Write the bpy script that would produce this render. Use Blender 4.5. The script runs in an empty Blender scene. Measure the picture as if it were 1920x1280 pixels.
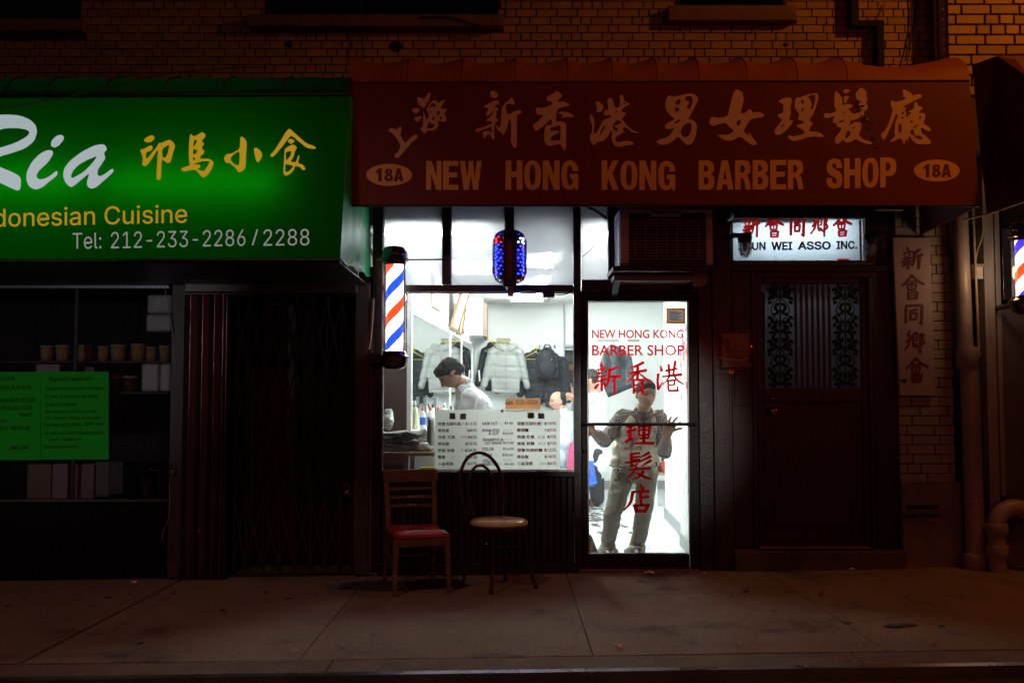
import bpy, bmesh, math, random
from mathutils import Vector, Matrix, Euler, noise
random.seed(7)
PI = math.pi
scn = bpy.context.scene
COL = scn.collection

# ------------------------------------------------------------------ camera, world, lights, exposure
CAM = Vector((0.0, -7.8, 1.34)); FOC = 1900.0; PITCH = math.atan(105.0 / FOC)
cd = bpy.data.cameras.new('camera'); cam = bpy.data.objects.new('camera', cd); COL.objects.link(cam)
cam.location = CAM; cam.rotation_euler = (PI / 2 + PITCH, 0, 0)
cd.sensor_width = 36.0; cd.lens = 36.0 * FOC / 1920.0; cd.clip_start = 0.05; cd.clip_end = 500
scn.camera = cam

w = bpy.data.worlds.new('World'); scn.world = w; w.use_nodes = True
bg = w.node_tree.nodes['Background']
bg.inputs['Color'].default_value = (1.0, 0.60, 0.45, 1); bg.inputs['Strength'].default_value = 0.012

def lamp(name, kind, loc, color, energy, size=0.1, target=None, **kw):
    l = bpy.data.lights.new(name, kind); l.color = color; l.energy = energy
    if kind == 'AREA':
        l.shape = 'RECTANGLE'; l.size = size; l.size_y = kw.get('size_y', size)
    else:
        l.shadow_soft_size = size
    o = bpy.data.objects.new(name, l); COL.objects.link(o); o.location = loc
    if target is not None:
        o.rotation_euler = (Vector(target) - Vector(loc)).to_track_quat('-Z', 'Y').to_euler()
    return o
# the sodium street lamp just out of the frame, up and to the right, and a far one down the street to the left
lamp('street_lamp_light', 'POINT', (4.9, -2.35, 5.6), (1.0, 0.26, 0.012), 165, 0.10)
sp = lamp('far_street_lamp_light', 'SPOT', (-1.5, -9.5, 4.5), (1.0, 0.22, 0.14), 75, 0.08, target=(-.2, 0, -.6)); sp.data.spot_size = math.radians(56); sp.data.spot_blend = .25
lamp('red_neon_across_the_street', 'POINT', (4.2, -9.5, 2.3), (1.0, 0.10, 0.07), 62, 0.08)
sp = lamp('hooded_street_lamp_light', 'SPOT', (-2.2, -5.2, 6.6), (1.0, 0.58, 0.48), 138, 0.25, target=(-2.2, -2.6, 0)); sp.data.spot_size = math.radians(70); sp.data.spot_blend = .5
sp = lamp('left_front_fill_light', 'SPOT', (-4.6, -9.5, 2.2), (.95, .93, 1.0), 250, 0.06, target=(-3.65, 0, 1.85)); sp.data.spot_size = math.radians(21); sp.data.spot_blend = .7  # added fill spot, brightens the lower food shop front
sp = lamp('door_fill_light', 'SPOT', (1.9, -9.5, 2.3), (1.0, .93, .84), 800, 0.06, target=(1.06, 0, 1.02)); sp.data.spot_size = math.radians(10.3); sp.data.spot_blend = .9  # added narrow fill spot on the door and the man behind it

vs = scn.view_settings; vs.view_transform = 'Standard'; vs.look = 'None'; vs.exposure = 0; vs.gamma = 1
vs.use_curve_mapping = False
scn.cycles.use_denoising = True
scn.cycles.max_bounces = 10; scn.cycles.transparent_max_bounces = 16
scn.cycles.sample_clamp_indirect = 6.0
scn.cycles.caustics_reflective = False; scn.cycles.caustics_refractive = False

# ------------------------------------------------------------------ photo geometry: a photo pixel seen on the plane at depth Y
_c, _s = math.cos(PITCH), math.sin(PITCH)
def at(px, py, Y):
    u = (px - 960.0) / FOC; v = -(py - 640.0) / FOC
    d = Vector((u, _c - _s * v, _s + _c * v))
    return CAM + d * ((Y - CAM.y) / d.y)
def at_plane(px, py, p0, n, lift=0.0):
    a = at(px, py, 0.0); d = a - CAM; t = (Vector(p0) + Vector(n) * lift - CAM).dot(n) / d.dot(n); return CAM + d * t
def AX(px, Y): return at(px, 700, Y).x
def AZ(py, Y): return at(960, py, Y).z
def gz(x, y): return 0.008 + 0.0145 * x - 0.010 * y          # the gently sloping sidewalk

# ------------------------------------------------------------------ materials
MATS = {}
def mat(name, col, rough=0.6, metal=0.0, var=0.12, scale=6.0, bump=0.0, bscale=60.0, island=0.0, spec=0.5,
        stretch=None, dirt=None, coat=0.0, grain=None):
    if name in MATS: return MATS[name]
    m = bpy.data.materials.new(name); m.use_nodes = True; nt = m.node_tree; N = nt.nodes; L = nt.links
    p = N['Principled BSDF']; p.inputs['Roughness'].default_value = rough; p.inputs['Metallic'].default_value = metal
    p.inputs['Specular IOR Level'].default_value = spec
    p.inputs['Coat Weight'].default_value = coat
    tc = N.new('ShaderNodeTexCoord'); mp = N.new('ShaderNodeMapping'); L.new(tc.outputs['Object'], mp.inputs[0])
    if stretch: mp.inputs['Scale'].default_value = stretch
    nz = N.new('ShaderNodeTexNoise'); nz.inputs['Scale'].default_value = scale; nz.inputs['Detail'].default_value = 6
    nz.inputs['Roughness'].default_value = 0.62
    L.new(mp.outputs[0], nz.inputs['Vector'])
    rp = N.new('ShaderNodeValToRGB'); rp.color_ramp.elements[0].position = 0.3; rp.color_ramp.elements[1].position = 0.7
    a = [max(0, c * (1 - var)) for c in col]; b = [min(1, c * (1 + var)) for c in col]
    rp.color_ramp.elements[0].color = (*a, 1); rp.color_ramp.elements[1].color = (*b, 1)
    L.new(nz.outputs['Fac'], rp.inputs[0]); out = rp.outputs[0]
    if dirt:
        n2 = N.new('ShaderNodeTexNoise'); n2.inputs['Scale'].default_value = dirt[1]; n2.inputs['Detail'].default_value = 8
        n2.inputs['Roughness'].default_value = 0.7
        L.new(tc.outputs['Object'], n2.inputs['Vector'])
        r2 = N.new('ShaderNodeValToRGB'); r2.color_ramp.elements[0].position = dirt[2]; r2.color_ramp.elements[1].position = dirt[2] + 0.12
        mx = N.new('ShaderNodeMix'); mx.data_type = 'RGBA'; L.new(n2.outputs['Fac'], r2.inputs[0]); L.new(r2.outputs[0], mx.inputs[0])
        L.new(out, mx.inputs[6]); mx.inputs[7].default_value = (*dirt[0], 1); out = mx.outputs[2]
    if island:
        g = N.new('ShaderNodeNewGeometry'); oi = N.new('ShaderNodeObjectInfo')
        ad = N.new('ShaderNodeMath'); ad.operation = 'ADD'; L.new(g.outputs['Random Per Island'], ad.inputs[0]); L.new(oi.outputs['Random'], ad.inputs[1])
        fr = N.new('ShaderNodeMath'); fr.operation = 'FRACT'; L.new(ad.outputs[0], fr.inputs[0])
        mr = N.new('ShaderNodeMapRange'); L.new(fr.outputs[0], mr.inputs[0])
        mr.inputs[3].default_value = 1 - island; mr.inputs[4].default_value = 1 + island
        hs = N.new('ShaderNodeHueSaturation'); L.new(out, hs.inputs['Color']); L.new(mr.outputs[0], hs.inputs['Value']); out = hs.outputs[0]
    L.new(out, p.inputs['Base Color'])
    if grain:
        gn = N.new('ShaderNodeTexNoise'); gn.inputs['Scale'].default_value = grain[1]; gn.inputs['Detail'].default_value = 4; gn.inputs['Roughness'].default_value = .8; L.new(tc.outputs['Object'], gn.inputs['Vector'])
        gm = N.new('ShaderNodeMapRange'); gm.inputs[1].default_value = .32; gm.inputs[2].default_value = .68; gm.inputs[3].default_value = 1 - grain[0]; gm.inputs[4].default_value = 1 + grain[0]; L.new(gn.outputs['Fac'], gm.inputs[0])
        gh = N.new('ShaderNodeHueSaturation'); L.new(out, gh.inputs['Color']); L.new(gm.outputs[0], gh.inputs['Value']); L.new(gh.outputs[0], p.inputs['Base Color'])
    r3 = N.new('ShaderNodeMapRange'); L.new(nz.outputs['Fac'], r3.inputs[0])
    r3.inputs[3].default_value = max(0.02, rough - 0.12); r3.inputs[4].default_value = min(1, rough + 0.12)
    L.new(r3.outputs[0], p.inputs['Roughness'])
    if bump:
        bn = N.new('ShaderNodeTexNoise'); bn.inputs['Scale'].default_value = bscale; bn.inputs['Detail'].default_value = 5
        L.new(mp.outputs[0], bn.inputs['Vector'])
        bu = N.new('ShaderNodeBump'); bu.inputs['Strength'].default_value = bump; bu.inputs['Distance'].default_value = 0.01
        L.new(bn.outputs['Fac'], bu.inputs['Height']); L.new(bu.outputs[0], p.inputs['Normal'])
    MATS[name] = m; return m

def emit(name, col, strength):
    if name in MATS: return MATS[name]
    m = bpy.data.materials.new(name); m.use_nodes = True; p = m.node_tree.nodes['Principled BSDF']
    p.inputs['Base Color'].default_value = (*[c * 0.6 for c in col], 1)
    p.inputs['Emission Color'].default_value = (*col, 1); p.inputs['Emission Strength'].default_value = strength
    MATS[name] = m; return m

def glass(name, tint=(1, 1, 1), refl=1.0, rough=0.0, haze=0.0, dirt=0.0):
    """thin pane: clear transparency plus fresnel reflection, and a little dust that scatters"""
    if name in MATS: return MATS[name]
    m = bpy.data.materials.new(name); m.use_nodes = True; nt = m.node_tree; N = nt.nodes; L = nt.links
    N.remove(N['Principled BSDF']); out = N['Material Output']
    t = N.new('ShaderNodeBsdfTransparent'); t.inputs[0].default_value = (*tint, 1)
    g = N.new('ShaderNodeBsdfGlossy'); g.inputs['Roughness'].default_value = rough
    fr = N.new('ShaderNodeFresnel'); fr.inputs[0].default_value = 1.45
    mu = N.new('ShaderNodeMath'); mu.operation = 'MULTIPLY'; mu.inputs[1].default_value = refl; L.new(fr.outputs[0], mu.inputs[0])
    mx = N.new('ShaderNodeMixShader'); L.new(mu.outputs[0], mx.inputs[0]); L.new(t.outputs[0], mx.inputs[1]); L.new(g.outputs[0], mx.inputs[2])
    last = mx.outputs[0]
    if haze or dirt:
        tr = N.new('ShaderNodeBsdfTranslucent'); tr.inputs[0].default_value = (.85, .88, .9, 1)
        df = N.new('ShaderNodeBsdfDiffuse'); df.inputs[0].default_value = (.6, .6, .6, 1)
        m0 = N.new('ShaderNodeMixShader'); m0.inputs[0].default_value = 0.3; L.new(tr.outputs[0], m0.inputs[1]); L.new(df.outputs[0], m0.inputs[2])
        m2 = N.new('ShaderNodeMixShader'); L.new(last, m2.inputs[1]); L.new(m0.outputs[0], m2.inputs[2]); m2.inputs[0].default_value = haze
        if dirt:
            tc = N.new('ShaderNodeTexCoord'); nz = N.new('ShaderNodeTexNoise'); nz.inputs['Scale'].default_value = 4; nz.inputs['Detail'].default_value = 9
            nz.inputs['Roughness'].default_value = .75
            L.new(tc.outputs['Object'], nz.inputs['Vector']); mr = N.new('ShaderNodeMapRange'); mr.inputs[1].default_value = .4; mr.inputs[2].default_value = .75
            mr.inputs[3].default_value = haze; mr.inputs[4].default_value = haze + dirt
            L.new(nz.outputs['Fac'], mr.inputs[0]); L.new(mr.outputs[0], m2.inputs[0])
        last = m2.outputs[0]
    L.new(last, out.inputs[0]); MATS[name] = m; return m

def translucent(name, col, trans=0.7, noise_amt=0.1):
    if name in MATS: return MATS[name]
    m = bpy.data.materials.new(name); m.use_nodes = True; nt = m.node_tree; N = nt.nodes; L = nt.links
    N.remove(N['Principled BSDF']); out = N['Material Output']
    a = N.new('ShaderNodeBsdfTranslucent'); a.inputs[0].default_value = (*col, 1)
    d = N.new('ShaderNodeBsdfPrincipled'); d.inputs['Base Color'].default_value = (*col, 1); d.inputs['Roughness'].default_value = .6; d.inputs['Specular IOR Level'].default_value = .12
    tc = N.new('ShaderNodeTexCoord'); nz = N.new('ShaderNodeTexNoise'); nz.inputs['Scale'].default_value = 2.5; nz.inputs['Detail'].default_value = 7
    L.new(tc.outputs['Object'], nz.inputs['Vector']); hs = N.new('ShaderNodeHueSaturation'); hs.inputs['Color'].default_value = (*col, 1)
    mr = N.new('ShaderNodeMapRange'); mr.inputs[3].default_value = 1 - noise_amt; mr.inputs[4].default_value = 1 + noise_amt
    L.new(nz.outputs['Fac'], mr.inputs[0]); L.new(mr.outputs[0], hs.inputs['Value'])
    L.new(hs.outputs[0], a.inputs[0]); L.new(hs.outputs[0], d.inputs['Base Color'])
    mx = N.new('ShaderNodeMixShader'); mx.inputs[0].default_value = trans; L.new(d.outputs[0], mx.inputs[1]); L.new(a.outputs[0], mx.inputs[2])
    L.new(mx.outputs[0], out.inputs[0]); MATS[name] = m; return m

# ------------------------------------------------------------------ things and parts
def setp(o, label=None, cat=None, group=None, kind=None):
    if label: o['label'] = label
    if cat: o['category'] = cat
    if group: o['group'] = group
    if kind: o['kind'] = kind
    return o
def thing(name, label, cat, loc, group=None):
    o = bpy.data.objects.new(name, None); o.empty_display_size = 0.1; COL.objects.link(o); o.location = loc
    return setp(o, label, cat, group)
def adopt(o, parent):
    if parent is not None:
        o.parent = parent
        t = Vector(parent.location)
        if parent.parent is not None and parent.type == 'MESH': t = -parent.matrix_parent_inverse.translation  # never moved
        o.matrix_parent_inverse = Matrix.Translation(-t) if parent.type == 'EMPTY' else Matrix.Identity(4)
    return o
class MB:
    """collects faces; build() links them as one mesh object. Coordinates are world metres."""
    def __init__(s): s.v = []; s.f = []; s.sm = []
    def add(s, vs, fs, smooth=False):
        b = len(s.v); s.v += [tuple(v) for v in vs]; s.f += [tuple(b + i for i in f) for f in fs]; s.sm += [smooth] * len(fs); return s
    def box(s, x0, y0, z0, x1, y1, z1):
        x0, x1 = min(x0, x1), max(x0, x1); y0, y1 = min(y0, y1), max(y0, y1); z0, z1 = min(z0, z1), max(z0, z1)
        return s.hexa([(x0, y0, z0), (x1, y0, z0), (x1, y1, z0), (x0, y1, z0), (x0, y0, z1), (x1, y0, z1), (x1, y1, z1), (x0, y1, z1)])
    def hexa(s, p):
        return s.add(p, [(0, 3, 2, 1), (4, 5, 6, 7), (0, 1, 5, 4), (1, 2, 6, 5), (2, 3, 7, 6), (3, 0, 4, 7)])
    def rbox(s, c, size, rot=(0, 0, 0)):
        R = Euler(rot).to_matrix(); hx, hy, hz = [q / 2 for q in size]; c = Vector(c)
        return s.hexa([c + R @ Vector(q) for q in [(-hx, -hy, -hz), (hx, -hy, -hz), (hx, hy, -hz), (-hx, hy, -hz), (-hx, -hy, hz), (hx, -hy, hz), (hx, hy, hz), (-hx, hy, hz)]])
    def pbox(s, x0, y0, x1, y1, Yf, Yb):
        """box whose front face (at depth Yf) fills the photo rectangle x0,y0-x1,y1, running back to depth Yb"""
        a = at(x0, (y0 + y1) / 2, Yf).x; b = at(x1, (y0 + y1) / 2, Yf).x
        return s.box(a, Yf, AZ(y1, Yf), b, Yb, AZ(y0, Yf))
    def tube(s, pts, r, n=8, cap=True, closed=False):
        pts = [Vector(p) for p in pts]; m = len(pts); rr = r if isinstance(r, (list, tuple)) else [r] * m
        vs = []; up = None
        for i, p in enumerate(pts):
            if closed: t = pts[(i + 1) % m] - pts[i - 1]
            else: t = pts[min(i + 1, m - 1)] - pts[max(i - 1, 0)]
            t = t.normalized() if t.length > 1e-9 else Vector((0, 0, 1))
            if up is None: up = t.orthogonal().normalized()
            up = (up - t * up.dot(t)); up = up.normalized() if up.length > 1e-6 else t.orthogonal().normalized()
            q = t.cross(up)
            for k in range(n):
                a = 2 * PI * k / n; vs.append(p + (up * math.cos(a) + q * math.sin(a)) * rr[i])
        fs = []
        for i in range(m if closed else m - 1):
            j = (i + 1) % m
            for k in range(n):
                k2 = (k + 1) % n; fs.append((i * n + k, i * n + k2, j * n + k2, j * n + k))
        s.add(vs, fs, True)
        if cap and not closed:
            s.add(vs[:n], [tuple(range(n))[::-1]]); s.add(vs[-n:], [tuple(range(n))])
        return s
    def lathe(s, c, prof, n=24, axis='z', cap=True):
        """prof: list of (r, h) along the axis from c"""
        c = Vector(c); vs = []
        for r, h in prof:
            for k in range(n):
                a = 2 * PI * k / n; x, y = r * math.cos(a), r * math.sin(a)
                vs.append(c + (Vector((x, y, h)) if axis == 'z' else Vector((x, h, y)) if axis == 'y' else Vector((h, x, y))))
        fs = []
        for i in range(len(prof) - 1):
            for k in range(n):
                k2 = (k + 1) % n; fs.append((i * n + k, i * n + k2, (i + 1) * n + k2, (i + 1) * n + k))
        s.add(vs, fs, True)
        if cap:
            s.add(vs[:n], [tuple(range(n))[::-1]]); s.add(vs[-n:], [tuple(range(n))])
        return s
    def ell(s, c, r, n=16, m=10, rot=None):
        c = Vector(c); R = Euler(rot).to_matrix() if rot else Matrix.Identity(3); vs = []; fs = []
        for i in range(1, m):
            t = PI * i / m
            for k in range(n):
                a = 2 * PI * k / n
                vs.append(c + R @ Vector((r[0] * math.sin(t) * math.cos(a), r[1] * math.sin(t) * math.sin(a), r[2] * math.cos(t))))
        vs.append(c + R @ Vector((0, 0, r[2]))); vs.append(c + R @ Vector((0, 0, -r[2]))); T, B = len(vs) - 2, len(vs) - 1
        for i in range(m - 2):
            for k in range(n):
                k2 = (k + 1) % n; fs.append((i * n + k, (i + 1) * n + k, (i + 1) * n + k2, i * n + k2))
        for k in range(n):
            k2 = (k + 1) % n; fs.append((T, k, k2)); fs.append((B, (m - 2) * n + k2, (m - 2) * n + k))
        return s.add(vs, fs, True)
    def extrude(s, poly, d):
        """poly: world points of a planar outline, d: vector"""
        n = len(poly); d = Vector(d); P = [Vector(p) for p in poly]
        s.add(P + [p + d for p in P], [tuple(range(n))[::-1], tuple(range(n, 2 * n))] + [(i, (i + 1) % n, n + (i + 1) % n, n + i) for i in range(n)])
        return s
    def grid(s, P, smooth=True):
        """P: rows of points"""
        r, c = len(P), len(P[0])
        return s.add([p for row in P for p in row], [(i * c + j, i * c + j + 1, (i + 1) * c + j + 1, (i + 1) * c + j) for i in range(r - 1) for j in range(c - 1)], smooth)
    def mesh(s, name):
        me = bpy.data.meshes.new(name); me.from_pydata(s.v, [], s.f); me.polygons.foreach_set('use_smooth', s.sm); me.update(); return me
    def build(s, name, m, parent=None, bevel=0.0, normals=True, **kw):
        me = s.mesh(name)
        if normals:
            bm = bmesh.new(); bm.from_mesh(me); bmesh.ops.recalc_face_normals(bm, faces=bm.faces); bm.to_mesh(me); bm.free()
        o = bpy.data.objects.new(name, me); COL.objects.link(o); me.materials.append(m); adopt(o, parent)
        if bevel:
            b = o.modifiers.new('bevel', 'BEVEL'); b.width = bevel; b.segments = 2; b.limit_method = 'ANGLE'
        return setp(o, **kw)
def share(name, me, parent, loc, scale=(1, 1, 1), rot=(0, 0, 0)):
    """another object on shared mesh data"""
    o = bpy.data.objects.new(name, me); COL.objects.link(o); adopt(o, parent); o.location = loc; o.scale = scale; o.rotation_euler = rot; return o
def clone(root, move, label=None, group=None):
    c = root.copy(); COL.objects.link(c); c.location = Vector(root.location) + Vector(move)
    if label: c['label'] = label
    if group: c['group'] = group
    for ch in list(root.children):
        d = ch.copy(); COL.objects.link(d); d.parent = c
        for g in list(ch.children):
            e = g.copy(); COL.objects.link(e); e.parent = d
    return c
def one(name, mb, m, label, cat, group=None, bevel=0.0):
    return mb.build(name, m, None, bevel, label=label, cat=cat, group=group)

def unit_box_mesh(name, m, bev=0.06):
    bm = bmesh.new(); bmesh.ops.create_cube(bm, size=1.0)
    me = bpy.data.meshes.new(name); bm.to_mesh(me); bm.free(); me.materials.append(m); return me

# ------------------------------------------------------------------ lettering
def quadmap(c):
    """c: four world corners tl, tr, br, bl -> function of (u right, v down)"""
    tl, tr, br, bl = [Vector(p) for p in c]
    return lambda u, v: (tl * (1 - u) + tr * u) * (1 - v) + (bl * (1 - u) + br * u) * v
try:                                                   # Blender's own bundled interface font
    import os
    SANS = bpy.data.fonts.load(os.path.join(bpy.utils.system_resource('DATAFILES'), 'fonts', 'Inter.woff2'))
except Exception:
    SANS = None
def font_mesh(body, offset=0.0, space=1.0, sans=True):
    cu = bpy.data.curves.new('text', 'FONT'); cu.body = body
    if SANS and sans and body.isascii(): cu.font = SANS
    cu.size = 1; cu.offset = offset; cu.resolution_u = 3; cu.space_character = space
    o = bpy.data.objects.new('text', cu); COL.objects.link(o)
    me = bpy.data.meshes.new_from_object(o.evaluated_get(bpy.context.evaluated_depsgraph_get()))
    bpy.data.objects.remove(o); bpy.data.curves.remove(cu)
    vs = [tuple(v.co) for v in me.vertices]; fs = [tuple(p.vertices) for p in me.polygons]; bpy.data.meshes.remove(me); return vs, fs
def text(name, body, rect, Y, m, parent=None, offset=0.0, lift=0.003, plane=None, space=1.0, mirror=False, bold_copies=0, bw=.012, sans=True, **kw):
    """rect: photo pixels (x0, ytop_left, x1, ytop_right, height) at depth Y; plane(px,py) may give the world point instead"""
    vs, fs = font_mesh(body, offset, space, sans)
    if not vs: return None
    xs = [v[0] for v in vs]; ys = [v[1] for v in vs]; x0, x1, y0, y1 = min(xs), max(xs), min(ys), max(ys)
    px0, pyl, px1, pyr, h = rect; P = plane or (lambda a, b: at(a, b, Y - lift))
    mb = MB(); offs = [(0, 0)]
    if bold_copies:
        offs = [(bw * math.cos(2 * PI * k / bold_copies), bw * math.sin(2 * PI * k / bold_copies)) for k in range(bold_copies)] + [(0, 0)]
    for k, (ox, oy) in enumerate(offs):
        out = []
        for x, y, z in vs:
            u = (x + ox - x0) / (x1 - x0); v = (y1 - y - oy) / (y1 - y0)
            if mirror: u = 1 - u
            q = Vector(P(px0 + (px1 - px0) * u, pyl + (pyr - pyl) * u + h * v)); q.y -= k * 0.0002; out.append(q)
        mb.add(out, fs)
    return mb.build(name, m, parent, normals=False, **kw)
def chaikin(p, k=1):
    for _ in range(k):
        q = []
        for i in range(len(p)):
            a, b = p[i], p[(i + 1) % len(p)]
            q += [(a[0] * .8 + b[0] * .2, a[1] * .8 + b[1] * .2), (a[0] * .2 + b[0] * .8, a[1] * .2 + b[1] * .8)]
        p = q
    return p
def outline(name, loops, org, sc, plane, m, parent, **kw):
    """a brush character traced as outlines (outer loops and holes together)"""
    cu = bpy.data.curves.new('ink', 'CURVE'); cu.dimensions = '2D'; cu.fill_mode = 'BOTH'
    for lp in loops:
        lp = chaikin(lp); s = cu.splines.new('POLY'); s.points.add(len(lp) - 1); s.use_cyclic_u = True
        for i, (x, y) in enumerate(lp): s.points[i].co = (x / 100, -y / 100, 0, 1)
    o = bpy.data.objects.new('ink', cu); COL.objects.link(o)
    me = bpy.data.meshes.new_from_object(o.evaluated_get(bpy.context.evaluated_depsgraph_get()))
    bpy.data.objects.remove(o); bpy.data.curves.remove(cu)
    mb = MB(); mb.add([plane(org[0] + v.co.x * 100 / sc, org[1] - v.co.y * 100 / sc) for v in me.vertices], [tuple(p.vertices) for p in me.polygons])
    bpy.data.meshes.remove(me)
    return mb.build(name, m, parent, normals=False, **kw)
def brush(name, strokes, to, m, parent, step=0.0003, wscale=1.0, **kw):
    """strokes: lists of (x, y, width) in one square of units; to(x, y, layer) -> world point"""
    mb = MB()
    for k, st in enumerate(strokes):
        pts = []
        for i in range(len(st) - 1):
            n = 5
            for j in range(n): pts.append([st[i][q] + (st[i + 1][q] - st[i][q]) * j / n for q in range(3)])
        pts.append(list(st[-1]))
        if len(st) > 2:
            for _ in range(3): pts = [pts[0]] + [[(pts[i - 1][q] + 2 * pts[i][q] + pts[i + 1][q]) / 4 for q in range(3)] for i in range(1, len(pts) - 1)] + [pts[-1]]
        L, R = [], []
        for i, p in enumerate(pts):
            a = pts[max(0, i - 1)]; b = pts[min(len(pts) - 1, i + 1)]; dx, dy = b[0] - a[0], b[1] - a[1]; l = math.hypot(dx, dy) or 1
            hw = p[2] * wscale / 2; nx, ny = -dy / l * hw, dx / l * hw; L.append((p[0] + nx, p[1] + ny)); R.append((p[0] - nx, p[1] - ny))
        def capp(p, a):
            dx, dy = p[0] - a[0], p[1] - a[1]; l = math.hypot(dx, dy) or 1; hw = p[2] * wscale / 2; dx, dy = dx / l, dy / l
            return [(p[0] + hw * .75 * (math.cos(t) * -dy * 1.2 + math.sin(t) * dx), p[1] + hw * .75 * (math.cos(t) * dx * 1.2 + math.sin(t) * dy)) for t in (PI * .2, PI * .5, PI * .8)]
        poly = L + capp(pts[-1], pts[-2]) + R[::-1] + capp(pts[0], pts[1])
        n = len(pts)
        vs = [to(x, y, k * step) for x, y in L + R]; mb.add(vs, [(i, i + 1, n + i + 1, n + i) for i in range(n - 1)])
        for e, c in ((n - 1, capp(pts[-1], pts[-2])), (0, capp(pts[0], pts[1]))):
            ring = ([L[e]] + c + [R[e]]) if e else ([R[0]] + c + [L[0]]); mb.add([to(x, y, k * step) for x, y in ring], [tuple(range(5))])
    return mb.build(name, m, parent, normals=False, **kw)
# ================================================================== THE SETTING
M_side = mat('sidewalk_concrete', (.200, .150, .112), .9, spec=.08, grain=(.42, 75), var=.14, scale=1.7, bump=.5, bscale=110, dirt=((.075, .062, .056), 1.3, .56), island=.05)
M_kerb = mat('kerb_concrete', (.15, .112, .085), .9, spec=.1, grain=(.4, 75), var=.2, scale=5, bump=.4, bscale=80, dirt=((.07, .06, .055), 3, .58))
M_road = mat('asphalt', (.035, .030, .028), .75, grain=(.6, 60), var=.5, scale=25, bump=.8, bscale=120, dirt=((.15, .10, .05), 18, .68))
M_gum = mat('gum_spot', (.035, .03, .03), .7)
M_mortar = mat('mortar', (.11, .065, .04), .9, var=.3, scale=9)
M_brick = mat('tan_brick', (.36, .24, .15), .8, var=.14, scale=5, bump=.35, bscale=70, island=.13, dirt=((.15, .08, .045), 2.2, .66))
M_brick2 = mat('buff_brick', (.42, .30, .17), .8, var=.14, scale=5, bump=.35, bscale=70, island=.16)
M_pbrick = mat('painted_brick', (.34, .27, .20), .65, var=.16, scale=8, bump=.4, bscale=50, island=.05, dirt=((.16, .11, .08), 5, .64))
M_black = mat('black_paint', (.010, .008, .009), .42, var=.35, scale=9, bump=.15, bscale=40)
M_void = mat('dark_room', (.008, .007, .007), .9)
M_dwood = mat('dark_red_wood', (.024, .009, .0075), .38, var=.35, scale=5, stretch=(6, 6, .8), bump=.2, bscale=30)
M_post = mat('brown_metal_post', (.055, .040, .033), .5, var=.3, scale=7, stretch=(4, 4, .7), bump=.15)
M_sillst = mat('stone_sill', (.16, .10, .07), .8, var=.25, scale=8, bump=.4)
M_alu = mat('dull_aluminium', (.35, .34, .33), .35, 1.0, var=.15, scale=10)
M_galv = mat('galvanised_metal', (.22, .21, .21), .4, .9, var=.2, scale=9, stretch=(1, 1, 5))
M_cable = mat('cable_rubber', (.03, .018, .015), .6)
M_ltcable = mat('pale_cable', (.35, .28, .2), .6)
M_chrome = mat('chrome', (.55, .52, .52), .12, 1.0, var=.05)
M_dchrome = mat('dark_chrome', (.22, .17, .18), .14, 1.0, var=.1)
M_brass = mat('brass', (.55, .36, .12), .25, 1.0, var=.12)

# ---- ground
jx = [-8.5, -7.0, -5.5, -3.99, -2.49, -1.08, .41, 1.9, 3.42, 4.9, 6.4, 7.9]
sw = bpy.data.objects.new('sidewalk', None); COL.objects.link(sw); sw['kind'] = 'structure'
for i in range(len(jx) - 1):
    x0, x1 = jx[i], jx[i + 1]; g0 = .014 if abs(x0 + 2.49) < .01 else .0035; g1 = .014 if abs(x1 + 2.49) < .01 else .0035
    mb = MB(); nx, ny = 10, 16; top = []
    for b in range(ny + 1):
        y = .55 + (-2.596 - .55) * b / ny; row = []
        for a in range(nx + 1):
            x = x0 + g0 + (x1 - g1 - x0 - g0) * a / nx
            row.append((x, y, gz(x, y) + .004 * noise.noise(Vector((x * 1.3, y * 1.3, 0)))))
        top.append(row)
    mb.grid(top, True)
    for edge in (top[0], top[-1], [r[0] for r in top], [r[-1] for r in top]):
        mb.grid([edge, [(p[0], p[1], p[2] - .1) for p in edge]], False)
    mb.build('slab', M_side, sw)
mb = MB(); mb.add([(-9, .6, gz(-9, 0) - .05), (9, .6, gz(9, 0) - .05), (9, -2.87, gz(9, -2.8) - .05), (-9, -2.87, gz(-9, -2.8) - .05)], [(0, 1, 2, 3)])
mb.build('joint_bed', mat('joint_dirt', (.022, .017, .014), .95), sw)
kx = [-9, -6.4, -3.6, -.9, 1.7, 4.3, 7.0, 9]
kb = bpy.data.objects.new('kerb', None); COL.objects.link(kb); kb['kind'] = 'structure'
for i in range(len(kx) - 1):
    a, b = kx[i] + .003, kx[i + 1] - .003; za, zb = gz(a, -2.75), gz(b, -2.75)
    mb = MB(); mb.hexa([(a, -2.86, za - .2), (b, -2.86, zb - .2), (b, -2.63, zb - .2), (a, -2.63, za - .2), (a, -2.86, za + .002), (b, -2.86, zb + .002), (b, -2.63, zb + .004), (a, -2.63, za + .004)])
    mb.build('kerb_stone', M_kerb, kb, bevel=.006)
mb = MB()
for i in range(len(kx) - 1):
    a, b = kx[i], kx[i + 1]; za, zb = gz(a, -2.75), gz(b, -2.75)
    mb.hexa([(a, -2.889, za - .2), (b, -2.889, zb - .2), (b, -2.862, zb - .2), (a, -2.862, za - .2), (a, -2.889, za - .004), (b, -2.889, zb - .004), (b, -2.862, zb + .004), (a, -2.862, za + .004)])
mb.build('steel_edge', mat('kerb_steel', (.30, .29, .30), .28, .9, var=.3, scale=3), kb)
mb = MB(); rows = []
for b in range(24):
    y = -2.885 - 9.0 * (b / 23) ** 1.6; rows.append([(x, y, gz(x, -2.75) - .060 + .006 * noise.noise(Vector((x * 3, y * 3, 1)))) for x in [-14 + .35 * k for k in range(81)]])
mb.grid(rows); mb.build('road', M_road, None, kind='structure')

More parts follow.
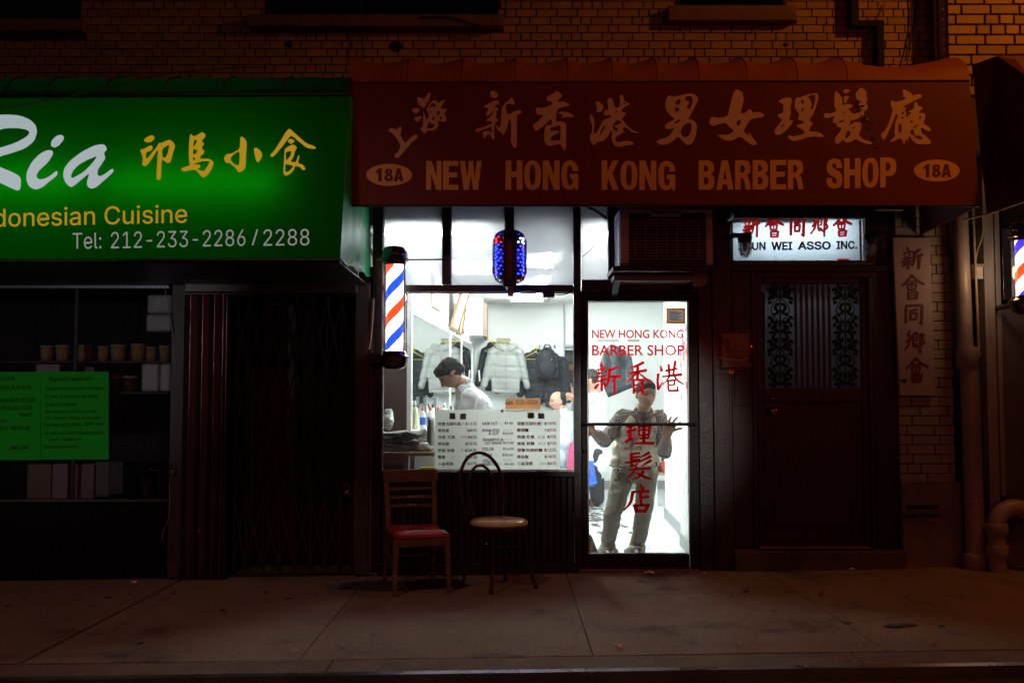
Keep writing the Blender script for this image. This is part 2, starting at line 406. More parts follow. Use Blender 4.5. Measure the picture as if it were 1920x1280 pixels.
# ---- gum spots and stains, irregular flat discs a hair above the slabs
def blot(mb, x, y, rx, ry, lift, seed):
    r = random.Random(seed); n = 14; vs = [(x, y, gz(x, y) + lift)]
    for k in range(n):
        a = 2 * PI * k / n; q = r.uniform(.7, 1.1); X, Y = x + rx * q * math.cos(a), y + ry * q * math.sin(a); vs.append((X, Y, gz(X, Y) + lift))
    mb.add(vs, [(0, 1 + k, 1 + (k + 1) % n) for k in range(n)])
def ground(px, py):
    Y = -1.5
    for _ in range(8):
        p = at(px, py, Y); d = (CAM.z - gz(p.x, Y)) ; s = (CAM.z - p.z); Y = CAM.y + (Y - CAM.y) * d / s
    return at(px, py, Y)
spots = [(540, 1122), (505, 1128), (418, 1144), (421, 1152), (441, 1168), (264, 1206), (202, 1120), (243, 1113), (580, 1172), (592, 1115), (498, 1111), (325, 1113), (15, 1136), (46, 1123), (215, 1180),
         (1400, 1108), (1402, 1102), (1540, 1112), (1540, 1117), (1450, 1145), (1590, 1168), (1515, 1121), (1322, 1113), (1090, 1176), (1060, 1140), (1280, 1152), (1700, 1120), (1765, 1174), (1290, 1120), (640, 1215), (845, 1165), (905, 1190), (720, 1150), (700, 1190), (1660, 1085), (1250, 1083)]
mb = MB()
for i, (px, py) in enumerate(spots):
    p = ground(px, py); r = random.Random(i); q = r.uniform(.014, .027); blot(mb, p.x, p.y, q, q, .0058, i)
mb.build('gum_spots', M_gum, None, kind='stuff', label='dark trodden gum spots scattered over the sidewalk slabs')
M_stain = mat('damp_stain', (.06, .055, .062), .45, var=.3, scale=9)
mb = MB(); p = ground(735, 1098); blot(mb, p.x, p.y, .42, .22, .0052, 91); p = ground(820, 1092); blot(mb, p.x, p.y, .20, .13, .0056, 92)
mb.build('damp_patch', M_stain, sw)
mb = MB(); p = ground(1676, 1174); blot(mb, p.x, p.y, .075, .05, .0056, 93); p = ground(1690, 1172); blot(mb, p.x + .04, p.y, .05, .04, .0056, 94)
mb.build('dark_stain', M_gum, sw)
cr_ = MB(); rc = random.Random(21)
def crack(px0, py0, px1, py1, w_, seed):
    r = random.Random(seed); a, b = ground(px0, py0), ground(px1, py1); n = 22; L_, R_c = [], []
    d = (b - a).normalized(); q = Vector((-d.y, d.x, 0))
    off = 0
    for k in range(n + 1):
        off += r.uniform(-.012, .012); p = a + (b - a) * (k / n) + q * off; h = w_ * r.uniform(.3, 1.0); z = gz(p.x, p.y) + .0054
        L_.append((p.x + q.x * h, p.y + q.y * h, z)); R_c.append((p.x - q.x * h, p.y - q.y * h, z))
    cr_.grid([L_, R_c], False)
crack(325, 1110, 205, 1195, .0022, 1); crack(1075, 1085, 1060, 1180, .0015, 2); crack(0, 1232, 300, 1228, .004, 3); crack(300, 1229, 760, 1222, .003, 4); crack(1000, 1216, 1440, 1209, .0035, 5); crack(1440, 1209, 1800, 1204, .003, 6); crack(650, 1212, 540, 1240, .0018, 7)
cr_.build('hairline_cracks', M_gum, None, kind='stuff', label='thin dark cracks wandering over the sidewalk slabs')
# litter
def scrap(px, py, s, lab, seed, col=(.75, .55, .5)):
    p = ground(px, py); r = random.Random(seed); n = 4
    P = [[(p.x + (a / n - .5) * s, p.y + (b / n - .5) * s * .6, gz(p.x, p.y) + .006 + r.uniform(0, .018)) for a in range(n + 1)] for b in range(n + 1)]
    one('litter', MB().grid(P, False), mat('scrap_paper', col, .8), lab, 'litter', 'paper scraps on the sidewalk')
scrap(1218, 1076, .075, 'largest pink paper scrap lying just outside the glass shop door', 1)
scrap(1322, 1077, .022, 'tiny paper scrap at the right end of the shop door step', 2)
scrap(1598, 1069, .04, 'thin paper scrap below the step of the dark double door', 3)
scrap(251, 1094, .035, 'thin paper scrap below the dark food shop window', 4)
scrap(1748, 1210, .05, 'small paper scrap by the kerb near the drain pipes', 5)
scrap(1160, 1215, .045, 'pinkish paper scrap on the kerb joint before the barber shop', 6)
scrap(555, 1222, .035, 'paper scrap on the kerb before the folding gate', 7)

# ---- brick building
bb = thing('brick_building', 'upper storey of tan brick above the awnings, lit orange from the right', 'building', (0, 0, 3.3))
def wall_slab(x0, x1, z0, z1, Yf, Yb, parent, name='wall', m=M_mortar, holes=()):
    """mortar backing with rectangular openings"""
    mb = MB(); xs = sorted({x0, x1, *[h[0] for h in holes], *[h[1] for h in holes]}); zs = sorted({z0, z1, *[h[2] for h in holes], *[h[3] for h in holes]})
    for i in range(len(xs) - 1):
        for j in range(len(zs) - 1):
            cx, cz = (xs[i] + xs[i + 1]) / 2, (zs[j] + zs[j + 1]) / 2
            if any(h[0] < cx < h[1] and h[2] < cz < h[3] for h in holes): continue
            if x0 <= cx <= x1 and z0 <= cz <= z1: mb.box(xs[i], Yf, zs[j], xs[i + 1], Yb, zs[j + 1])
    return mb.build(name, m, parent)
def bricks(parent, x0, x1, z0, z1, Y, bl, bh, j, m, holes=(), limit=300, score=None, depth=.05, pattern='flemish', seed=3):
    r = random.Random(seed); L = []; nrow = int((z1 - z0) / (bh + j))
    for k in range(nrow):
        z = z0 + (k + .5) * (bh + j); x = x0 - (bl + j) * (.5 if k % 2 else .0) - (0 if k % 2 == 0 else bl * .22); q = k % 2
        while x < x1:
            l = bl if (pattern != 'flemish' or r.random() < .62) else bl * .46
            a, b = max(x, x0), min(x + l, x1)
            if b - a > .03 and not any(a < h[1] - .005 and b > h[0] + .005 and z + bh / 2 > h[2] + .005 and z - bh / 2 < h[3] - .005 for h in holes):
                L.append(((a + b) / 2, z, b - a))
            elif b - a > .03:
                for h in holes:                       # cut the brick at an opening
                    if z + bh / 2 > h[2] + .005 and z - bh / 2 < h[3] - .005:
                        if a < h[0] - .03 < b: L.append(((a + h[0]) / 2, z, h[0] - a))
                        if a < h[1] + .03 < b: L.append(((h[1] + b) / 2, z, b - h[1]))
            x += l + j
    score = score or (lambda t: 0); L.sort(key=score)
    me = unit_box_mesh('brick', m)
    for t in L[:limit]:
        o = share('brick', me, parent, (t[0], Y + depth / 2 + r.uniform(-.002, .002), t[1] + r.uniform(-.0012, .0012)), (t[2] - .002, depth, bh), (r.uniform(-.012, .012), r.uniform(-.004, .004), r.uniform(-.012, .012)))
        md = o.modifiers.new('bevel', 'BEVEL') if False else None
    if L[limit:]:
        mb = MB()
        for t in L[limit:]: mb.rbox((t[0], Y + depth / 2 + r.uniform(-.002, .002), t[1]), (t[2] - .002, depth, bh), (r.uniform(-.012, .012), 0, r.uniform(-.012, .012)))
        mb.build('brickwork', m, parent, kind='stuff')
Z0 = 3.1; XR = AX(1776, 0)
holes = [(AX(482, 0), AX(934, 0), AZ(35, 0), 5.6), (AX(1272, 0), AX(1480, 0), AZ(17, 0), 5.6), (-4.4, AX(136, 0), AZ(42, 0), 5.6)]
wall_slab(-6.5, XR, Z0, 5.7, .012, .32, bb, holes=holes)
# sills are holes for the bricks as well
sills = [(AX(460, 0), AX(944, 0), AZ(57, 0), AZ(35, 0)), (AX(1256, 0), AX(1498, 0), AZ(46, 0), AZ(18, 0)), (-4.6, AX(148, 0), AZ(65, 0), AZ(43, 0))]
bricks(bb, -6.5, XR, 3.62, 5.65, 0, .152, .0545, .009, M_brick, holes + [(a, b, c, d) for a, b, c, d in sills],
       score=lambda t: abs(t[1] - 4.15) * 3.2 + max(0, 1.2 - t[0]) if t[1] > 3.85 else 50 + abs(t[1]))
for i, (a, b, c, d) in enumerate(sills):
    s = MB().box(a, -.09, c, b, .06, d).build('sill', M_sillst, bb, bevel=.006)
def upwin(a, b, c, d, mull):
    wf = MB(); wf.box(a, .10, c, a + .06, .16, d).box(b - .06, .10, c, b, .16, d).box(a + .06, .10, c, b - .06, .16, c + .05)
    for q in mull: wf.box(q - .03, .09, c + .05, q + .03, .16, d)
    f = wf.build('window', M_black, bb)
    MB().box(a + .06, .135, c + .05, b - .06, .14, d).build('pane', glass('night_pane', (.12, .1, .1), 1.4), f)
    MB().box(a, .30, c - .02, b, .31, d).build('blind', M_void, f)
upwin(*holes[0], [AX(497, .1), AX(658, .1), AX(727, .1)]); upwin(*holes[1], []); upwin(*holes[2], [])
for px, py, s in ((540, 84, .03), (742, 88, .045), (1473, 84, .018)):
    p = at(px, py, 0); MB().ell((p.x, .0, p.z), (s * 1.2, .012 if s > .03 else .005, s), 12, 6).build('wall_hole', M_void, bb)
# cables and pipes on the upper wall
def strand(name, pts, r, m, label, cat, group=None, n=6, parent=None, smooth=3):
    P = [Vector(p) for p in pts]
    for _ in range(smooth):
        Q = [P[0]]
        for i in range(len(P) - 1): Q += [P[i] * .75 + P[i + 1] * .25, P[i] * .25 + P[i + 1] * .75]
        P = Q + [P[-1]]
    mb = MB().tube(P, r, n)
    if parent: return mb.build(name, m, parent)
    return one(name, mb, m, label, cat, group)
strand('wall_cable', [at(675, -40, -.03), at(678, 40, -.03), at(681, 112, -.05)], .006, M_cable, 'thin cable hanging down the brick wall to the left corner of the red awning', 'cable')
strand('wall_cable', [at(1705, -20, -.02), at(1712, 40, -.02), at(1697, 115, -.03)], .006, M_cable, 'left cable of the pair running down the bricks beside the tall drain pipe', 'cable')
strand('wall_cable', [at(1722, -20, -.02), at(1714, 60, -.02), at(1709, 115, -.03)], .005, M_cable, 'right cable of the pair running down the bricks beside the tall drain pipe', 'cable')
strand('wall_cable', [at(1660, 5, -.02), at(1648, 30, -.02), at(1630, 60, -.02), at(1618, 116, -.03)], .004, M_cable, 'loose curly wire on the bricks left of the stepped black strip', 'cable')
strand('wall_cable', [at(790, 33, -.10), at(845, 31, -.1), at(900, 50, -.10), at(935, 55, -.08), at(945, 40, -.04), at(952, -20, -.03)], .007, M_cable, 'black cable looping over the wide window sill and up the wall', 'cable')
mb = MB(); mb.pbox(1596, -60, 1610, 48, -.10, -.005); mb.pbox(1610, 38, 1658, 48, -.10, -.005); mb.pbox(1646, 48, 1658, 125, -.10, -.005)
one('black_strip', mb, M_void, 'stepped black square strip running down the upper brick wall at right', 'conduit')  # stepped strip of near-black boxes on the bricks

# ---- recessed bay and party wall at right: painted brick pier, gap, downpipe, neighbouring shop
pier = thing('brick_pier', 'painted brick pier right of the dark door, white sign board on it', 'wall', (AX(1740, 0), 0, 0))
px0, px1 = AX(1686, -.02), AX(1789, -.02)
MB().box(px0, .012, AZ(905, 0), px1, .40, 3.3).build('wall', M_mortar, pier)
bricks(pier, px0, px1, AZ(905, 0), 3.2, -.0, .205, .064, .009, M_pbrick, limit=290, seed=9)
pb = MB(); rows = []
for k in range(9):
    z = -.06 + (AZ(903, 0) + .06) * k / 8
    rows.append([(px0 + (px1 + .03 - px0) * a / 8, -.035 + .008 * noise.noise(Vector((a * .7, k * .6, 5))), z) for a in range(9)])
pb.grid(rows); pb.add([rows[-1][0], rows[-1][-1], (px1 + .03, .01, rows[-1][0][2]), (px0, .01, rows[-1][0][2])], [(0, 1, 2, 3)])
pb.grid([[(px0, -.035, -.06), (px0, .3, -.06)], [(px0, -.035, AZ(903, 0)), (px0, .3, AZ(903, 0))]], False); pb.build('plinth', mat('rough_render', (.20, .15, .11), .9, var=.25, scale=6, bump=.8, bscale=45, dirt=((.08, .06, .05), 4, .6)), pier)
cr = MB()
for y0, x0, x1 in ((950, 1700, 1760), (966, 1696, 1764)):
    cr.pbox(x0 + 4, y0 - 3, x1, y0 + 3, -.050, -.03); cr.pbox(x0, y0, x0 + 22, y0 + 4, -.050, -.03)
cr.build('scratched_mark', M_gum, pier)
# deep narrow slot between the pier and the pipes, with buff brick return
slot = thing('side_wall', 'narrow strip of yellowish brick behind the tall drain pipe', 'wall', (AX(1810, .3), .3, 0))
MB().box(px1 + .02, .32, -.06, AX(1880, .3), .45, 4.4).build('wall', M_mortar, slot)
bricks(slot, px1 + .05, AX(1850, .3), .7, 3.4, .30, .12, .072, .010, M_brick2, limit=140, seed=5, pattern='r')
# upper part of the neighbour at right: closer brick wall with bigger joints
nb = thing('neighbour_brick_wall', 'buff brick wall of the next building at the top right corner, brightest orange', 'wall', (4.2, -.25, 3.4))
MB().box(AX(1794, -.25), -.23, 3.2, 7.5, .3, 5.7).build('wall', M_mortar, nb)
bricks(nb, AX(1794, -.25), 7.5, 3.62, 5.6, -.25, .205, .062, .016, M_brick2, limit=300, score=lambda t: abs(t[1] - 4.05) * 2 + t[0], seed=12, pattern='flemish')
mb = MB(); mb.box(XR, .20, 3.2, AX(1776, .2) + .3, .34, 5.7)
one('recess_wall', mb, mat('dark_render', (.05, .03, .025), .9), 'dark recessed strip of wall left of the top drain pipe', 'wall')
mb = MB(); mb.tube([(AX(1785, -.18), -.18, 3.3), (AX(1785, -.18), -.18, 5.8)], .034, 14); mb.tube([(AX(1776, -.17) - .0, -.12, 3.3), (AX(1776, -.17), -.12, 5.8)], .015, 8)
one('leader_pipe', mb, mat('cream_pipe_paint', (.5, .36, .22), .45, var=.15, scale=6), 'pale vertical rain pipe between the two brick walls at top right', 'pipe')
# far skin of the street behind the camera is the night: a dark sky backdrop is the world itself
# ================================================================== AWNINGS
M_red = mat('red_awning_vinyl', (.140, .0025, .001), .62, var=.12, scale=1.2, bump=.12, bscale=14, dirt=((.075, .005, .004), .8, .6))
M_redtop = mat('red_awning_top', (.30, .075, .03), .6, var=.14, scale=2, bump=.15, bscale=14, dirt=((.20, .04, .02), 3, .6))
M_sand = mat('faded_gold_print', (.80, .56, .38), .6, var=.06, scale=9)
M_gold = mat('gold_print', (.86, .50, .15), .6, var=.06, scale=9)
ra = thing('red_awning', 'long red barber shop awning with gold lettering and scalloped top', 'awning', (1.0, -.5, 2.6))
# front sheet: bottom edge at Y=-1.0, top of the flat face at Y=-.92
RN = (at(655, 156, -.93) - at(651, 384, -1.0)).cross(Vector((1, 0, 0))).normalized(); RN = RN if RN.y < 0 else -RN
RO = at(651, 384, -1.0)
FB = [at_plane(651, 384, RO, RN), at_plane(1838, 384, RO, RN)]; FT = [at_plane(655, 156, RO, RN), at_plane(1818, 152, RO, RN)]
rq = quadmap([FT[0], FT[1], FB[1], FB[0]])
def RP(px, py, lift=.0012):
    """photo pixel on the red awning's face"""
    return at_plane(px, py, RO, RN, lift)
N1, N2 = 60, 12; rows = []
for b in range(N2 + 1):
    rows.append([rq(a / N1, b / N2) + Vector((0, .0, 0)) for a in range(N1 + 1)])
MB().grid(rows).build('front_sheet', M_red, ra)
# quarter-round top: fabric between hoops, sagging
ribpx = [655, 765, 867, 967, 1066, 1150, 1233, 1312, 1402, 1497, 1590, 1818]
mb = MB(); nseg = 10; prev = None; hoops = []
def hoop(px, sag=0.0, hb=0.0):
    u = (px - 655) / (1818 - 655.0); base = rq(u, 0); pts = []
    top_z = (AZ(116, -.50) - base.z) * 1.22 + hb
    for k in range(nseg + 1):
        a = PI / 2 * k / nseg
        y = base.y + (.93 * (1 - math.cos(a))) * .99; z = base.z + top_z * math.sin(a) ** .8
        s = sag * math.sin(min(PI, a * 2.0)) ** .8 if 0 < k < nseg else 0
        pts.append(Vector((base.x, y + s * .25 * .0, z - s)))
    return pts
cols = []
for i in range(len(ribpx) - 1):
    a, b = ribpx[i], ribpx[i + 1]; n = 10 if b - a < 150 else 20
    for k in range(n + (1 if i == len(ribpx) - 2 else 0)):
        t = k / n; sag = .055 * math.sin(PI * t) ** .8 * (1.5 if b - a > 150 else 1.0) * (1 - .3 * t); cols.append(hoop(a + (b - a) * t, sag))
mb.grid([[c[k] for c in cols] for k in range(nseg + 1)]); mb.build('top_sheet', M_redtop, ra)
for px in ribpx[1:-1]:
    MB().tube([p + Vector((0, 0, .000)) for p in hoop(px)], .0035, 6).build('rib', M_redtop, ra)
# piping along front top edge, bottom hem
MB().tube([rq(t / 20, -.004) + Vector((0, -.003, 0)) for t in range(21)], .005, 6).build('seam', M_red, ra)
MB().tube([rq(t / 20, 1.0) + Vector((0, .004, -.004)) for t in range(21)], .009, 6).build('hem', mat('hem_black', (.02, .004, .003), .6), ra)
for side, px in ((0, 655), (1, 1818)):
    x = rq(side, 1).x; h = hoop(px); bot = rq(side, 1)
    poly = [bot] + h + [Vector((h[-1].x, -.02, AZ(440, -.02)))]
    c = MB(); n = len(poly); c.add(poly, [tuple(range(n))]); c.build('side_sheet', M_red, ra, normals=False)
    MB().tube([bot, poly[-1]], .008, 6).build('hem', M_red, ra)
MB().tube([at(1640, 392, -.6), at(1690, 392, -.5)], .02).build('frame_bar', M_black, ra)
MB().tube([(FB[0].x + .02, -.95, FB[0].z + .02), (FB[1].x - .02, -.95, FB[1].z + .02)], .014).build('frame_bar', M_black, ra)
for px in (655, 1000, 1400, 1800):
    x = AX(px, -.9); MB().tube([(x, -.94, FB[0].z + .02), (x, -.02, 3.3)], .012).build('frame_bar', M_black, ra)
S = 1920 / 260.0
A0 = (720, 160); B0 = (980, 160); C0 = (1220, 160); D0 = (1440, 160); E0 = (250, 230)
def ink(loops, org, sc, lab): outline('character', loops, org, sc, RP, M_sand, ra, label=lab)
ink([[(58,615),(90,597),(140,600),(178,622),(205,580),(235,572),(245,600),(238,650),(222,690),(290,805),(350,740),(410,690),(450,684),(468,705),(450,740),(380,795),(310,880),(240,960),(205,1005),(170,1010),(148,985),(155,940),(185,940),(225,860),(220,810),(180,740),(120,670),(75,640)]], A0, S, 'tilted brush character at the far left')
ink([[(390,322),(490,318),(495,350),(465,385),(425,388),(395,365)],[(415,445),(460,440),(505,428),(525,440),(500,480),(460,508),(430,495)],
 [(455,175),(490,167),(525,180),(545,205),(580,160),(610,112),(635,105),(650,125),(630,180),(612,250),(598,250),(594,225),(575,290),(555,318),(520,305),(480,265),(465,225)],
 [(545,345),(562,400),(580,480),(605,460),(620,430),(608,360),(585,340),(600,310),(640,250),(680,208),(715,208),(750,245),(800,215),(840,200),(850,210),(830,245),(785,300),(800,330),(850,330),(880,328),(870,345),(835,385),(870,480),(850,505),(800,500),(752,492),(750,560),(720,610),(660,632),(600,622),(590,650),(570,668),(530,645),(508,610),(515,585),(535,575),(542,500)],
 [(680,240),(715,270),(722,290),(700,310),(670,290),(645,310),(640,330),(628,320),(640,280)],[(632,362),(650,360),(655,380),(640,390),(630,378)],[(735,360),(765,358),(780,380),(755,415),(740,425),(725,390)],[(690,430),(705,445),(698,475),(675,490),(665,470)],[(755,468),(795,430),(805,455),(790,475)],[(600,560),(632,500),(650,530),(680,550),(705,520),(700,570),(660,602),(605,600),(592,588)]], A0, S, 'second tilted brush character')
ink([[(1478,82),(1520,78),(1565,105),(1582,150),(1560,178),(1500,178),(1477,162),(1480,130),(1468,110)],
 [(1375,292),(1420,270),(1510,220),(1570,208),(1598,225),(1590,255),(1540,285),(1500,320),(1545,300),(1578,310),(1575,350),(1550,375),(1565,405),(1545,435),(1555,455),(1590,482),(1540,520),(1530,560),(1520,680),(1530,740),(1515,757),(1495,740),(1470,680),(1430,680),(1405,730),(1385,738),(1370,700),(1365,650),(1400,640),(1455,628),(1465,660),(1490,660),(1495,570),(1400,605),(1310,640),(1275,658),(1270,630),(1300,585),(1320,600),(1400,570),(1490,535),(1495,500),(1415,502),(1425,470),(1480,430),(1530,345),(1500,365),(1440,430),(1412,428),(1415,390),(1450,330),(1440,315),(1395,305)],
 [(1770,160),(1815,255),(1800,272),(1760,262),(1715,255),(1680,285),(1690,350),(1710,412),(1760,385),(1830,350),(1885,348),(1910,370),(1890,395),(1840,410),(1838,600),(1842,820),(1825,875),(1790,860),(1748,770),(1760,740),(1760,470),(1725,490),(1700,600),(1670,670),(1645,695),(1615,650),(1575,630),(1548,570),(1560,550),(1590,590),(1605,590),(1620,500),(1630,330),(1650,285),(1690,240),(1740,200)]], A0, S, 'brush character third from the left')
ink([[(465,85),(495,85),(545,140),(545,165),(490,205),(492,235),(560,225),(620,245),(650,270),(640,285),(560,300),(490,330),(470,355),(462,515),(510,495),(570,510),(605,540),(602,700),(598,880),(580,915),(555,870),(520,810),(430,830),(345,845),(300,780),(297,650),(315,570),(345,542),(385,558),(405,545),(398,460),(330,530),(180,648),(140,565),(155,540),(215,500),(300,408),(230,412),(190,395),(182,350),(195,305),(250,322),(330,300),(410,265),(410,240),(390,225),(345,222),(330,190),(345,155),(420,120)],
 [(385,590),(450,575),(522,548),(525,700),(520,765),(440,765),(388,772),(385,735),(430,690),(500,660),(510,640),(460,628),(385,638)],[(480,378),(540,370),(600,368),(650,385),(705,420),(710,442),(640,440),(520,455),(570,415),(500,390)]], B0, S, 'brush character fourth from the left')
ink([[(1005,235),(1025,220),(1070,240),(1122,290),(1115,330),(1080,375),(1015,368),(1035,320)],
 [(942,400),(970,430),(995,500),(985,670),(1010,672),(1060,590),(1115,490),(1150,470),(1230,440),(1215,420),(1190,405),(1150,425),(1122,395),(1140,350),(1185,340),(1185,290),(1168,220),(1190,185),(1225,178),(1250,210),(1275,315),(1325,312),(1345,280),(1350,190),(1340,150),(1362,132),(1390,145),(1402,215),(1440,240),(1495,262),(1440,285),(1375,330),(1370,375),(1415,378),(1432,400),(1410,430),(1375,460),(1400,500),(1450,570),(1520,625),(1612,655),(1600,665),(1510,648),(1450,600),(1410,572),(1380,620),(1410,645),(1350,680),(1300,710),(1278,745),(1290,785),(1340,788),(1430,768),(1490,775),(1532,800),(1530,828),(1450,830),(1330,858),(1265,830),(1230,760),(1238,640),(1222,620),(1180,710),(1115,775),(1022,788),(1005,830),(970,825),(935,760),(930,710),(958,660),(962,560),(932,460),(932,420)],
 [(1405,235),(1425,255),(1410,275),(1396,262)],[(1280,370),(1300,345),(1312,350),(1298,385),(1285,390)],[(1330,475),(1370,525),(1320,545),(1262,570),(1280,588),(1320,590),(1325,600),(1295,648),(1240,598),(1255,540),(1280,500)],[(1145,552),(1158,555),(1120,620),(1075,695),(1066,692),(1100,590)]], B0, S, 'brush character fifth from the left')
ink([[(270,140),(290,162),(400,145),(500,118),(570,112),(620,135),(662,190),(640,240),(600,320),(540,440),(520,478),(570,475),(620,510),(642,560),(630,680),(600,770),(560,820),(505,832),(420,755),(380,705),(300,780),(220,820),(150,828),(70,790),(110,755),(210,730),(270,690),(330,595),(220,610),(192,575),(215,530),(335,470),(325,462),(270,420),(205,330),(205,220),(230,160)],
 [(345,235),(375,200),(408,188),(415,240),(400,265),(345,275)],[(335,300),(405,325),(380,360),(352,380),(335,345)],[(472,165),(520,150),(570,160),(585,190),(565,290),(540,332),(505,315),(500,290),(540,240),(520,222),(490,215)],[(312,535),(350,497),(405,472),(405,500),(370,525)],[(550,520),(568,550),(560,640),(520,710),(480,722),(430,700),(412,640),(440,580),(480,535)]], C0, S, 'brush character sixth from the left')
ink([[(1195,58),(1270,95),(1290,180),(1280,250),(1240,395),(1310,385),(1365,330),(1395,345),(1412,378),(1510,370),(1580,415),(1560,440),(1375,470),(1340,540),(1280,640),(1360,700),(1362,640),(1380,680),(1430,750),(1478,800),(1460,828),(1410,830),(1370,810),(1240,705),(1130,765),(1060,770),(990,745),(918,695),(1000,685),(1080,688),(1150,640),(1150,625),(1080,570),(1040,520),(960,535),(870,565),(820,545),(812,490),(840,440),(880,440),(920,458),(1070,430),(1085,340),(1140,120),(1170,70)],[(1205,490),(1250,485),(1240,530),(1212,572),(1190,545),(1192,510)]], C0, S, 'brush character seventh from the left')
ink([[(115,180),(180,145),(245,135),(270,160),(250,270),(260,300),(235,400),(275,392),(282,410),(240,470),(180,530),(120,565),(85,555),(70,520),(90,480),(155,405),(150,380),(110,350),(110,325),(170,315),(175,215),(150,205)],[(140,465),(180,435),(180,455),(145,478)],
 [(325,135),(350,145),(430,110),(520,90),(560,100),(568,145),(540,250),(500,345),(470,370),(475,405),(510,435),(475,465),(462,520),(560,525),(610,550),(630,575),(610,585),(480,575),(360,615),(290,630),(250,615),(218,580),(235,562),(275,578),(370,560),(415,540),(395,500),(320,465),(325,450),(400,430),(400,400),(345,395),(335,375),(355,330),(325,290),(297,255),(305,160)],
 [(370,175),(395,155),(405,200),(390,222),(372,200)],[(378,262),(405,258),(400,280),(375,310)],[(440,130),(500,105),(535,115),(530,180),(500,280),(478,262),(495,210),(465,150)]], D0, 6.0, 'brush character eighth from the left')
ink([[(765,60),(800,100),(835,145),(838,230),(890,212),(945,220),(958,238),(900,270),(950,320),(975,325),(1020,290),(1040,265),(1020,235),(1035,180),(1000,165),(985,120),(990,85),(1030,40),(1060,28),(1110,75),(1105,125),(1122,160),(1100,200),(1128,240),(1115,275),(1065,305),(1125,370),(1130,400),(1110,412),(1080,390),(1040,330),(1020,328),(1045,355),(990,385),(925,400),(920,455),(960,420),(1020,412),(1055,440),(1045,500),(1020,560),(1070,610),(1180,645),(1160,665),(1100,660),(1040,635),(985,600),(930,640),(870,645),(845,605),(800,655),(775,665),(750,635),(755,590),(800,540),(830,480),(770,465),(775,430),(730,425),(730,390),(760,345),(660,375),(628,360),(632,320),(660,310),(690,325),(770,292),(755,250),(742,220),(752,90)],
 [(835,62),(870,45),(910,48),(922,65),(885,95),(860,90)],[(850,125),(915,122),(910,145),(880,175),(885,195),(870,205),(854,200),(856,160)],[(790,410),(860,385),(850,410),(810,425)],[(870,560),(900,505),(930,530),(925,560),(885,598),(865,590)],[(950,480),(975,465),(980,480),(960,495)],[(842,305),(862,295),(865,310),(850,325)]], D0, 6.0, 'brush character second from the right')
ink([[(1510,60),(1540,52),(1600,80),(1625,115),(1690,100),(1735,115),(1730,135),(1620,190),(1510,245),(1560,260),(1535,280),(1555,300),(1552,375),(1590,330),(1625,310),(1580,305),(1585,290),(1640,270),(1650,190),(1680,195),(1685,235),(1740,245),(1730,270),(1690,310),(1760,315),(1775,340),(1745,435),(1800,460),(1830,490),(1830,515),(1800,520),(1740,480),(1715,480),(1730,540),(1800,590),(1835,640),(1820,665),(1680,665),(1620,620),(1600,570),(1580,590),(1570,620),(1550,625),(1545,590),(1540,640),(1530,670),(1500,590),(1420,625),(1385,642),(1378,620),(1430,580),(1420,520),(1430,460),(1425,430),(1470,340),(1440,320),(1400,430),(1350,540),(1320,600),(1295,615),(1275,580),(1275,540),(1310,520),(1360,430),(1400,290),(1400,260),(1378,225),(1385,175),(1405,175),(1430,190),(1520,170),(1560,140),(1510,130),(1525,105)],
 [(1505,310),(1525,295),(1530,330),(1510,335)],[(1500,360),(1525,350),(1525,375),(1502,380)],[(1470,440),(1500,430),(1505,520),(1480,550),(1465,500)],[(1600,400),(1620,390),(1630,420),(1605,430)],[(1700,350),(1725,345),(1715,385),(1698,385)],[(1630,470),(1690,440),(1690,455),(1640,485)],[(1600,510),(1640,490),(1640,540),(1670,580),(1690,560),(1740,590),(1730,615),(1670,600),(1630,560),(1602,545)]], D0, 6.0, 'brush character at the far right')
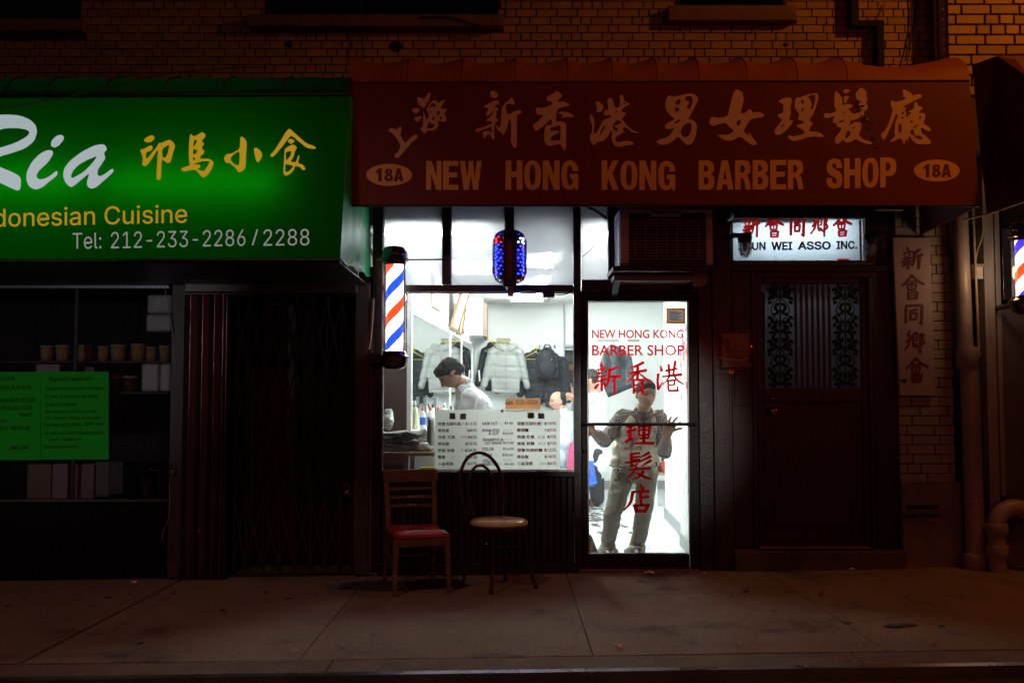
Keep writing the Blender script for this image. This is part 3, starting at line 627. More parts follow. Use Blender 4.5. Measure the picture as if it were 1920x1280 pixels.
# block capitals, built as condensed heavy letters from strokes of equal width
def bar(a, b, w): # a,b points in letter box 0..1 x 0..1 (y down)
    dx, dy = b[0] - a[0], b[1] - a[1]; return (a, b, w)
def heavy(word, x0, x1, yl, yr, h, plane, m, parent, gap=.10, name='lettering'):
    """condensed heavy sans capitals; every letter a polygon set in a unit box"""
    t = .34
    def O(sq=.5):
        o, i = [], []; n = 20
        for k in range(n):
            a = 2 * PI * k / n; c, s = math.cos(a), math.sin(a)
            o.append((.5 + .5 * math.copysign(abs(c) ** .75, c), .5 + .5 * math.copysign(abs(s) ** .9, s))); i.append((.5 + .17 * math.copysign(abs(c) ** .8, c), .5 + .35 * math.copysign(abs(s) ** .9, s)))
        return [o, i]
    G = {'N': [[(0,0),(.36,0),(.68,.56),(.68,0),(1,0),(1,1),(.66,1),(.32,.42),(.32,1),(0,1)]],
         'E': [[(0,0),(1,0),(1,.17),(.38,.17),(.38,.40),(.92,.40),(.92,.57),(.38,.57),(.38,.83),(1,.83),(1,1),(0,1)]],
         'W': [[(0,0),(.24,0),(.34,.60),(.42,0),(.60,0),(.68,.60),(.78,0),(1,0),(.84,1),(.60,1),(.51,.46),(.41,1),(.17,1)]],
         'H': [[(0,0),(t,0),(t,.38),(1-t,.38),(1-t,0),(1,0),(1,1),(1-t,1),(1-t,.57),(t,.57),(t,1),(0,1)]],
         'O': O(), 
         'G': [[(1,.36),(.66,.36),(.65,.22),(.5,.15),(.37,.22),(.34,.5),(.37,.78),(.5,.85),(.64,.80),(.68,.68),(.68,.63),(.52,.63),(.52,.46),(1,.46),(1,1),(.84,1),(.80,.91),(.62,.99),(.38,1),(.15,.92),(.03,.75),(0,.5),(.03,.25),(.16,.08),(.40,0),(.66,.01),(.88,.10),(.98,.23)]],
         'K': [[(0,0),(.33,0),(.33,.40),(.64,0),(1,0),(.63,.44),(1,1),(.63,1),(.42,.62),(.33,.74),(.33,1),(0,1)]],
         'B': [[(0,0),(.60,0),(.85,.06),(.96,.20),(.94,.36),(.78,.46),(.95,.54),(1,.72),(.93,.90),(.72,1),(0,1)],[(.34,.17),(.52,.18),(.60,.28),(.53,.38),(.34,.39)],[(.34,.57),(.54,.58),(.64,.70),(.56,.82),(.34,.83)]],
         'A': [[(.32,0),(.68,0),(1,1),(.68,1),(.63,.82),(.37,.82),(.32,1),(0,1)],[(.5,.28),(.59,.65),(.41,.65)]],
         'R': [[(0,0),(.62,0),(.88,.06),(.97,.24),(.93,.42),(.74,.53),(.86,.60),(1,1),(.66,1),(.56,.68),(.46,.60),(.34,.60),(.34,1),(0,1)],[(.34,.17),(.52,.18),(.62,.30),(.53,.42),(.34,.43)]],
         'S': [[(.98,.31),(.64,.32),(.61,.20),(.48,.15),(.38,.19),(.38,.28),(.55,.36),(.82,.44),(.97,.56),(1,.74),(.92,.91),(.70,.99),(.40,1),(.14,.93),(.03,.80),(0,.65),(.34,.64),(.40,.80),(.53,.85),(.64,.81),(.65,.71),(.52,.63),(.22,.54),(.07,.43),(.03,.26),(.12,.09),(.34,.01),(.66,.0),(.87,.07),(.96,.20)]],
         'P': [[(0,0),(.62,0),(.90,.08),(1,.28),(.96,.48),(.76,.61),(.34,.62),(.34,1),(0,1)],[(.34,.17),(.54,.18),(.64,.30),(.56,.44),(.34,.45)]]}
    G['1'] = [[(.45,0),(.80,0),(.80,1),(.42,1),(.42,.30),(.16,.36),(.16,.20),(.34,.13)]]
    G['8'] = [[(.5,0),(.80,.06),(.93,.24),(.86,.41),(.74,.47),(.93,.57),(1,.73),(.90,.92),(.5,1),(.10,.92),(0,.73),(.07,.57),(.26,.47),(.14,.41),(.07,.24),(.20,.06)],[(.5,.15),(.61,.19),(.63,.28),(.5,.38),(.37,.28),(.39,.19)],[(.5,.55),(.63,.61),(.66,.72),(.5,.84),(.34,.72),(.37,.61)]]
    wd = {'W': 1.42, 'A': 1.08}; tot = sum(wd.get(c, 1) for c in word) + gap * (len(word) - 1); u = 0
    cu = bpy.data.curves.new('ink', 'CURVE'); cu.dimensions = '2D'; cu.fill_mode = 'BOTH'
    for c in word:
        cw = wd.get(c, 1)
        for lp in G[c]:
            s = cu.splines.new('POLY'); s.points.add(len(lp) - 1); s.use_cyclic_u = True
            for i, (x, y) in enumerate(lp): s.points[i].co = ((u + x * cw) / tot, -y, 0, 1)
        u += cw + gap
    o = bpy.data.objects.new('ink', cu); COL.objects.link(o); me = bpy.data.meshes.new_from_object(o.evaluated_get(bpy.context.evaluated_depsgraph_get()))
    bpy.data.objects.remove(o); bpy.data.curves.remove(cu)
    mb = MB(); mb.add([plane(x0 + (x1 - x0) * v.co.x, yl + (yr - yl) * v.co.x + h * -v.co.y) for v in me.vertices], [tuple(p.vertices) for p in me.polygons]); bpy.data.meshes.remove(me)
    return mb.build(name, m, parent, normals=False)
heavy('NEW', 799, 903, 302, 302, 54, RP, M_gold, ra); heavy('HONG', 948, 1084, 301, 301, 55, RP, M_gold, ra)
heavy('KONG', 1128, 1266, 301, 302, 55, RP, M_gold, ra); heavy('BARBER', 1310, 1507, 301, 300, 55, RP, M_gold, ra); heavy('SHOP', 1549, 1681, 298, 295, 56, RP, M_gold, ra)
for cx, cy in ((729.5, 328), (1756.5, 320)):
    mb = MB(); n = 36; ring = [RP(cx + 43 * math.cos(2 * PI * k / n), cy + 20.5 * math.sin(2 * PI * k / n)) for k in range(n)]; mb.add(ring, [tuple(range(n))])
    ov = mb.build('oval', M_gold, ra, normals=False)
    heavy('18A', cx - 27, cx + 27, cy - 12, cy - 12, 24, lambda a, b: RP(a, b, .003), M_red, ov, name='number')
mb = MB()
for k in range(14):
    q = random.Random(k); a = q.uniform(0, 1); x = 1600 + 46 * a * 1.0; y = 178 + 92 * a + q.uniform(-12, 12)
    p = [RP(x + q.uniform(2, 9) * math.cos(t), y + q.uniform(1, 4) * math.sin(t), .002) for t in (0, 1, 2.1, 3, 4.2, 5.2)]; mb.add(p, [tuple(range(6))])
mb.build('dark_smear', mat('smear_paint', (.03, .004, .003), .7), ra, normals=False, kind='stuff')

# ---- green sign awning (light box with tubes inside)
M_grn = translucent('green_vinyl', (.001, .34, .002), .78, .04)
M_grnside = mat('green_side_vinyl', (.01, .42, .12), .42, var=.2, scale=3, spec=.15)
M_grntop = translucent('green_top_vinyl', (.003, .13, .02), .6, .1)
ga = thing('green_sign_awning', 'green backlit restaurant awning with white script and yellow characters', 'awning', (-2.8, -1.2, 2.2))
GN = (at(655, 178, -1.07) - at(638, 486, -1.39)).cross(Vector((1, 0, 0))).normalized(); GN = GN if GN.y < 0 else -GN
GO = at(638, 486, -1.39)
GT = [at_plane(-420, 183, GO, GN), at_plane(655, 178, GO, GN)]; GB = [at_plane(-420, 488, GO, GN), at_plane(638, 486, GO, GN)]
gq = quadmap([GT[0], GT[1], GB[1], GB[0]])
def GP(px, py, lift=.004):
    return at_plane(px, py, GO, GN, lift)
MB().grid([[gq(a / 40, b / 10) for a in range(41)] for b in range(11)]).build('front_sheet', M_grn, ga, normals=False)
def ghoop(u, hb=0):
    base = gq(u, 0); H = AZ(133, -.7) - base.z; return [Vector((base.x, base.y + 1.05 * (1 - math.cos(PI / 2 * k / 9)) * .99, base.z + H * math.sin(PI / 2 * k / 9) ** .85)) for k in range(10)]
MB().grid([[ghoop(a / 40)[k] for a in range(41)] for k in range(10)]).build('top_sheet', M_grntop, ga)
for px in (-300, -195, -90, 10, 88, 198, 308, 418, 530, 648):
    u = (px + 420) / 1075.0; MB().tube([p + Vector((0, -.002, .003)) for p in ghoop(u)], .007, 6).build('rib', mat('rib_dark_green', (.006, .03, .01), .6), ga)
MB().tube([gq(t / 10, 0) + Vector((0, -.004, 0)) for t in range(11)], .012, 6).build('seam', M_black, ga)
MB().tube([gq(t / 10, 1) + Vector((0, 0, -.006)) for t in range(11)], .012, 6).build('hem', M_black, ga)
# right side sheet, slightly creased vinyl
h = ghoop(1.0); P = []; bot, top = gq(1, 1), gq(1, 0)
for k in range(25):
    t = k / 24; y = bot.y + (-.02 - bot.y) * t
    zb = bot.z + (AZ(517, -.02) - bot.z) * t - .018 * math.sin(t * PI * 3) ** 2; zt = 3.2
    yy = y
    zt = min([p.z for p in h if p.y >= yy - .2] or [3.6]); P.append([Vector((bot.x + .030 * noise.noise(Vector((t * 6, 3, j * .2))) * math.sin(PI * min(1, t * 1.1)), y + (top.y - bot.y) * (1 - t) * (j / 8), zb + (zt - zb) * j / 8)) for j in range(9)])
MB().grid(P).build('side_sheet', M_grnside, ga)
MB().tube([Vector((p[0].x + .003, p[0].y, p[0].z)) for p in P], .007, 6).build('hem', M_grnside, ga)
# inside: back panel, lamp tubes
MB().box(GB[0].x, -.5, GB[0].z, GB[1].x - .02, -.48, 3.3).build('back_panel', mat('white_enamel', (.5, .5, .5), .6), ga)
MB().box(GB[0].x, -1.36, GB[0].z - .012, GB[1].x - .01, -.05, GB[0].z - .004).build('soffit', M_black, ga)
M_tubeg = emit('sign_tube', (.95, 1, .95), 4.8)
for a, b, py in ((-3.9, -2.78, 362), (-2.66, -1.52, 362)):
    z = AZ(py, -1.09); MB().tube([(a, -1.09, z), (b, -1.09, z)], .019, 10).build('lamp_tube', M_tubeg, ga)
M_wlet = emit('backlit_white', (.62, .78, .80), .50); M_ylet = emit('backlit_yellow', (.62, .40, .008), .52); M_tlet = emit('dim_backlit_white', (.45, .52, .48), .42)
G0 = (0, 200); SG = 1920 / 360.0
outline('lettering', [[(-330,150),(-150,95),(60,78),(200,90),(300,130),(360,190),(372,260),(340,350),(250,420),(120,465),(0,498),(-40,520),(-30,590),(0,605),(100,645),(180,685),(210,720),(205,820),(180,843),(100,810),(0,762),(-130,690),(-190,650),(-260,830),(-380,830),(-230,420),(-160,230),(-300,250)],[(0,230),(60,217),(180,215),(270,232),(298,258),(270,300),(150,365),(0,412),(-90,430),(-50,270)]], G0, SG, GP, M_wlet, ga, label='white script capital letter')
outline('lettering', [[(530,450),(530,480),(480,560),(400,630),(365,680),(370,715),(400,730),(440,722),(500,695),(560,643),(577,650),(570,690),(500,745),(420,810),(355,832),(290,800),(262,730),(268,650),(320,550),(400,470),(470,436),(510,436)],[(640,300),(635,335),(590,390),(545,412),(510,395),(512,345),(560,295),(610,280)]], G0, SG, GP, M_wlet, ga, label='white script letter with a dot')
outline('lettering', [[(1045,380),(1073,425),(1038,465),(1056,515),(1020,570),(980,630),(972,680),(1000,698),(1040,680),(1120,620),(1136,630),(1130,660),(1040,740),(960,810),(910,822),(875,800),(868,760),(895,665),(850,700),(780,760),(730,800),(700,805),(650,755),(630,690),(640,620),(700,540),(820,450),(940,390),(1000,378)],[(980,490),(920,570),(840,650),(740,710),(718,715),(708,695),(730,640),(790,580),(880,530)]], G0, SG, GP, M_wlet, ga, label='last white script letter')
SE = 1920 / 350.0; ye = lambda l, lab: outline('character', l, E0, SE, GP, M_ylet, ga, label=lab)
ye([[(105,180),(130,155),(190,127),(218,145),(212,175),(180,202),(130,205)],[(65,280),(110,270),(160,240),(190,235),(203,262),(175,295),(130,305),(130,370),(145,370),(200,300),(240,255),(262,210),(290,210),(350,180),(390,180),(432,235),(410,310),(385,405),(350,420),(320,395),(291,372),(285,570),(270,590),(245,590),(238,565),(248,380),(255,265),(200,360),(160,420),(118,455),(88,430),(100,390),(90,330)],[(298,270),(372,222),(360,300),(335,360),(297,360)]], 'first yellow brush character')
ye([[(590,115),(620,145),(665,125),(705,95),(745,122),(735,155),(700,190),(732,218),(700,255),(732,295),(720,325),(690,345),(685,372),(790,372),(832,415),(800,490),(760,545),(720,567),(700,555),(650,490),(600,485),(525,505),(495,490),(498,468),(585,440),(575,405),(570,280),(580,140)],[(628,172),(660,190),(625,245),(615,240)],[(615,268),(660,285),(650,315),(615,335)],[(613,355),(645,370),(615,392)],[(608,430),(700,398),(785,395),(775,430),(730,500),(690,495),(655,480),(690,460),(688,435),(650,430)]], 'second yellow brush character')
ye([[(1098,145),(1130,148),(1168,195),(1160,330),(1155,460),(1130,495),(1080,515),(1060,475),(985,408),(955,420),(930,370),(955,325),(1010,320),(1098,270)],[(1000,365),(1040,320),(1095,290),(1090,440),(1060,440),(1010,405)],[(1240,262),(1270,260),(1310,290),(1327,335),(1310,380),(1283,415),(1262,390),(1245,320)]], 'third yellow brush character')
ye([[(1605,60),(1640,90),(1700,145),(1780,215),(1870,245),(1880,272),(1790,265),(1720,210),(1650,150),(1620,135),(1590,170),(1530,250),(1440,355),(1410,350),(1410,330),(1450,290),(1520,180),(1570,95)],[(1590,178),(1630,165),(1662,190),(1640,210),(1615,222),(1605,205),(1590,200)],[(1560,270),(1610,235),(1650,225),(1685,255),(1660,300),(1650,350),(1615,400),(1672,412),(1700,330),(1710,345),(1690,418),(1740,430),(1768,465),(1765,488),(1735,485),(1720,460),(1665,445),(1650,490),(1610,530),(1560,550),(1543,520),(1550,400),(1555,300)],[(1565,305),(1625,290),(1620,340),(1570,395),(1568,350)],[(1590,430),(1625,440),(1650,450),(1600,500),(1562,515),(1562,430)]], 'fourth yellow brush character')
text('lettering', 'donesian Cuisine', (-12, 391, 351, 383, 35), 0, M_ylet, ga, offset=.002, plane=GP)
text('lettering', 'In', (-48, 392, -18, 392, 34), 0, M_ylet, ga, offset=.002, plane=GP)
text('lettering', 'Tel:', (136, 437, 190, 436, 30), 0, M_tlet, ga, offset=-.004, plane=GP)
text('lettering', '212-233-2286', (208, 435, 460, 430, 31), 0, M_tlet, ga, offset=-.004, plane=GP)
text('lettering', '/', (472, 430, 484, 430, 30), 0, M_tlet, ga, offset=-.004, plane=GP)
text('lettering', '2288', (494, 430, 580, 429, 31), 0, M_tlet, ga, offset=-.004, plane=GP)
strand('sagging_wire', [at(-60, 215, -1.5), at(40, 198, -1.45), at(150, 178, -1.35), at(300, 138, -1.0), at(430, 128, -.7), at(500, 126, -.6)], .004, M_cable, 'thin black wire drooping across the top of the green awning', 'wire')
one('dried_splash', MB().ell(GP(331, 164, .0) + Vector((0, .1, .02)), (.012, .004, .012), 8, 6), mat('white_dropping', (.6, .7, .6), .7), 'small pale splash on the green awning top', 'splash')

# ---- dark red awning of the next shop at right
dr = thing('dark_red_awning', 'dark red awning of the next shop at the right edge', 'awning', (3.9, -1.0, 2.6))
pts_t = [at(1822, 122, -.75), at(1870, 105, -.85), at(1905, 112, -.95), at(1935, 150, -1.15), at(1960, 230, -1.3)]
rows = []; xo = 1.6
for p in pts_t: rows.append([p + Vector((xo * k / 6, 0, 0)) for k in range(7)])
mb = MB(); mb.grid(rows)
E1 = at(1728, 425, -.02); E2 = at(1920, 378, -1.15)
side = [at(1822, 122, -.75), at(1870, 105, -.85), at(1905, 112, -.95), at(1935, 150, -1.15), at(1955, 230, -1.25), at(1960, 364, -1.32), at(1850, 402, -.45)]
mb2 = MB(); c0 = at(1850, 402, -.45); n = len(side)
mb2.add(side, [tuple(range(n))]); mb2.add([side[0], side[-1], at(1843, 300, -.3), at(1826, 160, -.4)], [(0, 1, 2, 3)])
mb.build('top_sheet', mat('maroon_top', (.16, .07, .03), .6, bump=.1), dr); mb2.build('side_sheet', mat('maroon_vinyl', (.13, .022, .014), .55, var=.2, scale=3), dr, normals=False)
MB().tube([side[-2], side[-1]], .008, 6).build('hem', mat('hem_tan', (.3, .16, .07), .6), dr)
MB().tube([at(1850, 402, -.45), at(1808, 412, -.45)], .007, 6).build('hem', mat('hem_tan', (.3, .16, .07), .6), dr)
# ================================================================== THE SHOP FRONT
M_glass = glass('window_glass', (.94, .97, .96), 1.0, haze=.005, dirt=.02)
M_frost = glass('dusty_transom_glass', (.60, .62, .64), .9, rough=.15, haze=.50, dirt=.15)
M_frame = mat('black_shop_frame', (.012, .009, .011), .32, var=.3, scale=6, bump=.1, bscale=30, spec=.6)
M_rib = mat('dark_ribbed_board', (.014, .010, .009), .5, var=.4, scale=9, stretch=(3, 3, .5), bump=.2)
sf = thing('shop_front', 'black framed barber shop front with bright window, transom panes and ribbed board below', 'shopfront', (AX(900, 0), 0, 0))
def fr(x0, y0, x1, y1, yf=-.045, yb=.06, name='frame', m=None, p=None): return MB().pbox(x0, y0, x1, y1, yf, yb).build(name, m or M_frame, p or sf, bevel=.004)
# posts and rails (photo pixel rectangles on the shop-front plane)
fr(697, 300, 716, 1069, -.07); fr(716, 884, 1078, 894, -.05); fr(1076, 300, 1090, 1069, -.05)
fr(765, 534, 1075, 546, -.05); fr(717, 534, 764, 546, -.05)
fr(829, 300, 847, 533, -.045); fr(946, 300, 964, 533, -.05); fr(1091, 524, 1158, 548, -.04)
fr(838, 380, 845, 533, -.062, -.047, 'bead'); fr(762, 880, 1075, 883, -.03, .0, 'sill_trim', M_alu)
fr(765, 547, 1075, 550, -.03, .0, 'trim', M_alu); fr(717, 300, 719, 884, -.05, .0, 'trim', M_alu)
fr(1140, 300, 1158, 523, -.05)
def pane(x0, y0, x1, y1, m, Y=.0, parent=None, name='pane'):
    return MB().pbox(x0, y0, x1, y1, Y, Y + .006).build(name, m, parent or sf)
pane(719, 300, 829, 534, M_frost); pane(847, 300, 946, 534, M_frost); pane(964, 300, 1076, 534, M_frost); pane(1090, 300, 1140, 524, M_frost)
pane(719, 550, 1076, 884, M_glass)
# ribbed boards under the window
y0, y1 = 895, 1062; n = 30; x = 716.0
for k in range(n):
    x2 = x + (1076 - 716) / n
    MB().pbox(x + .5, y0, x2 - 2.6, y1, -.035 - .003 * (k % 2), 0).build('board', M_rib, sf, bevel=.003); x = x2
fr(716, 894, 1076, 1076, -.012, .05, 'backing', M_void)
fr(706, 1056, 1086, 1078, -.075, .0, 'plinth', M_black)
# left black return of the shop front and its post
fr(668, 500, 697, 1074, -.05, .05, 'post', M_black)
# big lintel behind the awnings
MB().box(-6.5, .0, AZ(300, 0) - .02, AX(1700, 0), .32, Z0 + .0).build('lintel', M_black, sf)
strand('pane_cable', [at(1091, 482, -.02), at(1112, 465, -.03), at(1130, 445, -.03), at(1138, 430, -.02)], .003, mat('red_brown_wire', (.12, .03, .02), .6), 'thin reddish wire hanging across the narrow transom pane', 'wire')
strand('pane_cable', [at(1098, 386, -.06), at(1115, 394, -.06), at(1138, 410, -.06)], .011, M_cable, 'thick black cable end slanting across the top of the narrow transom pane', 'cable')
one('junction_box', MB().pbox(1018, 546, 1040, 557, -.06, -.0), M_black, 'small black box under the transom rail above the window', 'box', bevel=.003)
strand('door_wire', [at(1040, 552, -.03), at(1060, 553, -.03), at(1072, 545, -.03), at(1076, 538, -.04)], .004, M_cable, 'short grey cable from the black box to the window post', 'cable')

# ---- glass door
gd = thing('glass_door', 'glass shop door with red English and Chinese lettering and a push bar', 'door', (AX(1198, 0), 0, 0))
M_dframe = mat('door_frame_dark', (.010, .007, .007), .5, .1, spec=.3, var=.25, scale=5, bump=.08, bscale=30)
def df(x0, y0, x1, y1, yf=-.03, yb=.02, name='frame', m=None, par=None): return MB().pbox(x0, y0, x1, y1, yf, yb).build(name, m or M_dframe, par or gd, bevel=.003)
df(1091, 549, 1101, 1068, -.03); df(1101, 549, 1293, 564, -.03); df(1293, 549, 1310, 1066, -.03); df(1101, 1038, 1293, 1066, -.03)
df(1101, 564, 1104, 1038, -.012, .012, 'glazing_bead', M_alu); df(1290, 564, 1293, 1038, -.012, .012, 'glazing_bead', M_alu); df(1104, 1036, 1290, 1038, -.012, .012, 'glazing_bead', M_alu)
for a_ in ((1084, 545, 1103, 1068), (1291, 545, 1332, 1068), (1103, 532, 1291, 566), (1103, 1037, 1291, 1072)): MB().pbox(*a_, .022, .055).build('door_stop', M_black, gd)
gp = MB().pbox(1104, 564, 1290, 1036, .0, .006).build('pane', M_glass, gd)
MB().tube([at(1090, 795, -.075), at(1306, 795, -.075)], .0125, 10).build('push_bar', M_dframe, gd)
for px in (1096, 1301): MB().tube([at(px, 795, -.075), at(px, 795, -.02)], .011, 8).build('bar_bracket', M_dframe, gd)
MB().lathe(at(1096, 845, -.035), [(.0, -.012), (.014, -.012), (.016, 0), (0, 0)], 14, 'y').build('lock', M_dchrome, gd)
MB().pbox(1086, 1066, 1312, 1072, -.06, .15).build('threshold', M_alu, gd)
# the little framed notice stuck to the glass
MB().add([at(1249, 607, -.004), at(1285, 607, -.004), at(1285, 577, -.004), at(1249, 577, -.004)], [(0, 1, 2, 3)]).build('notice_border', translucent('orange_card', (.42, .15, .025), .6), gd)
MB().add([at(1253, 602, -.008), at(1281, 602, -.008), at(1281, 582, -.008), at(1253, 582, -.008)], [(0, 1, 2, 3)]).build('notice', emit('back_lit_notice', (.20, .20, .21), 1.0), gd)
for k in range(8): MB().pbox(1255, 584 + k * 2.2, 1255 + 24 * (.7 + .3 * ((k * 5) % 3) / 2), 584.9 + k * 2.2, -.011, -.0085).build('print_line', M_black, gd)
M_redlet = translucent('red_window_paint', (.46, .003, .005), .85, .05)
DP = lambda px, py, l=.003: at(px, py, -l)
text('lettering', 'NEW HONG KONG', (1110, 618, 1281, 618, 16), 0, M_redlet, gd, offset=.014, sans=False, plane=DP)
text('lettering', 'BARBER SHOP', (1110, 646.5, 1283, 646.5, 20), 0, M_redlet, gd, offset=.014, sans=False, plane=DP)
H = lambda org, sc: (lambda x, y, l: at(org[0] + x / sc, org[1] + y / sc, -.003 - l))
ch = lambda st, org, sc, lab: brush('character', st, H(org, sc), M_redlet, gd, wscale=1.34, label=lab)
ch([[(262,85,15),(270,160,50)],[(180,225,20),(345,190,28)],[(215,240,20),(228,300,34)],[(295,215,30),(245,285,20)],[(165,355,24),(355,315,26)],[(125,450,20),(360,390,30)],[(270,350,34),(270,590,40)],[(215,480,30),(150,550,40)],[(300,480,20),(350,500,40)],[(555,170,30),(420,235,35)],[(410,215,40),(395,450,36),(320,550,14)],[(430,345,26),(610,335,44)],[(500,345,40),(502,650,34)]], (1100, 670), 9.6, 'first large red character')
ch([[(1020,90,40),(900,150,35),(785,190,22)],[(765,285,30),(1070,230,42)],[(920,160,40),(912,400,38)],[(900,270,34),(800,380,28),(690,462,14)],[(940,280,20),(1060,380,34),(1190,450,16)],[(845,410,34),(850,640,34)],[(850,405,26),(1010,400,34)],[(1005,400,40),(1010,655,36)],[(870,495,24),(960,490,24)],[(860,600,28),(1000,600,26)]], (1100, 670), 9.6, 'second large red character')
ch([[(1330,150,16),(1350,235,45)],[(1290,300,40),(1275,420,30),(1290,570,40)],[(1300,560,30),(1370,440,14)],[(1425,240,34),(1630,200,28)],[(1475,125,38),(1490,320,34)],[(1595,70,40),(1560,300,32)],[(1370,345,24),(1700,305,44)],[(1490,340,30),(1440,420,24),(1370,490,12)],[(1570,330,28),(1650,430,32),(1750,480,14)],[(1475,420,26),(1590,405,28)],[(1590,400,30),(1575,490,26)],[(1480,495,22),(1580,490,22)],[(1465,420,28),(1470,590,28),(1500,602,28)],[(1490,600,32),(1640,595,32)],[(1640,600,34),(1625,490,10)]], (1100, 670), 9.6, 'third large red character')
ch([[(175,70,20),(265,60,24)],[(225,60,36),(222,240,34)],[(180,140,20),(300,100,24)],[(165,270,34),(300,205,12)],[(340,55,30),(345,190,20)],[(340,60,26),(500,60,26)],[(490,50,36),(470,190,26)],[(410,60,36),(405,290,34)],[(350,110,18),(480,108,18)],[(355,185,20),(480,170,22)],[(350,225,20),(470,215,26)],[(285,290,20),(535,285,34)]], (1150, 790), 7.11, 'fourth large red character below the bar')
ch([[(240,430,34),(245,590,26)],[(240,430,22),(350,420,24)],[(255,475,20),(350,465,20)],[(255,515,20),(350,505,20)],[(160,548,20),(370,525,26)],[(230,600,26),(330,560,14)],[(475,415,34),(360,475,14)],[(495,465,34),(370,525,14)],[(495,520,34),(380,590,14)],[(210,640,16),(495,620,30)],[(310,600,26),(250,700,26),(180,748,12)],[(400,665,36),(340,740,26),(255,770,14)],[(310,680,18),(420,740,34),(515,770,14)]], (1150, 790), 7.11, 'fifth large red character')
ch([[(360,840,20),(395,895,50)],[(250,935,22),(470,930,34)],[(260,940,34),(235,1080,30),(140,1185,14)],[(365,960,34),(370,1110,32)],[(370,1015,18),(465,1000,32)],[(270,1120,26),(480,1110,28)],[(290,1110,40),(310,1200,40)],[(465,1110,36),(420,1200,36)],[(300,1190,32),(430,1190,34)]], (1150, 790), 7.11, 'lowest large red character')

# ---- wall between the doors: dark red wood pilaster with panels
pw = thing('wood_pilaster', 'dark wood panelling between the glass door and the dark double door', 'wall', (AX(1345, 0), 0, 0))
def pp(x0, y0, x1, y1, yf, yb=.1, name='panel', m=None, par=None, bv=.004): return MB().pbox(x0, y0, x1, y1, yf, yb).build(name, m or M_dwood, par or pw, bevel=bv)
pp(1310, 300, 1336, 1070, -.03, .1, 'panel', M_black); pp(1337, 300, 1372, 1066, -.055); pp(1159, 496, 1309, 548, -.02, .1, 'panel', M_black); pp(1090, 300, 1139, 312, -.04)
pp(1340, 560, 1369, 600, -.062, -.056, 'moulding'); pp(1340, 700, 1369, 1040, -.062, -.056, 'moulding')
pp(1159, 300, 1309, 384, -.02, .1, 'panel', M_black)

# ---- dark double door with iron grilles and lit transom sign
dd = thing('dark_double_door', 'dark red wooden street door with leafy iron grilles and brass knob', 'door', (AX(1520, 0), .05, 0))
def dp(x0, y0, x1, y1, yf, yb=.12, name='frame', m=None, bv=.004, par=None): return MB().pbox(x0, y0, x1, y1, yf, yb).build(name, m or M_dwood, par or dd, bevel=bv)
dp(1373, 510, 1412, 1030, .03, name='side_panel'); dp(1376, 548, 1405, 760, .02, .029, 'moulding')
dp(1412, 510, 1420, 1030, .01); dp(1420, 510, 1640, 520, .01); dp(1373, 497, 1688, 509, -.01, .12, 'lintel', M_black); dp(1373, 492, 1640, 496, -.03, .0, 'ledge', mat('grey_ledge', (.10, .09, .09), .6))
dp(1640, 509, 1686, 1032, .03, name='side_panel', m=M_black); dp(1632, 520, 1640, 1030, .01)
dp(1420, 520, 1432, 1028, .05, name='stile'); dp(1618, 520, 1632, 1028, .05, name='stile'); dp(1432, 520, 1618, 532, .05, name='rail'); dp(1432, 728, 1618, 752, .05, name='rail')
dp(1432, 752, 1618, 1014, .075, name='lower_panel'); dp(1452, 790, 1598, 990, .066, .075, 'raised_panel'); dp(1432, 1014, 1618, 1028, .05, name='rail')
dp(1424, 1024, 1632, 1029, -.06, .05, 'threshold', mat('worn_threshold', (.40, .22, .10), .3, .9))
MB().add([at(1434, 728, .087), at(1616, 728, .087), at(1616, 532, .087), at(1434, 532, .087)], [(0, 1, 2, 3)]).build('pane', translucent('curtained_glass', (.26, .27, .29), .55, .35), dd)
MB().box(AX(1425, .5), .48, .2, AX(1630, .5), .5, 2.2).build('hall_wall', M_void, dd)
lamp('pane_fill_light', 'POINT', (AX(1535, .3), .33, AZ(560, .3)), (.85, .93, 1.0), .15, .05)  # added lamp that brightens the door pane from behind
M_iron = mat('wrought_iron', (.010, .007, .007), .45, .5)
M_ironr = mat('wrought_iron_red', (.05, .012, .010), .45, .3)
for k, px in enumerate([1493, 1503.5, 1514, 1524.5, 1535, 1545.5, 1556]):
    MB().pbox(px - 2, 534, px + 2, 727, .055, .075).build('grille_bar', M_ironr, dd)
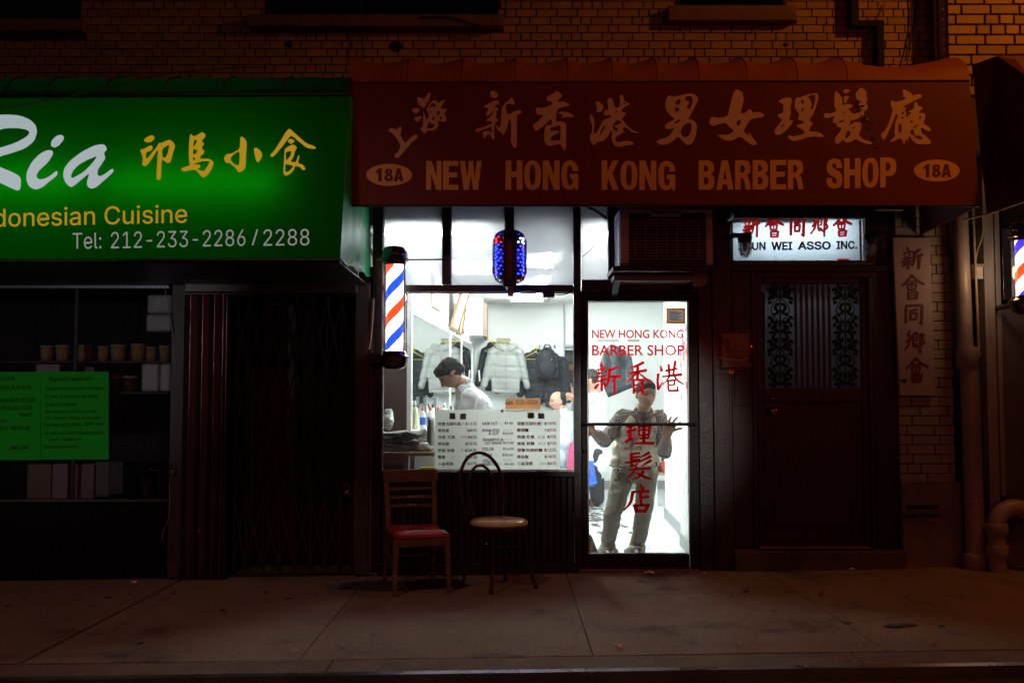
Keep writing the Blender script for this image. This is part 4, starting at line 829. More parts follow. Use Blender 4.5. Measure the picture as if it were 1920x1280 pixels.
def scroll(cx, label):
    g = MB(); W = 24.0
    for k in range(4): g.tube([at(cx, 536 + 47 * k, .055), at(cx, 536 + 47 * (k + 1), .055)], .006, 6)
    def leaf(x, y, r, a):
        p = at(x, y, .052); q = Vector((math.cos(a), 0, -math.sin(a))) ; g.ell(p, (r * 1.0, .004, r * .62), 8, 5, (0, a, 0))
    for t in range(2):
        y0 = 533 + t * 97
        for s in (-1, 1):
            for (a, b) in (((0, 22), (10, 14)), ((10, 14), (17, 8)), ((0, 22), (12, 26)), ((0, 74), (12, 70)), ((0, 74), (10, 82)), ((10, 82), (14, 92))):
                g.tube([at(cx + s * a[0], y0 + a[1], .055), at(cx + s * b[0], y0 + b[1], .055)], .004, 5)
            pts = [at(cx + s * 17 * math.sin(PI * q / 10), y0 + 24 + 48 * q / 10, .055) for q in range(11)]; g.tube(pts, .0045, 5)
            for (x, y, r, a) in ((7, 8, .026, 1.1), (13, 4, .024, 2.0), (20, 10, .024, .2), (17, 16, .022, .9), (9, 18, .026, 2.2), (15, 24, .026, .5), (21, 27, .02, 1.3), (19, 34, .02, .4),
                                 (6, 38, .022, .6), (9, 45, .022, 2.0), (5, 52, .022, 1.2), (11, 56, .02, .3), (20, 62, .022, .5), (15, 68, .026, 2.0), (8, 72, .022, 1.0), (20, 76, .022, 1.2), (12, 80, .026, .6), (6, 87, .024, 2.2), (17, 90, .022, .3), (11, 93, .022, 1.2)):
                leaf(cx + s * x, y0 + y, r, a if s > 0 else PI - a)
    g.build('scroll_grille', M_iron, dd, label=label)
scroll(1463, 'leafy scroll grille on the left'); scroll(1585, 'leafy scroll grille on the right')
kn = MB().lathe(at(1447, 771, .05), [(0, -.075), (.020, -.073), (.030, -.055), (.028, -.040), (.012, -.030), (.012, -.008), (.026, -.006), (.026, 0)], 18, 'y', False).build('knob', M_brass, dd)
MB().lathe(at(1447, 748, .05), [(0, -.014), (.018, -.012), (.022, 0)], 16, 'y', False).build('lock', mat('dull_brass', (.22, .12, .05), .4, 1.0), dd)
step = MB().box(AX(1372, -.05), -.10, -.06, AX(1688, -.05), .12, AZ(1031, -.05)); st = one('door_step', step, mat('worn_step', (.085, .05, .035), .85, var=.4, scale=6, bump=.6, dirt=((.26, .14, .08), 5, .66)), 'low worn masonry step under the dark double door', 'step', bevel=.012)
MB().box(AX(1688, -.05) - .3, -.12, -.06, AX(1688, -.05) - .02, -.101, .045).build('patch', mat('rough_render', (.2, .15, .11)), st)

ts = thing('transom_sign', 'backlit wired glass transom with red characters over SUN WEI ASSO INC.', 'sign', (AX(1500, .02), .02, AZ(490, 0)))
MB().add([at(1374, 490, .06), at(1624, 490, .06), at(1624, 340, .06), at(1374, 340, .06)], [(0, 1, 2, 3)]).build('wired_glass', translucent('wired_glass_sheet', (.50, .56, .57), .85, .05), ts)
# fine diagonal wire mesh, joined
mb = MB()
def clip_line(x0, y0, x1, y1, sl, off):
    pts = []
    for x in (x0, x1):
        y = sl * x + off
        if y0 <= y <= y1: pts.append((x, y))
    for y in (y0, y1):
        x = (y - off) / sl
        if x0 < x < x1: pts.append((x, y))
    return pts[:2] if len(pts) >= 2 else None
for sl in (.62, -.62):
    for k in range(-60, 320):
        off = 400 + k * 4.6 - sl * 1500 - 200
        c = clip_line(1374, 360, 1624, 490, sl, off)
        if c: mb.tube([at(*c[0], .056), at(*c[1], .056)], .0009, 3, False)
mb.build('wire_mesh', mat('mesh_wire', (.12, .12, .12), .6), ts, kind='stuff')
for a in ((1374, 489, 1624, 492, -.01), ): dp(1372, 300, 1374, 492, -.0, .1); dp(1622, 300, 1640, 492, .0, .1); dp(1612, 412, 1616, 490, .04, .055, 'strip', M_alu)
dp(1374, 488, 1624, 493, .0, .1)
dp(1640, 300, 1688, 497, .03, .12, 'side_panel', M_black)
MB().box(AX(1374, .3), .28, AZ(495, .3), AX(1626, .3), .30, AZ(330, .3)).build('light_box_back', mat('white_enamel', (.5, .5, .5)), ts)
z = AZ(440, .22); MB().tube([(AX(1385, .22), .22, z), (AX(1590, .22), .22, z)], .014, 8).build('lamp_tube', emit('cool_tube', (.76, .88, 1), 33), ts)
MB().box(AX(1374, .0), -.02, AZ(409, -.02), AX(1640, .0), .05, AZ(330, .0)).build('header_board', M_black, ts)
M_dkred = emit('backlit_red_paint', (.24, .004, .004), .85)
M_blk = mat('black_sign_paint', (.012, .012, .012), .6)
SX = dict(
 xin=[[(170,100,16),(182,125,16)],[(145,145,14),(210,130,14)],[(150,160,12),(160,180,14)],[(195,150,14),(180,180,14)],[(140,190,14),(215,180,14)],[(130,215,16),(220,200,14)],[(178,180,16),(178,265,16)],[(165,220,14),(140,245,16)],[(190,220,12),(210,235,14)],[(275,115,16),(235,140,18)],[(230,140,18),(230,200,16),(215,240,12)],[(240,170,16),(290,155,20)],[(268,165,18),(265,262,16)]],
 hui=[[(205,315,20),(170,360,18),(130,398,14)],[(205,315,20),(250,360,20),(298,382,18)],[(180,365,12),(235,362,12)],[(172,385,14),(240,380,14)],[(172,385,14),(182,430,14)],[(240,380,14),(232,430,14)],[(182,430,12),(232,428,12)],[(207,385,10),(207,430,10)],[(180,450,16),(185,495,16)],[(180,450,14),(250,445,14)],[(250,445,18),(242,495,18)],[(190,472,10),(240,470,10)],[(185,495,14),(245,492,14)]],
 tong=[[(160,560,20),(160,680,20)],[(160,550,18),(280,545,18)],[(285,550,22),(280,690,20)],[(280,690,16),(258,680,10)],[(195,590,18),(245,580,18)],[(195,610,16),(200,655,16)],[(195,610,14),(245,605,14)],[(245,605,18),(240,655,16)],[(200,655,14),(240,652,14)]],
 xiang=[[(190,745,16),(170,785,14),(200,785,12)],[(200,785,14),(165,830,14)],[(195,800,16),(185,850,14),(150,890,12)],[(220,760,12),(245,755,12)],[(215,770,14),(218,870,14),(250,850,12)],[(215,770,10),(248,765,10)],[(248,765,14),(245,820,12)],[(218,795,8),(245,792,8)],[(218,820,8),(245,818,8)],[(235,840,12),(258,870,14)],[(275,765,16),(272,915,14)],[(275,765,12),(300,770,16),(285,800,12),(305,835,16),(280,855,12)]])
SB = dict(xin=(130, 95, 295, 265), hui=(128, 312, 300, 500), tong=(150, 538, 295, 692), xiang=(148, 738, 306, 915))
def sign_char(k, rect, Y, m, parent, lab, wsc=1.0):
    b = SB[k]; f = lambda x, y, l: at(rect[0] + (x - b[0]) / (b[2] - b[0]) * (rect[2] - rect[0]), rect[1] + (y - b[1]) / (b[3] - b[1]) * (rect[3] - rect[1]), Y - l)
    brush('character', SX[k], f, m, parent, wscale=wsc, label=lab)
T0 = lambda x: 1370 + x / 7.11; T1 = lambda y: 400 + y / 7.11
for k, a, lab in (('xin', (165, 20, 390, 315), 'first red character'), ('hui', (460, 52, 705, 322), 'second red character'), ('tong', (790, 45, 990, 302), 'third red character'), ('xiang', (1065, 35, 1298, 308), 'fourth red character'), ('hui', (1365, 45, 1612, 308), 'fifth red character')):
    sign_char(k, (T0(a[0]), T1(a[1]), T0(a[2]), T1(a[3])), .050, M_dkred, ts, lab, 1.45)
for wd_, x0, x1, y in (('SUN', 205, 460, 388), ('WEI', 548, 818, 385), ('ASSO', 903, 1328, 380), ('INC.', 1415, 1682, 373)):
    text('lettering', wd_, (T0(x0), T1(y), T0(x1), T1(y) - .3, 14.2), 0, M_blk, ts, bold_copies=6, bw=.035, plane=lambda a, b: at(a, b, .049))
MB().pbox(1570, 485, 1592, 489, .045, .05).build('red_scratch', M_dkred, ts)

# ---- white sign board on the pier
sb = thing('sign_board', 'tall white board on the brick pier with five dark red characters one above the other', 'sign', (AX(1713, -.05), -.05, AZ(742, -.05)))
q4 = [at(1674, 445, -.045), at(1744, 446, -.045), at(1754, 742, -.045), at(1687, 741, -.045)]
MB().hexa([q4[3], q4[2], q4[2] + Vector((0, .035, 0)), q4[3] + Vector((0, .035, 0)), q4[0], q4[1], q4[1] + Vector((0, .035, 0)), q4[0] + Vector((0, .035, 0))]).build('board', mat('painted_sign_board', (.40, .26, .21), .6, var=.07, scale=4, bump=.15, dirt=((.26, .15, .12), 3.5, .68)), sb, bevel=.003)
for k, a, lab in (('xin', (130, 95, 292, 265), 'topmost character'), ('hui', (128, 312, 300, 500), 'second character from the top'), ('tong', (150, 538, 295, 692), 'middle character'), ('xiang', (148, 738, 306, 915), 'fourth character from the top'), ('hui', (158, 952, 332, 1138), 'lowest character')):
    sign_char(k, tuple((1660 if i % 2 == 0 else 440) + v / 4.127 for i, v in enumerate(a)), -.047, mat('old_red_brushwork', (.13, .012, .014), .6), sb, lab, 1.15)
MB().add([at(1687, 711, -.047), at(1702, 710, -.047), at(1700, 715, -.047), at(1696, 719, -.047), at(1691, 716, -.047)], [(0, 1, 2, 3, 4)]).build('black_scuff', M_gum, sb)

# ---- caged bulkhead lamps either side of the transom (unlit)
M_jar = glass('lamp_jar', (.75, .72, .68), 1.2, haze=.22, dirt=.1)
def caged(px, side, lab):
    t = thing('caged_lamp', lab, 'lamp', at(px, 440, -.22), 'caged lamps over the dark double door'); c = at(px, 455, -.22); s = 1
    MB().lathe(c, [(.0, .075), (.047, .07), (.055, .04), (.050, .0)], 20).build('lamp_cap', M_black, t)
    MB().lathe(c, [(.043, .0), (.043, -.05), (.034, -.085), (.016, -.10), (0, -.102)], 20).build('jar', M_jar, t)
    MB().lathe(c, [(.0, .0), (.018, .0), (.022, -.04), (.014, -.065), (0, -.07)], 12).build('bulb', mat('bulb_glass', (.5, .42, .35), .15), t)
    g = MB()
    for k in range(6):
        a = 2 * PI * k / 6; g.tube([c + Vector((r * math.cos(a), r * math.sin(a), h)) for r, h in ((.050, .0), (.050, -.05), (.042, -.088), (.02, -.108), (0, -.112))], .0022, 5)
    for r, h in ((.050, -.012), (.050, -.05)): g.tube([c + Vector((r * math.cos(2 * PI * k / 16), r * math.sin(2 * PI * k / 16), h)) for k in range(16)], .0022, 5, closed=True)
    g.build('cage', mat('cage_wire', (.06, .045, .04), .4, .8), t)
    MB().tube([c + Vector((0, 0, .05)), c + Vector((-.06 * side, .08, .07)), c + Vector((-.12 * side, .20, .05))], .02, 10).build('bracket_arm', M_black, t)
    MB().rbox(c + Vector((-.13 * side, .21, .04)), (.10, .06, .13)).build('junction_box', M_black, t, bevel=.01)
caged(1397, 1, 'unlit caged lamp hanging in front of the left end of the lit transom'); caged(1632, -1, 'unlit caged lamp at the right end of the lit transom')

# ---- camera dome, horn and loose wires on the pilaster
t = thing('security_camera', 'dark round security camera beside the air conditioner', 'camera', at(1360, 400, -.15))
MB().lathe(at(1361, 403, -.12), [(0, -.09), (.03, -.085), (.05, -.055), (.058, -.01), (.05, .04), (.03, .06)], 22, 'y').build('housing', mat('brown_plastic', (.06, .04, .035), .35), t)
MB().lathe(at(1364, 405, -.205), [(0, -.014), (.018, -.012), (.022, .0), (.022, .01)], 16, 'y').build('lens', M_void, t)
t = thing('siren_horn', 'pale horn siren hanging below the right end of the air conditioner', 'siren', at(1312, 525, -.25))
MB().lathe(at(1311, 524, -.27), [(.056, -.02), (.058, .0), (.040, .03), (.020, .06), (.018, .10)], 22, 'y').build('horn', mat('cream_plastic', (.26, .22, .19), .5), t)
MB().tube([at(1315, 532, -.2), at(1318, 541, -.2)], .009).build('bracket', M_black, t)
strand('loose_wire', [at(1338, 487, -.06), at(1352, 481, -.10), at(1366, 492, -.10), at(1356, 503, -.08), at(1340, 508, -.06)], .0035, M_cable, 'loop of wire right of the air conditioner on the dark wood', 'wire', 'loose wires on the pilaster')
strand('loose_wire', [at(1340, 487, -.06), at(1348, 503, -.07), at(1362, 530, -.07), at(1357, 545, -.07), at(1352, 535, -.07)], .003, M_cable, 'curled wire end hanging below the wire loop on the dark wood', 'wire', 'loose wires on the pilaster')

# ---- framed tinsel picture and bell
t = thing('framed_picture', 'small picture edged with shiny red tinsel beside the dark door', 'picture', at(1379, 690, -.09))
a4 = [at(1353, 625, -.085), at(1404, 625, -.085), at(1404, 688, -.085), at(1353, 688, -.085)]
MB().pbox(1353, 625, 1404, 688, -.085, -.06).build('backing', M_black, t)
pq = quadmap([v + Vector((0, -.003, 0)) for v in a4])
def fl(name, pts, m, l=.0): MB().add([pq(*p) + Vector((0, -l, 0)) for p in pts], [tuple(range(len(pts)))]).build(name, m, t, normals=False)
fl('sky_print', [(0, 0), (1, 0), (1, .6), (0, .6)], mat('print_dusk', (.16, .09, .05), .35, var=.3, scale=20)); fl('land_print', [(0, .6), (1, .6), (1, 1), (0, 1)], mat('print_olive', (.07, .06, .015), .35, var=.3, scale=25))
fl('path_print', [(0, .70), (.25, .75), (.5, .775), (.75, .76), (1, .70), (1, .75), (.75, .81), (.5, .82), (.25, .80), (0, .74)], mat('print_ochre', (.30, .16, .01), .35), .001)
fl('tree_print', [(0, .12), (.22, .14), (.34, .28), (.30, .36), (.42, .44), (.40, .58), (.16, .60), (.14, .40), (0, .38)], mat('print_tree', (.03, .025, .01), .35), .001)
fl('tower_print', [(.49, .40), (.52, .26), (.55, .40), (.56, .52), (.80, .50), (.9, .56), (.4, .56)], mat('print_tree', (.03, .025, .01)), .0015)
r = random.Random(4); k = 0
M_tin = [mat('tinsel_red', (.75, .06, .06), .18, .8, var=.3, scale=40), mat('tinsel_silver', (.7, .7, .75), .15, 1.0)]
def tin(u, v, s, mi):
    p = pq(u, v) + Vector((0, -.012, 0)); a = r.uniform(0, 6); mb = MB()
    for q in range(5):
        c = p + Vector((r.uniform(-.008, .008), r.uniform(-.008, .0), r.uniform(-.008, .008))); e = Euler((r.uniform(-1, 1), r.uniform(-1, 1), r.uniform(0, 6))).to_matrix()
        mb.add([c + e @ Vector(z) * s for z in ((-1, 0, -.4), (1, 0, -.3), (.8, .2, .4), (-.7, -.1, .3))], [(0, 1, 2, 3)])
    mb.build('tinsel_tuft', M_tin[mi], t, normals=False)
for i in range(8): tin(i / 7, -.04, .011, i % 3 == 2); tin(i / 7, 1.05, .010, i % 2)
for i in range(7): tin(-.03, (i + .5) / 7, .011, 0); tin(1.04, (i + .5) / 7, .010, 0)
lamp('red_fill_glow', 'POINT', at(1372, 655, -.50), (1.0, .05, .03), .35, .03)  # added red fill lamp in front of the picture and pilaster
one('door_bell', MB().lathe(at(1371, 697, -.075), [(.0, -.010), (.010, -.010), (.011, -.006), (.015, -.006), (.018, -.012), (.021, -.006), (.021, .012)], 18, 'y'), M_brass, 'round brass bell push just under the tinsel picture', 'bell')

# ---- air conditioner
ac = thing('air_conditioner', 'boxy window air conditioner with barred front sticking out over the shop door', 'air conditioner', at(1245, 495, -.45))
M_ac = mat('ac_enamel', (.72, .60, .55), .45, var=.1, scale=5, dirt=((.56, .42, .38), 3, .62))
M_acd = mat('ac_grille_dark', (.02, .012, .012), .6)
Yf = -.42
MB().pbox(1163, 392, 1179, 493, Yf, Yf + .03).build('front_frame', M_ac, ac, bevel=.003); MB().pbox(1324, 392, 1336, 495, Yf, Yf + .03).build('front_frame', M_ac, ac, bevel=.003)
MB().pbox(1179, 392, 1324, 399, Yf, Yf + .03).build('front_frame', M_ac, ac, bevel=.003)
MB().pbox(1221, 399, 1277, 405, Yf - .004, Yf + .03).build('name_plate', M_ac, ac)
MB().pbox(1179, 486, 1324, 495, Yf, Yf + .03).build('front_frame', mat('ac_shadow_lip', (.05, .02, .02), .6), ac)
ca, cb = AX(1163, Yf), AX(1336, Yf); zt, zb_ = AZ(392, Yf), AZ(496, Yf)
bx = MB().box(ca, Yf + .03, zb_, cb, .25, zt); bx.build('casing', mat('ac_side_white', (.55, .55, .62), .4, var=.05), ac)
for k in range(16):
    z = zt - .055 - k * .024; MB().box(ca - .002, Yf + .08, z, ca + .001, Yf + .30, z + .009).build('louvre', M_acd, ac)
MB().pbox(1179, 400, 1324, 486, Yf + .022, Yf + .029).build('coil', M_acd, ac)
M_bar = mat('ac_bar', (.42, .26, .22), .45)
n = 15
for k in range(n):
    y = 407 + k * (485 - 407) / (n - 1); MB().pbox(1179, y - .55, 1324, y + .55, Yf + .006, Yf + .02).build('fin', M_bar, ac)
for k in range(7):
    x = 1191 + k * 19.8; MB().pbox(x - .6, 407, x + .6, 485, Yf + .0, Yf + .006).build('upright', M_bar, ac)
text('lettering', 'FRIEDRICH', (1232, 395.3, 1274, 395.6, 4.6), 0, M_blk, ac, bold_copies=4, bw=.02, plane=lambda a, b: at(a, b, Yf - .006))
MB().ell(at(1225.5, 398, Yf - .004), (.008, .003, .014), 10, 6).build('badge', M_blk, ac)
# shelf below
MB().box(ca - .05, Yf - .02, zb_ - .05, cb - .02, .1, zb_ - .012).build('support_shelf', mat('ac_shelf_black', (.02, .012, .012), .5), ac, bevel=.004)
MB().box(ca - .03, -.30, zb_ - .105, cb - .12, .05, zb_ - .06).build('drip_tray', mat('grey_tray', (.22, .21, .21), .5), ac, bevel=.004)
MB().add([(ca - .03, -.3, zb_ - .10), (ca - .03, .0, zb_ - .22), (ca + .02, .0, zb_ - .22), (ca + .02, -.3, zb_ - .10)], [(0, 1, 2, 3)]).build('brace', M_black, ac)

# ---- barber pole on the left of the window
M_white_lit = emit('pole_lit_white', (1, .97, .93), 2.8); M_red_lit = emit('pole_lit_red', (1, .09, .012), 1.3); M_blue_lit = emit('pole_lit_blue', (.02, .12, 1), 1.1)
M_redd = emit('pole_lit_deep_red', (1, .01, .03), .9)
M_polegl = glass('pole_glass', (.95, .95, .96), 1.8, haze=.05)
def barber_pole(cx, ytop, ybot, Y, rpx, label, blue=M_blue_lit, group='striped barber poles'):
    c = at(cx, (ytop + ybot) / 2, Y); sc = FOC / (Y - CAM.y); R = rpx / sc; z1 = AZ(ytop, Y); z0 = AZ(ybot, Y); H_ = z1 - z0; bot = Vector((c.x, Y, z0))
    t = thing('barber_pole', label, 'barber pole', (c.x, Y, z0), group)
    cap = .16 * H_ if H_ < .9 else .16 * H_
    za, zb = z0 + .155 * H_, z1 - .165 * H_
    MB().lathe((c.x, Y, z1 - .165 * H_), [(R * .86, -.002), (R * .88, .022), (R * 1.04, .026), (R * 1.05, .034), (R * .96, .040), (R * .96, .052), (R, .058), (R * .98, .095), (R * .80, .128), (R * .40, .142), (0, .145)], 32).build('top_cap', M_dchrome, t)
    MB().lathe((c.x, Y, z0), [(0, .0), (R * .55, .003), (R * .90, .025), (R * 1.0, .06), (R * 1.03, .085), (R * 1.1, .09), (R * 1.1, .102), (R * .92, .108), (R * .92, .128), (R * .86, .135)], 32).build('bottom_cup', M_dchrome, t)
    MB().lathe((c.x, Y, za), [(R * .86, -.02), (R * .86, zb - za + .02)], 32, cap=False).build('glass_tube', M_polegl, t)
    r = R * .66; inner = MB().lathe((c.x, Y, za), [(r, 0.0), (r, zb - za)], 40, cap=False).build('drum', M_white_lit, t)
    L = zb - za; pitch = .39; wb = .085
    def stripe(z_start, m, wb=.085, nm='stripe'):
        rows = []; n = 40
        for k in range(n + 1):
            a = -PI + 2 * PI * k / n                      # rises left to right across the front
            zc = z_start + pitch * 1.04 * (a + PI) / (2 * PI)
            th = -PI / 2 + a
            rows.append([(c.x + (r + .0015) * math.cos(th), Y + (r + .0015) * math.sin(th), min(max(za + .001, zc + e), zb - .001)) for e in (-wb / 2, wb / 2)])
        rows = [q for q in rows if q[1][2] - q[0][2] > .002]
        if len(rows) > 1: MB().grid(rows).build(nm, m, t)
    P = L / 2.35; seq = [M_redd, blue, M_red_lit, blue, M_red_lit]
    for k in range(6):
        stripe(za - pitch * .80 + k * pitch * .5, seq[k % 5] if k < 5 else blue)
    return t, R, z0, z1, c
t, R, z0, z1, c = barber_pole(740, 458, 693, -.24, 24.5, 'lit striped barber pole fixed at the left of the shop window')
MB().tube([(c.x, -.24, z1 - .115), (c.x, -.24, z1 - .108)], R * 1.08, 24).build('collar', M_dchrome, t)
MB().tube([(c.x + R, -.24, AZ(487, -.24)), (AX(838, -.06), -.055, AZ(486, -.06))], .0065, 8).build('stay_rod', mat('stay_rod_paint', (.03, .025, .06), .35, .4), t)
MB().pbox(689, 661, 716, 680, -.2, -.07).build('bracket', M_black, t, bevel=.004)
MB().tube([(c.x - .01, -.24, AZ(487, -.24)), (AX(704, -.2), -.2, AZ(487, -.2))], .006, 8).build('stay_rod', M_brass, t)
strand('pole_flex', [at(701, 560, -.1), at(699, 600, -.12), at(695, 640, -.12), at(692, 655, -.15)], .006, M_ltcable, 'pale flex hanging down to the bracket of the left barber pole', 'cable')
t2, R2, z02, z12, c2 = barber_pole(1928, 424, 590, -.55, 33, 'brightly lit striped barber pole cut by the right edge of the frame', emit('pole_lit_violet', (.10, .05, 1), 1.0))
lamp('right_pole_glow', 'POINT', (c2.x - .19, -.42, (z02 + z12) / 2), (1.0, .64, .30), 2.1, .05)
MB().tube([(c2.x, -.55, z02 + .09), (c2.x, -.02, z02 + .09)], .02).build('bracket', M_black, t2)

# ---- LED barber sign hung in front of the transom
t = thing('led_pole_sign', 'short drum of blue and red LED dots on a black bracket before the transom', 'barber sign', at(955, 540, -.26))
cx_, Y_ = 955.5, -.26; ctr = at(cx_, 483, Y_); z1, z0 = AZ(432, Y_), AZ(533, Y_); Rr = 33 / (FOC / (Y_ - CAM.y))
prof = [(.0, 0), (Rr * .55, .004), (Rr * .82, .03), (Rr, .085), (Rr, (z1 - z0) - .085), (Rr * .82, z1 - z0 - .03), (Rr * .55, z1 - z0 - .004), (0, z1 - z0)]
MB().lathe((ctr.x, Y_, z0), prof, 32).build('clear_shell', glass('led_shell', (.9, .9, .97), 1.0), t)
MB().lathe((ctr.x, Y_, z0 + .03), [(0, 0), (Rr * .70, .01), (Rr * .78, .05), (Rr * .78, z1 - z0 - .11), (Rr * .70, z1 - z0 - .07), (0, z1 - z0 - .06)], 28).build('drum', mat('led_drum', (.012, .01, .03), .3), t)
M_led = [emit('led_blue', (.015, .03, 1), 14), emit('led_red', (1, .02, .04), 6), emit('led_white', (.55, .6, 1), 14)]
rl = random.Random(8); nl = 0; ledmesh = []
for m_ in M_led:
    b = MB(); b.ell((0, 0, 0), (.0058, .0058, .0058), 6, 4); me = b.mesh('led'); me.materials.append(m_); ledmesh.append(me)
for k in range(10):
    for q in range(14):
        th = 2 * PI * (q + .5 * (k % 2)) / 14
        if math.sin(th) > .25: continue
        z = z0 + .07 + (z1 - z0 - .14) * k / 9; up = (k >= 8)
        mi = 1 if (up and math.cos(th) < .2) or (k == 7 and q % 5 == 0) else (2 if up else 0)
        share('led', ledmesh[mi], t, (ctr.x + Rr * .80 * math.cos(th), Y_ + Rr * .80 * math.sin(th), z + (q % 3) * .006))
strap = MB(); strap.pbox(943, 431, 969, 538, Y_ - Rr - .022, Y_ - Rr - .004); strap.build('strap', M_black, t, bevel=.004)
MB().pbox(951, 452, 960, 522, Y_ - Rr - .026, Y_ - Rr - .0225).build('brushed_plate', mat('copper_plate', (.10, .05, .045), .3, .9, var=.3, stretch=(1, 1, 8)), t)
MB().box(ctr.x - .03, Y_ - Rr - .02, z1 - .02, ctr.x + .03, Y_ + .1, z1 + .04).build('bracket', M_black, t, bevel=.004)
MB().box(ctr.x - .03, -.2, z1 + .0, ctr.x + .03, -.05, 3.0).build('hanger', M_black, t)
MB().box(ctr.x - .03, Y_ - Rr - .02, z0 - .025, ctr.x + .03, -.06, z0 + .02).build('bracket', M_black, t, bevel=.004)
MB().pbox(952, 538, 963, 555, Y_ - .05, Y_ + .0).build('switch', M_alu, t, bevel=.003)
lamp('led_glow', 'POINT', (ctr.x + .16, Y_ - .16, ctr.z), (.10, .04, 1.0), 1.0, .07)
lamp('led_glow_left', 'POINT', (ctr.x - .16, Y_ - .16, ctr.z), (.10, .04, 1.0), .8, .07)
# ================================================================== LEFT: DARK FOOD SHOP, SHUTTER AND FOLDING GATE
fs = thing('food_shop_front', 'dark closed food shop front under the green awning, shelves behind the glass', 'shopfront', (-3.6, 0, 0))
def ff(x0, y0, x1, y1, yf=-.05, yb=.06, name='frame', m=M_post, par=None, bv=.004): return MB().pbox(x0, y0, x1, y1, yf, yb).build(name, m, par or fs, bevel=bv)
ff(-420, 495, 345, 512, -.10, .1, 'header', M_post); ff(-420, 512, 345, 532, -.05, .1, 'header', M_black); ff(-420, 533, 318, 541, -.055, .0, 'light_strip', mat('dull_strip', (.26, .28, .31), .4, .5))
ff(318, 500, 346, 1084, -.09, .1, 'post'); ff(-420, 940, 318, 1090, -.02, .1, 'base_panel', mat('black_base', (.006, .006, .006), .8, spec=.1)); ff(-420, 936, 318, 941, -.045, .05, 'sill', M_post)
ff(136, 541, 143, 936, .02, .04, 'mullion', M_post)
MB().pbox(-420, 541, 318, 936, .0, .005).build('pane', glass('shop_pane_dark', (.85, .85, .85), .8, dirt=.03, haze=.004), fs)
MB().box(-6.5, .05, .0, -2.55, .06, .02)
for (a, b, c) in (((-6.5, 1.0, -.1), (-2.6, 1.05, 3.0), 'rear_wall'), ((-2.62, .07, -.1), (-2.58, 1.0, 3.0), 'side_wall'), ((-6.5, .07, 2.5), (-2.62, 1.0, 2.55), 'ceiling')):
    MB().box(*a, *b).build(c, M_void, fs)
def shelf(y, Y0, Y1, n='shelf'): MB().box(-5.8, Y0, AZ(y, Y0) - .012, AX(317, Y0), Y1, AZ(y, Y0)).build(n, M_post, fs)
shelf(677, .16, .5); shelf(735, .16, .5); shelf(936, .10, .8)
mb = MB()
for k in range(40): mb.tube([at(-60 + k * 9.7, 537, -.07), at(-55 + k * 9.7, 543, -.07)], .002, 4)
mb.tube([at(-60, 540, -.065), at(318, 541, -.065)], .004, 6); mb.build('twisted_wire', M_cable, fs)
M_cup = mat('plastic_tub', (.42, .38, .34), .35, var=.15, scale=30); M_noodle = mat('noodle_filling', (.48, .33, .16), .6, var=.55, scale=45, bump=.8, bscale=60); M_lid = mat('tub_lid', (.50, .50, .50), .4)
M_chili = mat('chili_filling', (.10, .03, .02), .5, var=.5, scale=60)
def tub(px0, px1, pyt, pyb, Y, lab, fill=M_noodle, cat='tub'):
    sc = FOC / (Y - CAM.y); R = (px1 - px0) / 2 / sc; c = at((px0 + px1) / 2, pyb, Y); h = (pyb - pyt) / sc
    t = thing('food_tub', lab, cat, c, 'tubs on the dark shop shelves'); b = Vector(c)
    MB().lathe(b, [(0, .002), (R * .80, .002), (R * .93, h * .88), (0, h * .88)], 20).build('filling', fill, t)
    MB().lathe(b, [(0, 0), (R * .83, .0), (R * .86, .004), (R * .88, .003)], 20).build('base', M_cup, t)
    MB().lathe(b + Vector((0, 0, h * .88)), [(0, 0), (R, 0), (R, h * .12), (R * .92, h * .12), (R * .9, h * .10), (0, h * .10)], 20).build('lid', M_lid, t)
for i, (a, b, y, Y, lab) in enumerate([(75, 101, 648, .22, 'leftmost tub of noodles on the upper shelf'), (104, 132, 647, .22, 'second tub from the left on the upper shelf, left of the thin post'), (144, 173, 647, .22, 'tub of noodles just right of the thin post'),
      (168, 188, 650, .34, 'tub set back behind its neighbours between the third and fourth front tubs'), (183, 205, 649, .24, 'narrow-looking tub near the middle of the upper shelf'), (207, 237, 646, .20, 'large front tub right of the middle on the upper shelf'), (230, 250, 648, .34, 'tub half hidden between the two tallest front tubs'),
      (245, 273, 645, .20, 'tallest front tub on the upper shelf below the hanging foam boxes'), (271, 295, 650, .26, 'dim tub second from the right on the upper shelf'), (298, 320, 648, .22, 'rightmost tub cut by the shop post on the upper shelf')]):
    tub(a, b, y, 677, Y, lab)
tub(205, 228, 705, 735, .2, 'dark red tub on the lower shelf beside the green paper', M_chili); tub(230, 258, 705, 735, .2, 'dark red tub on the lower shelf beside the wrapped foam boxes', M_chili)
M_foam = mat('foam_box', (.62, .62, .64), .35, var=.06, scale=14, bump=.5, bscale=16, coat=.4)
def foam(x0, y0, x1, y1, Y, lab, split):
    t = thing('foam_boxes', lab, 'box', at((x0 + x1) / 2, y1, Y))
    if split == 'h':
        m = (y0 + y1) / 2 + 2; MB().pbox(x0 + 2, y0, x1, m - 1, Y, Y + .2).build('box', M_foam, t, bevel=.02); MB().pbox(x0, m, x1, y1, Y, Y + .2).build('box', M_foam, t, bevel=.02)
    else:
        m = x0 + (x1 - x0) * .62; MB().pbox(x0, y0, m - 1, y1, Y, Y + .2).build('box', M_foam, t, bevel=.02); MB().pbox(m, y0, x1, y1, Y, Y + .2).build('box', M_foam, t, bevel=.02)
foam(273, 552, 322, 622, .14, 'plastic-wrapped foam boxes hanging high at the right of the dark window', 'h'); foam(264, 681, 320, 734, .16, 'plastic-wrapped foam boxes on the lower shelf of the dark window', 'v')
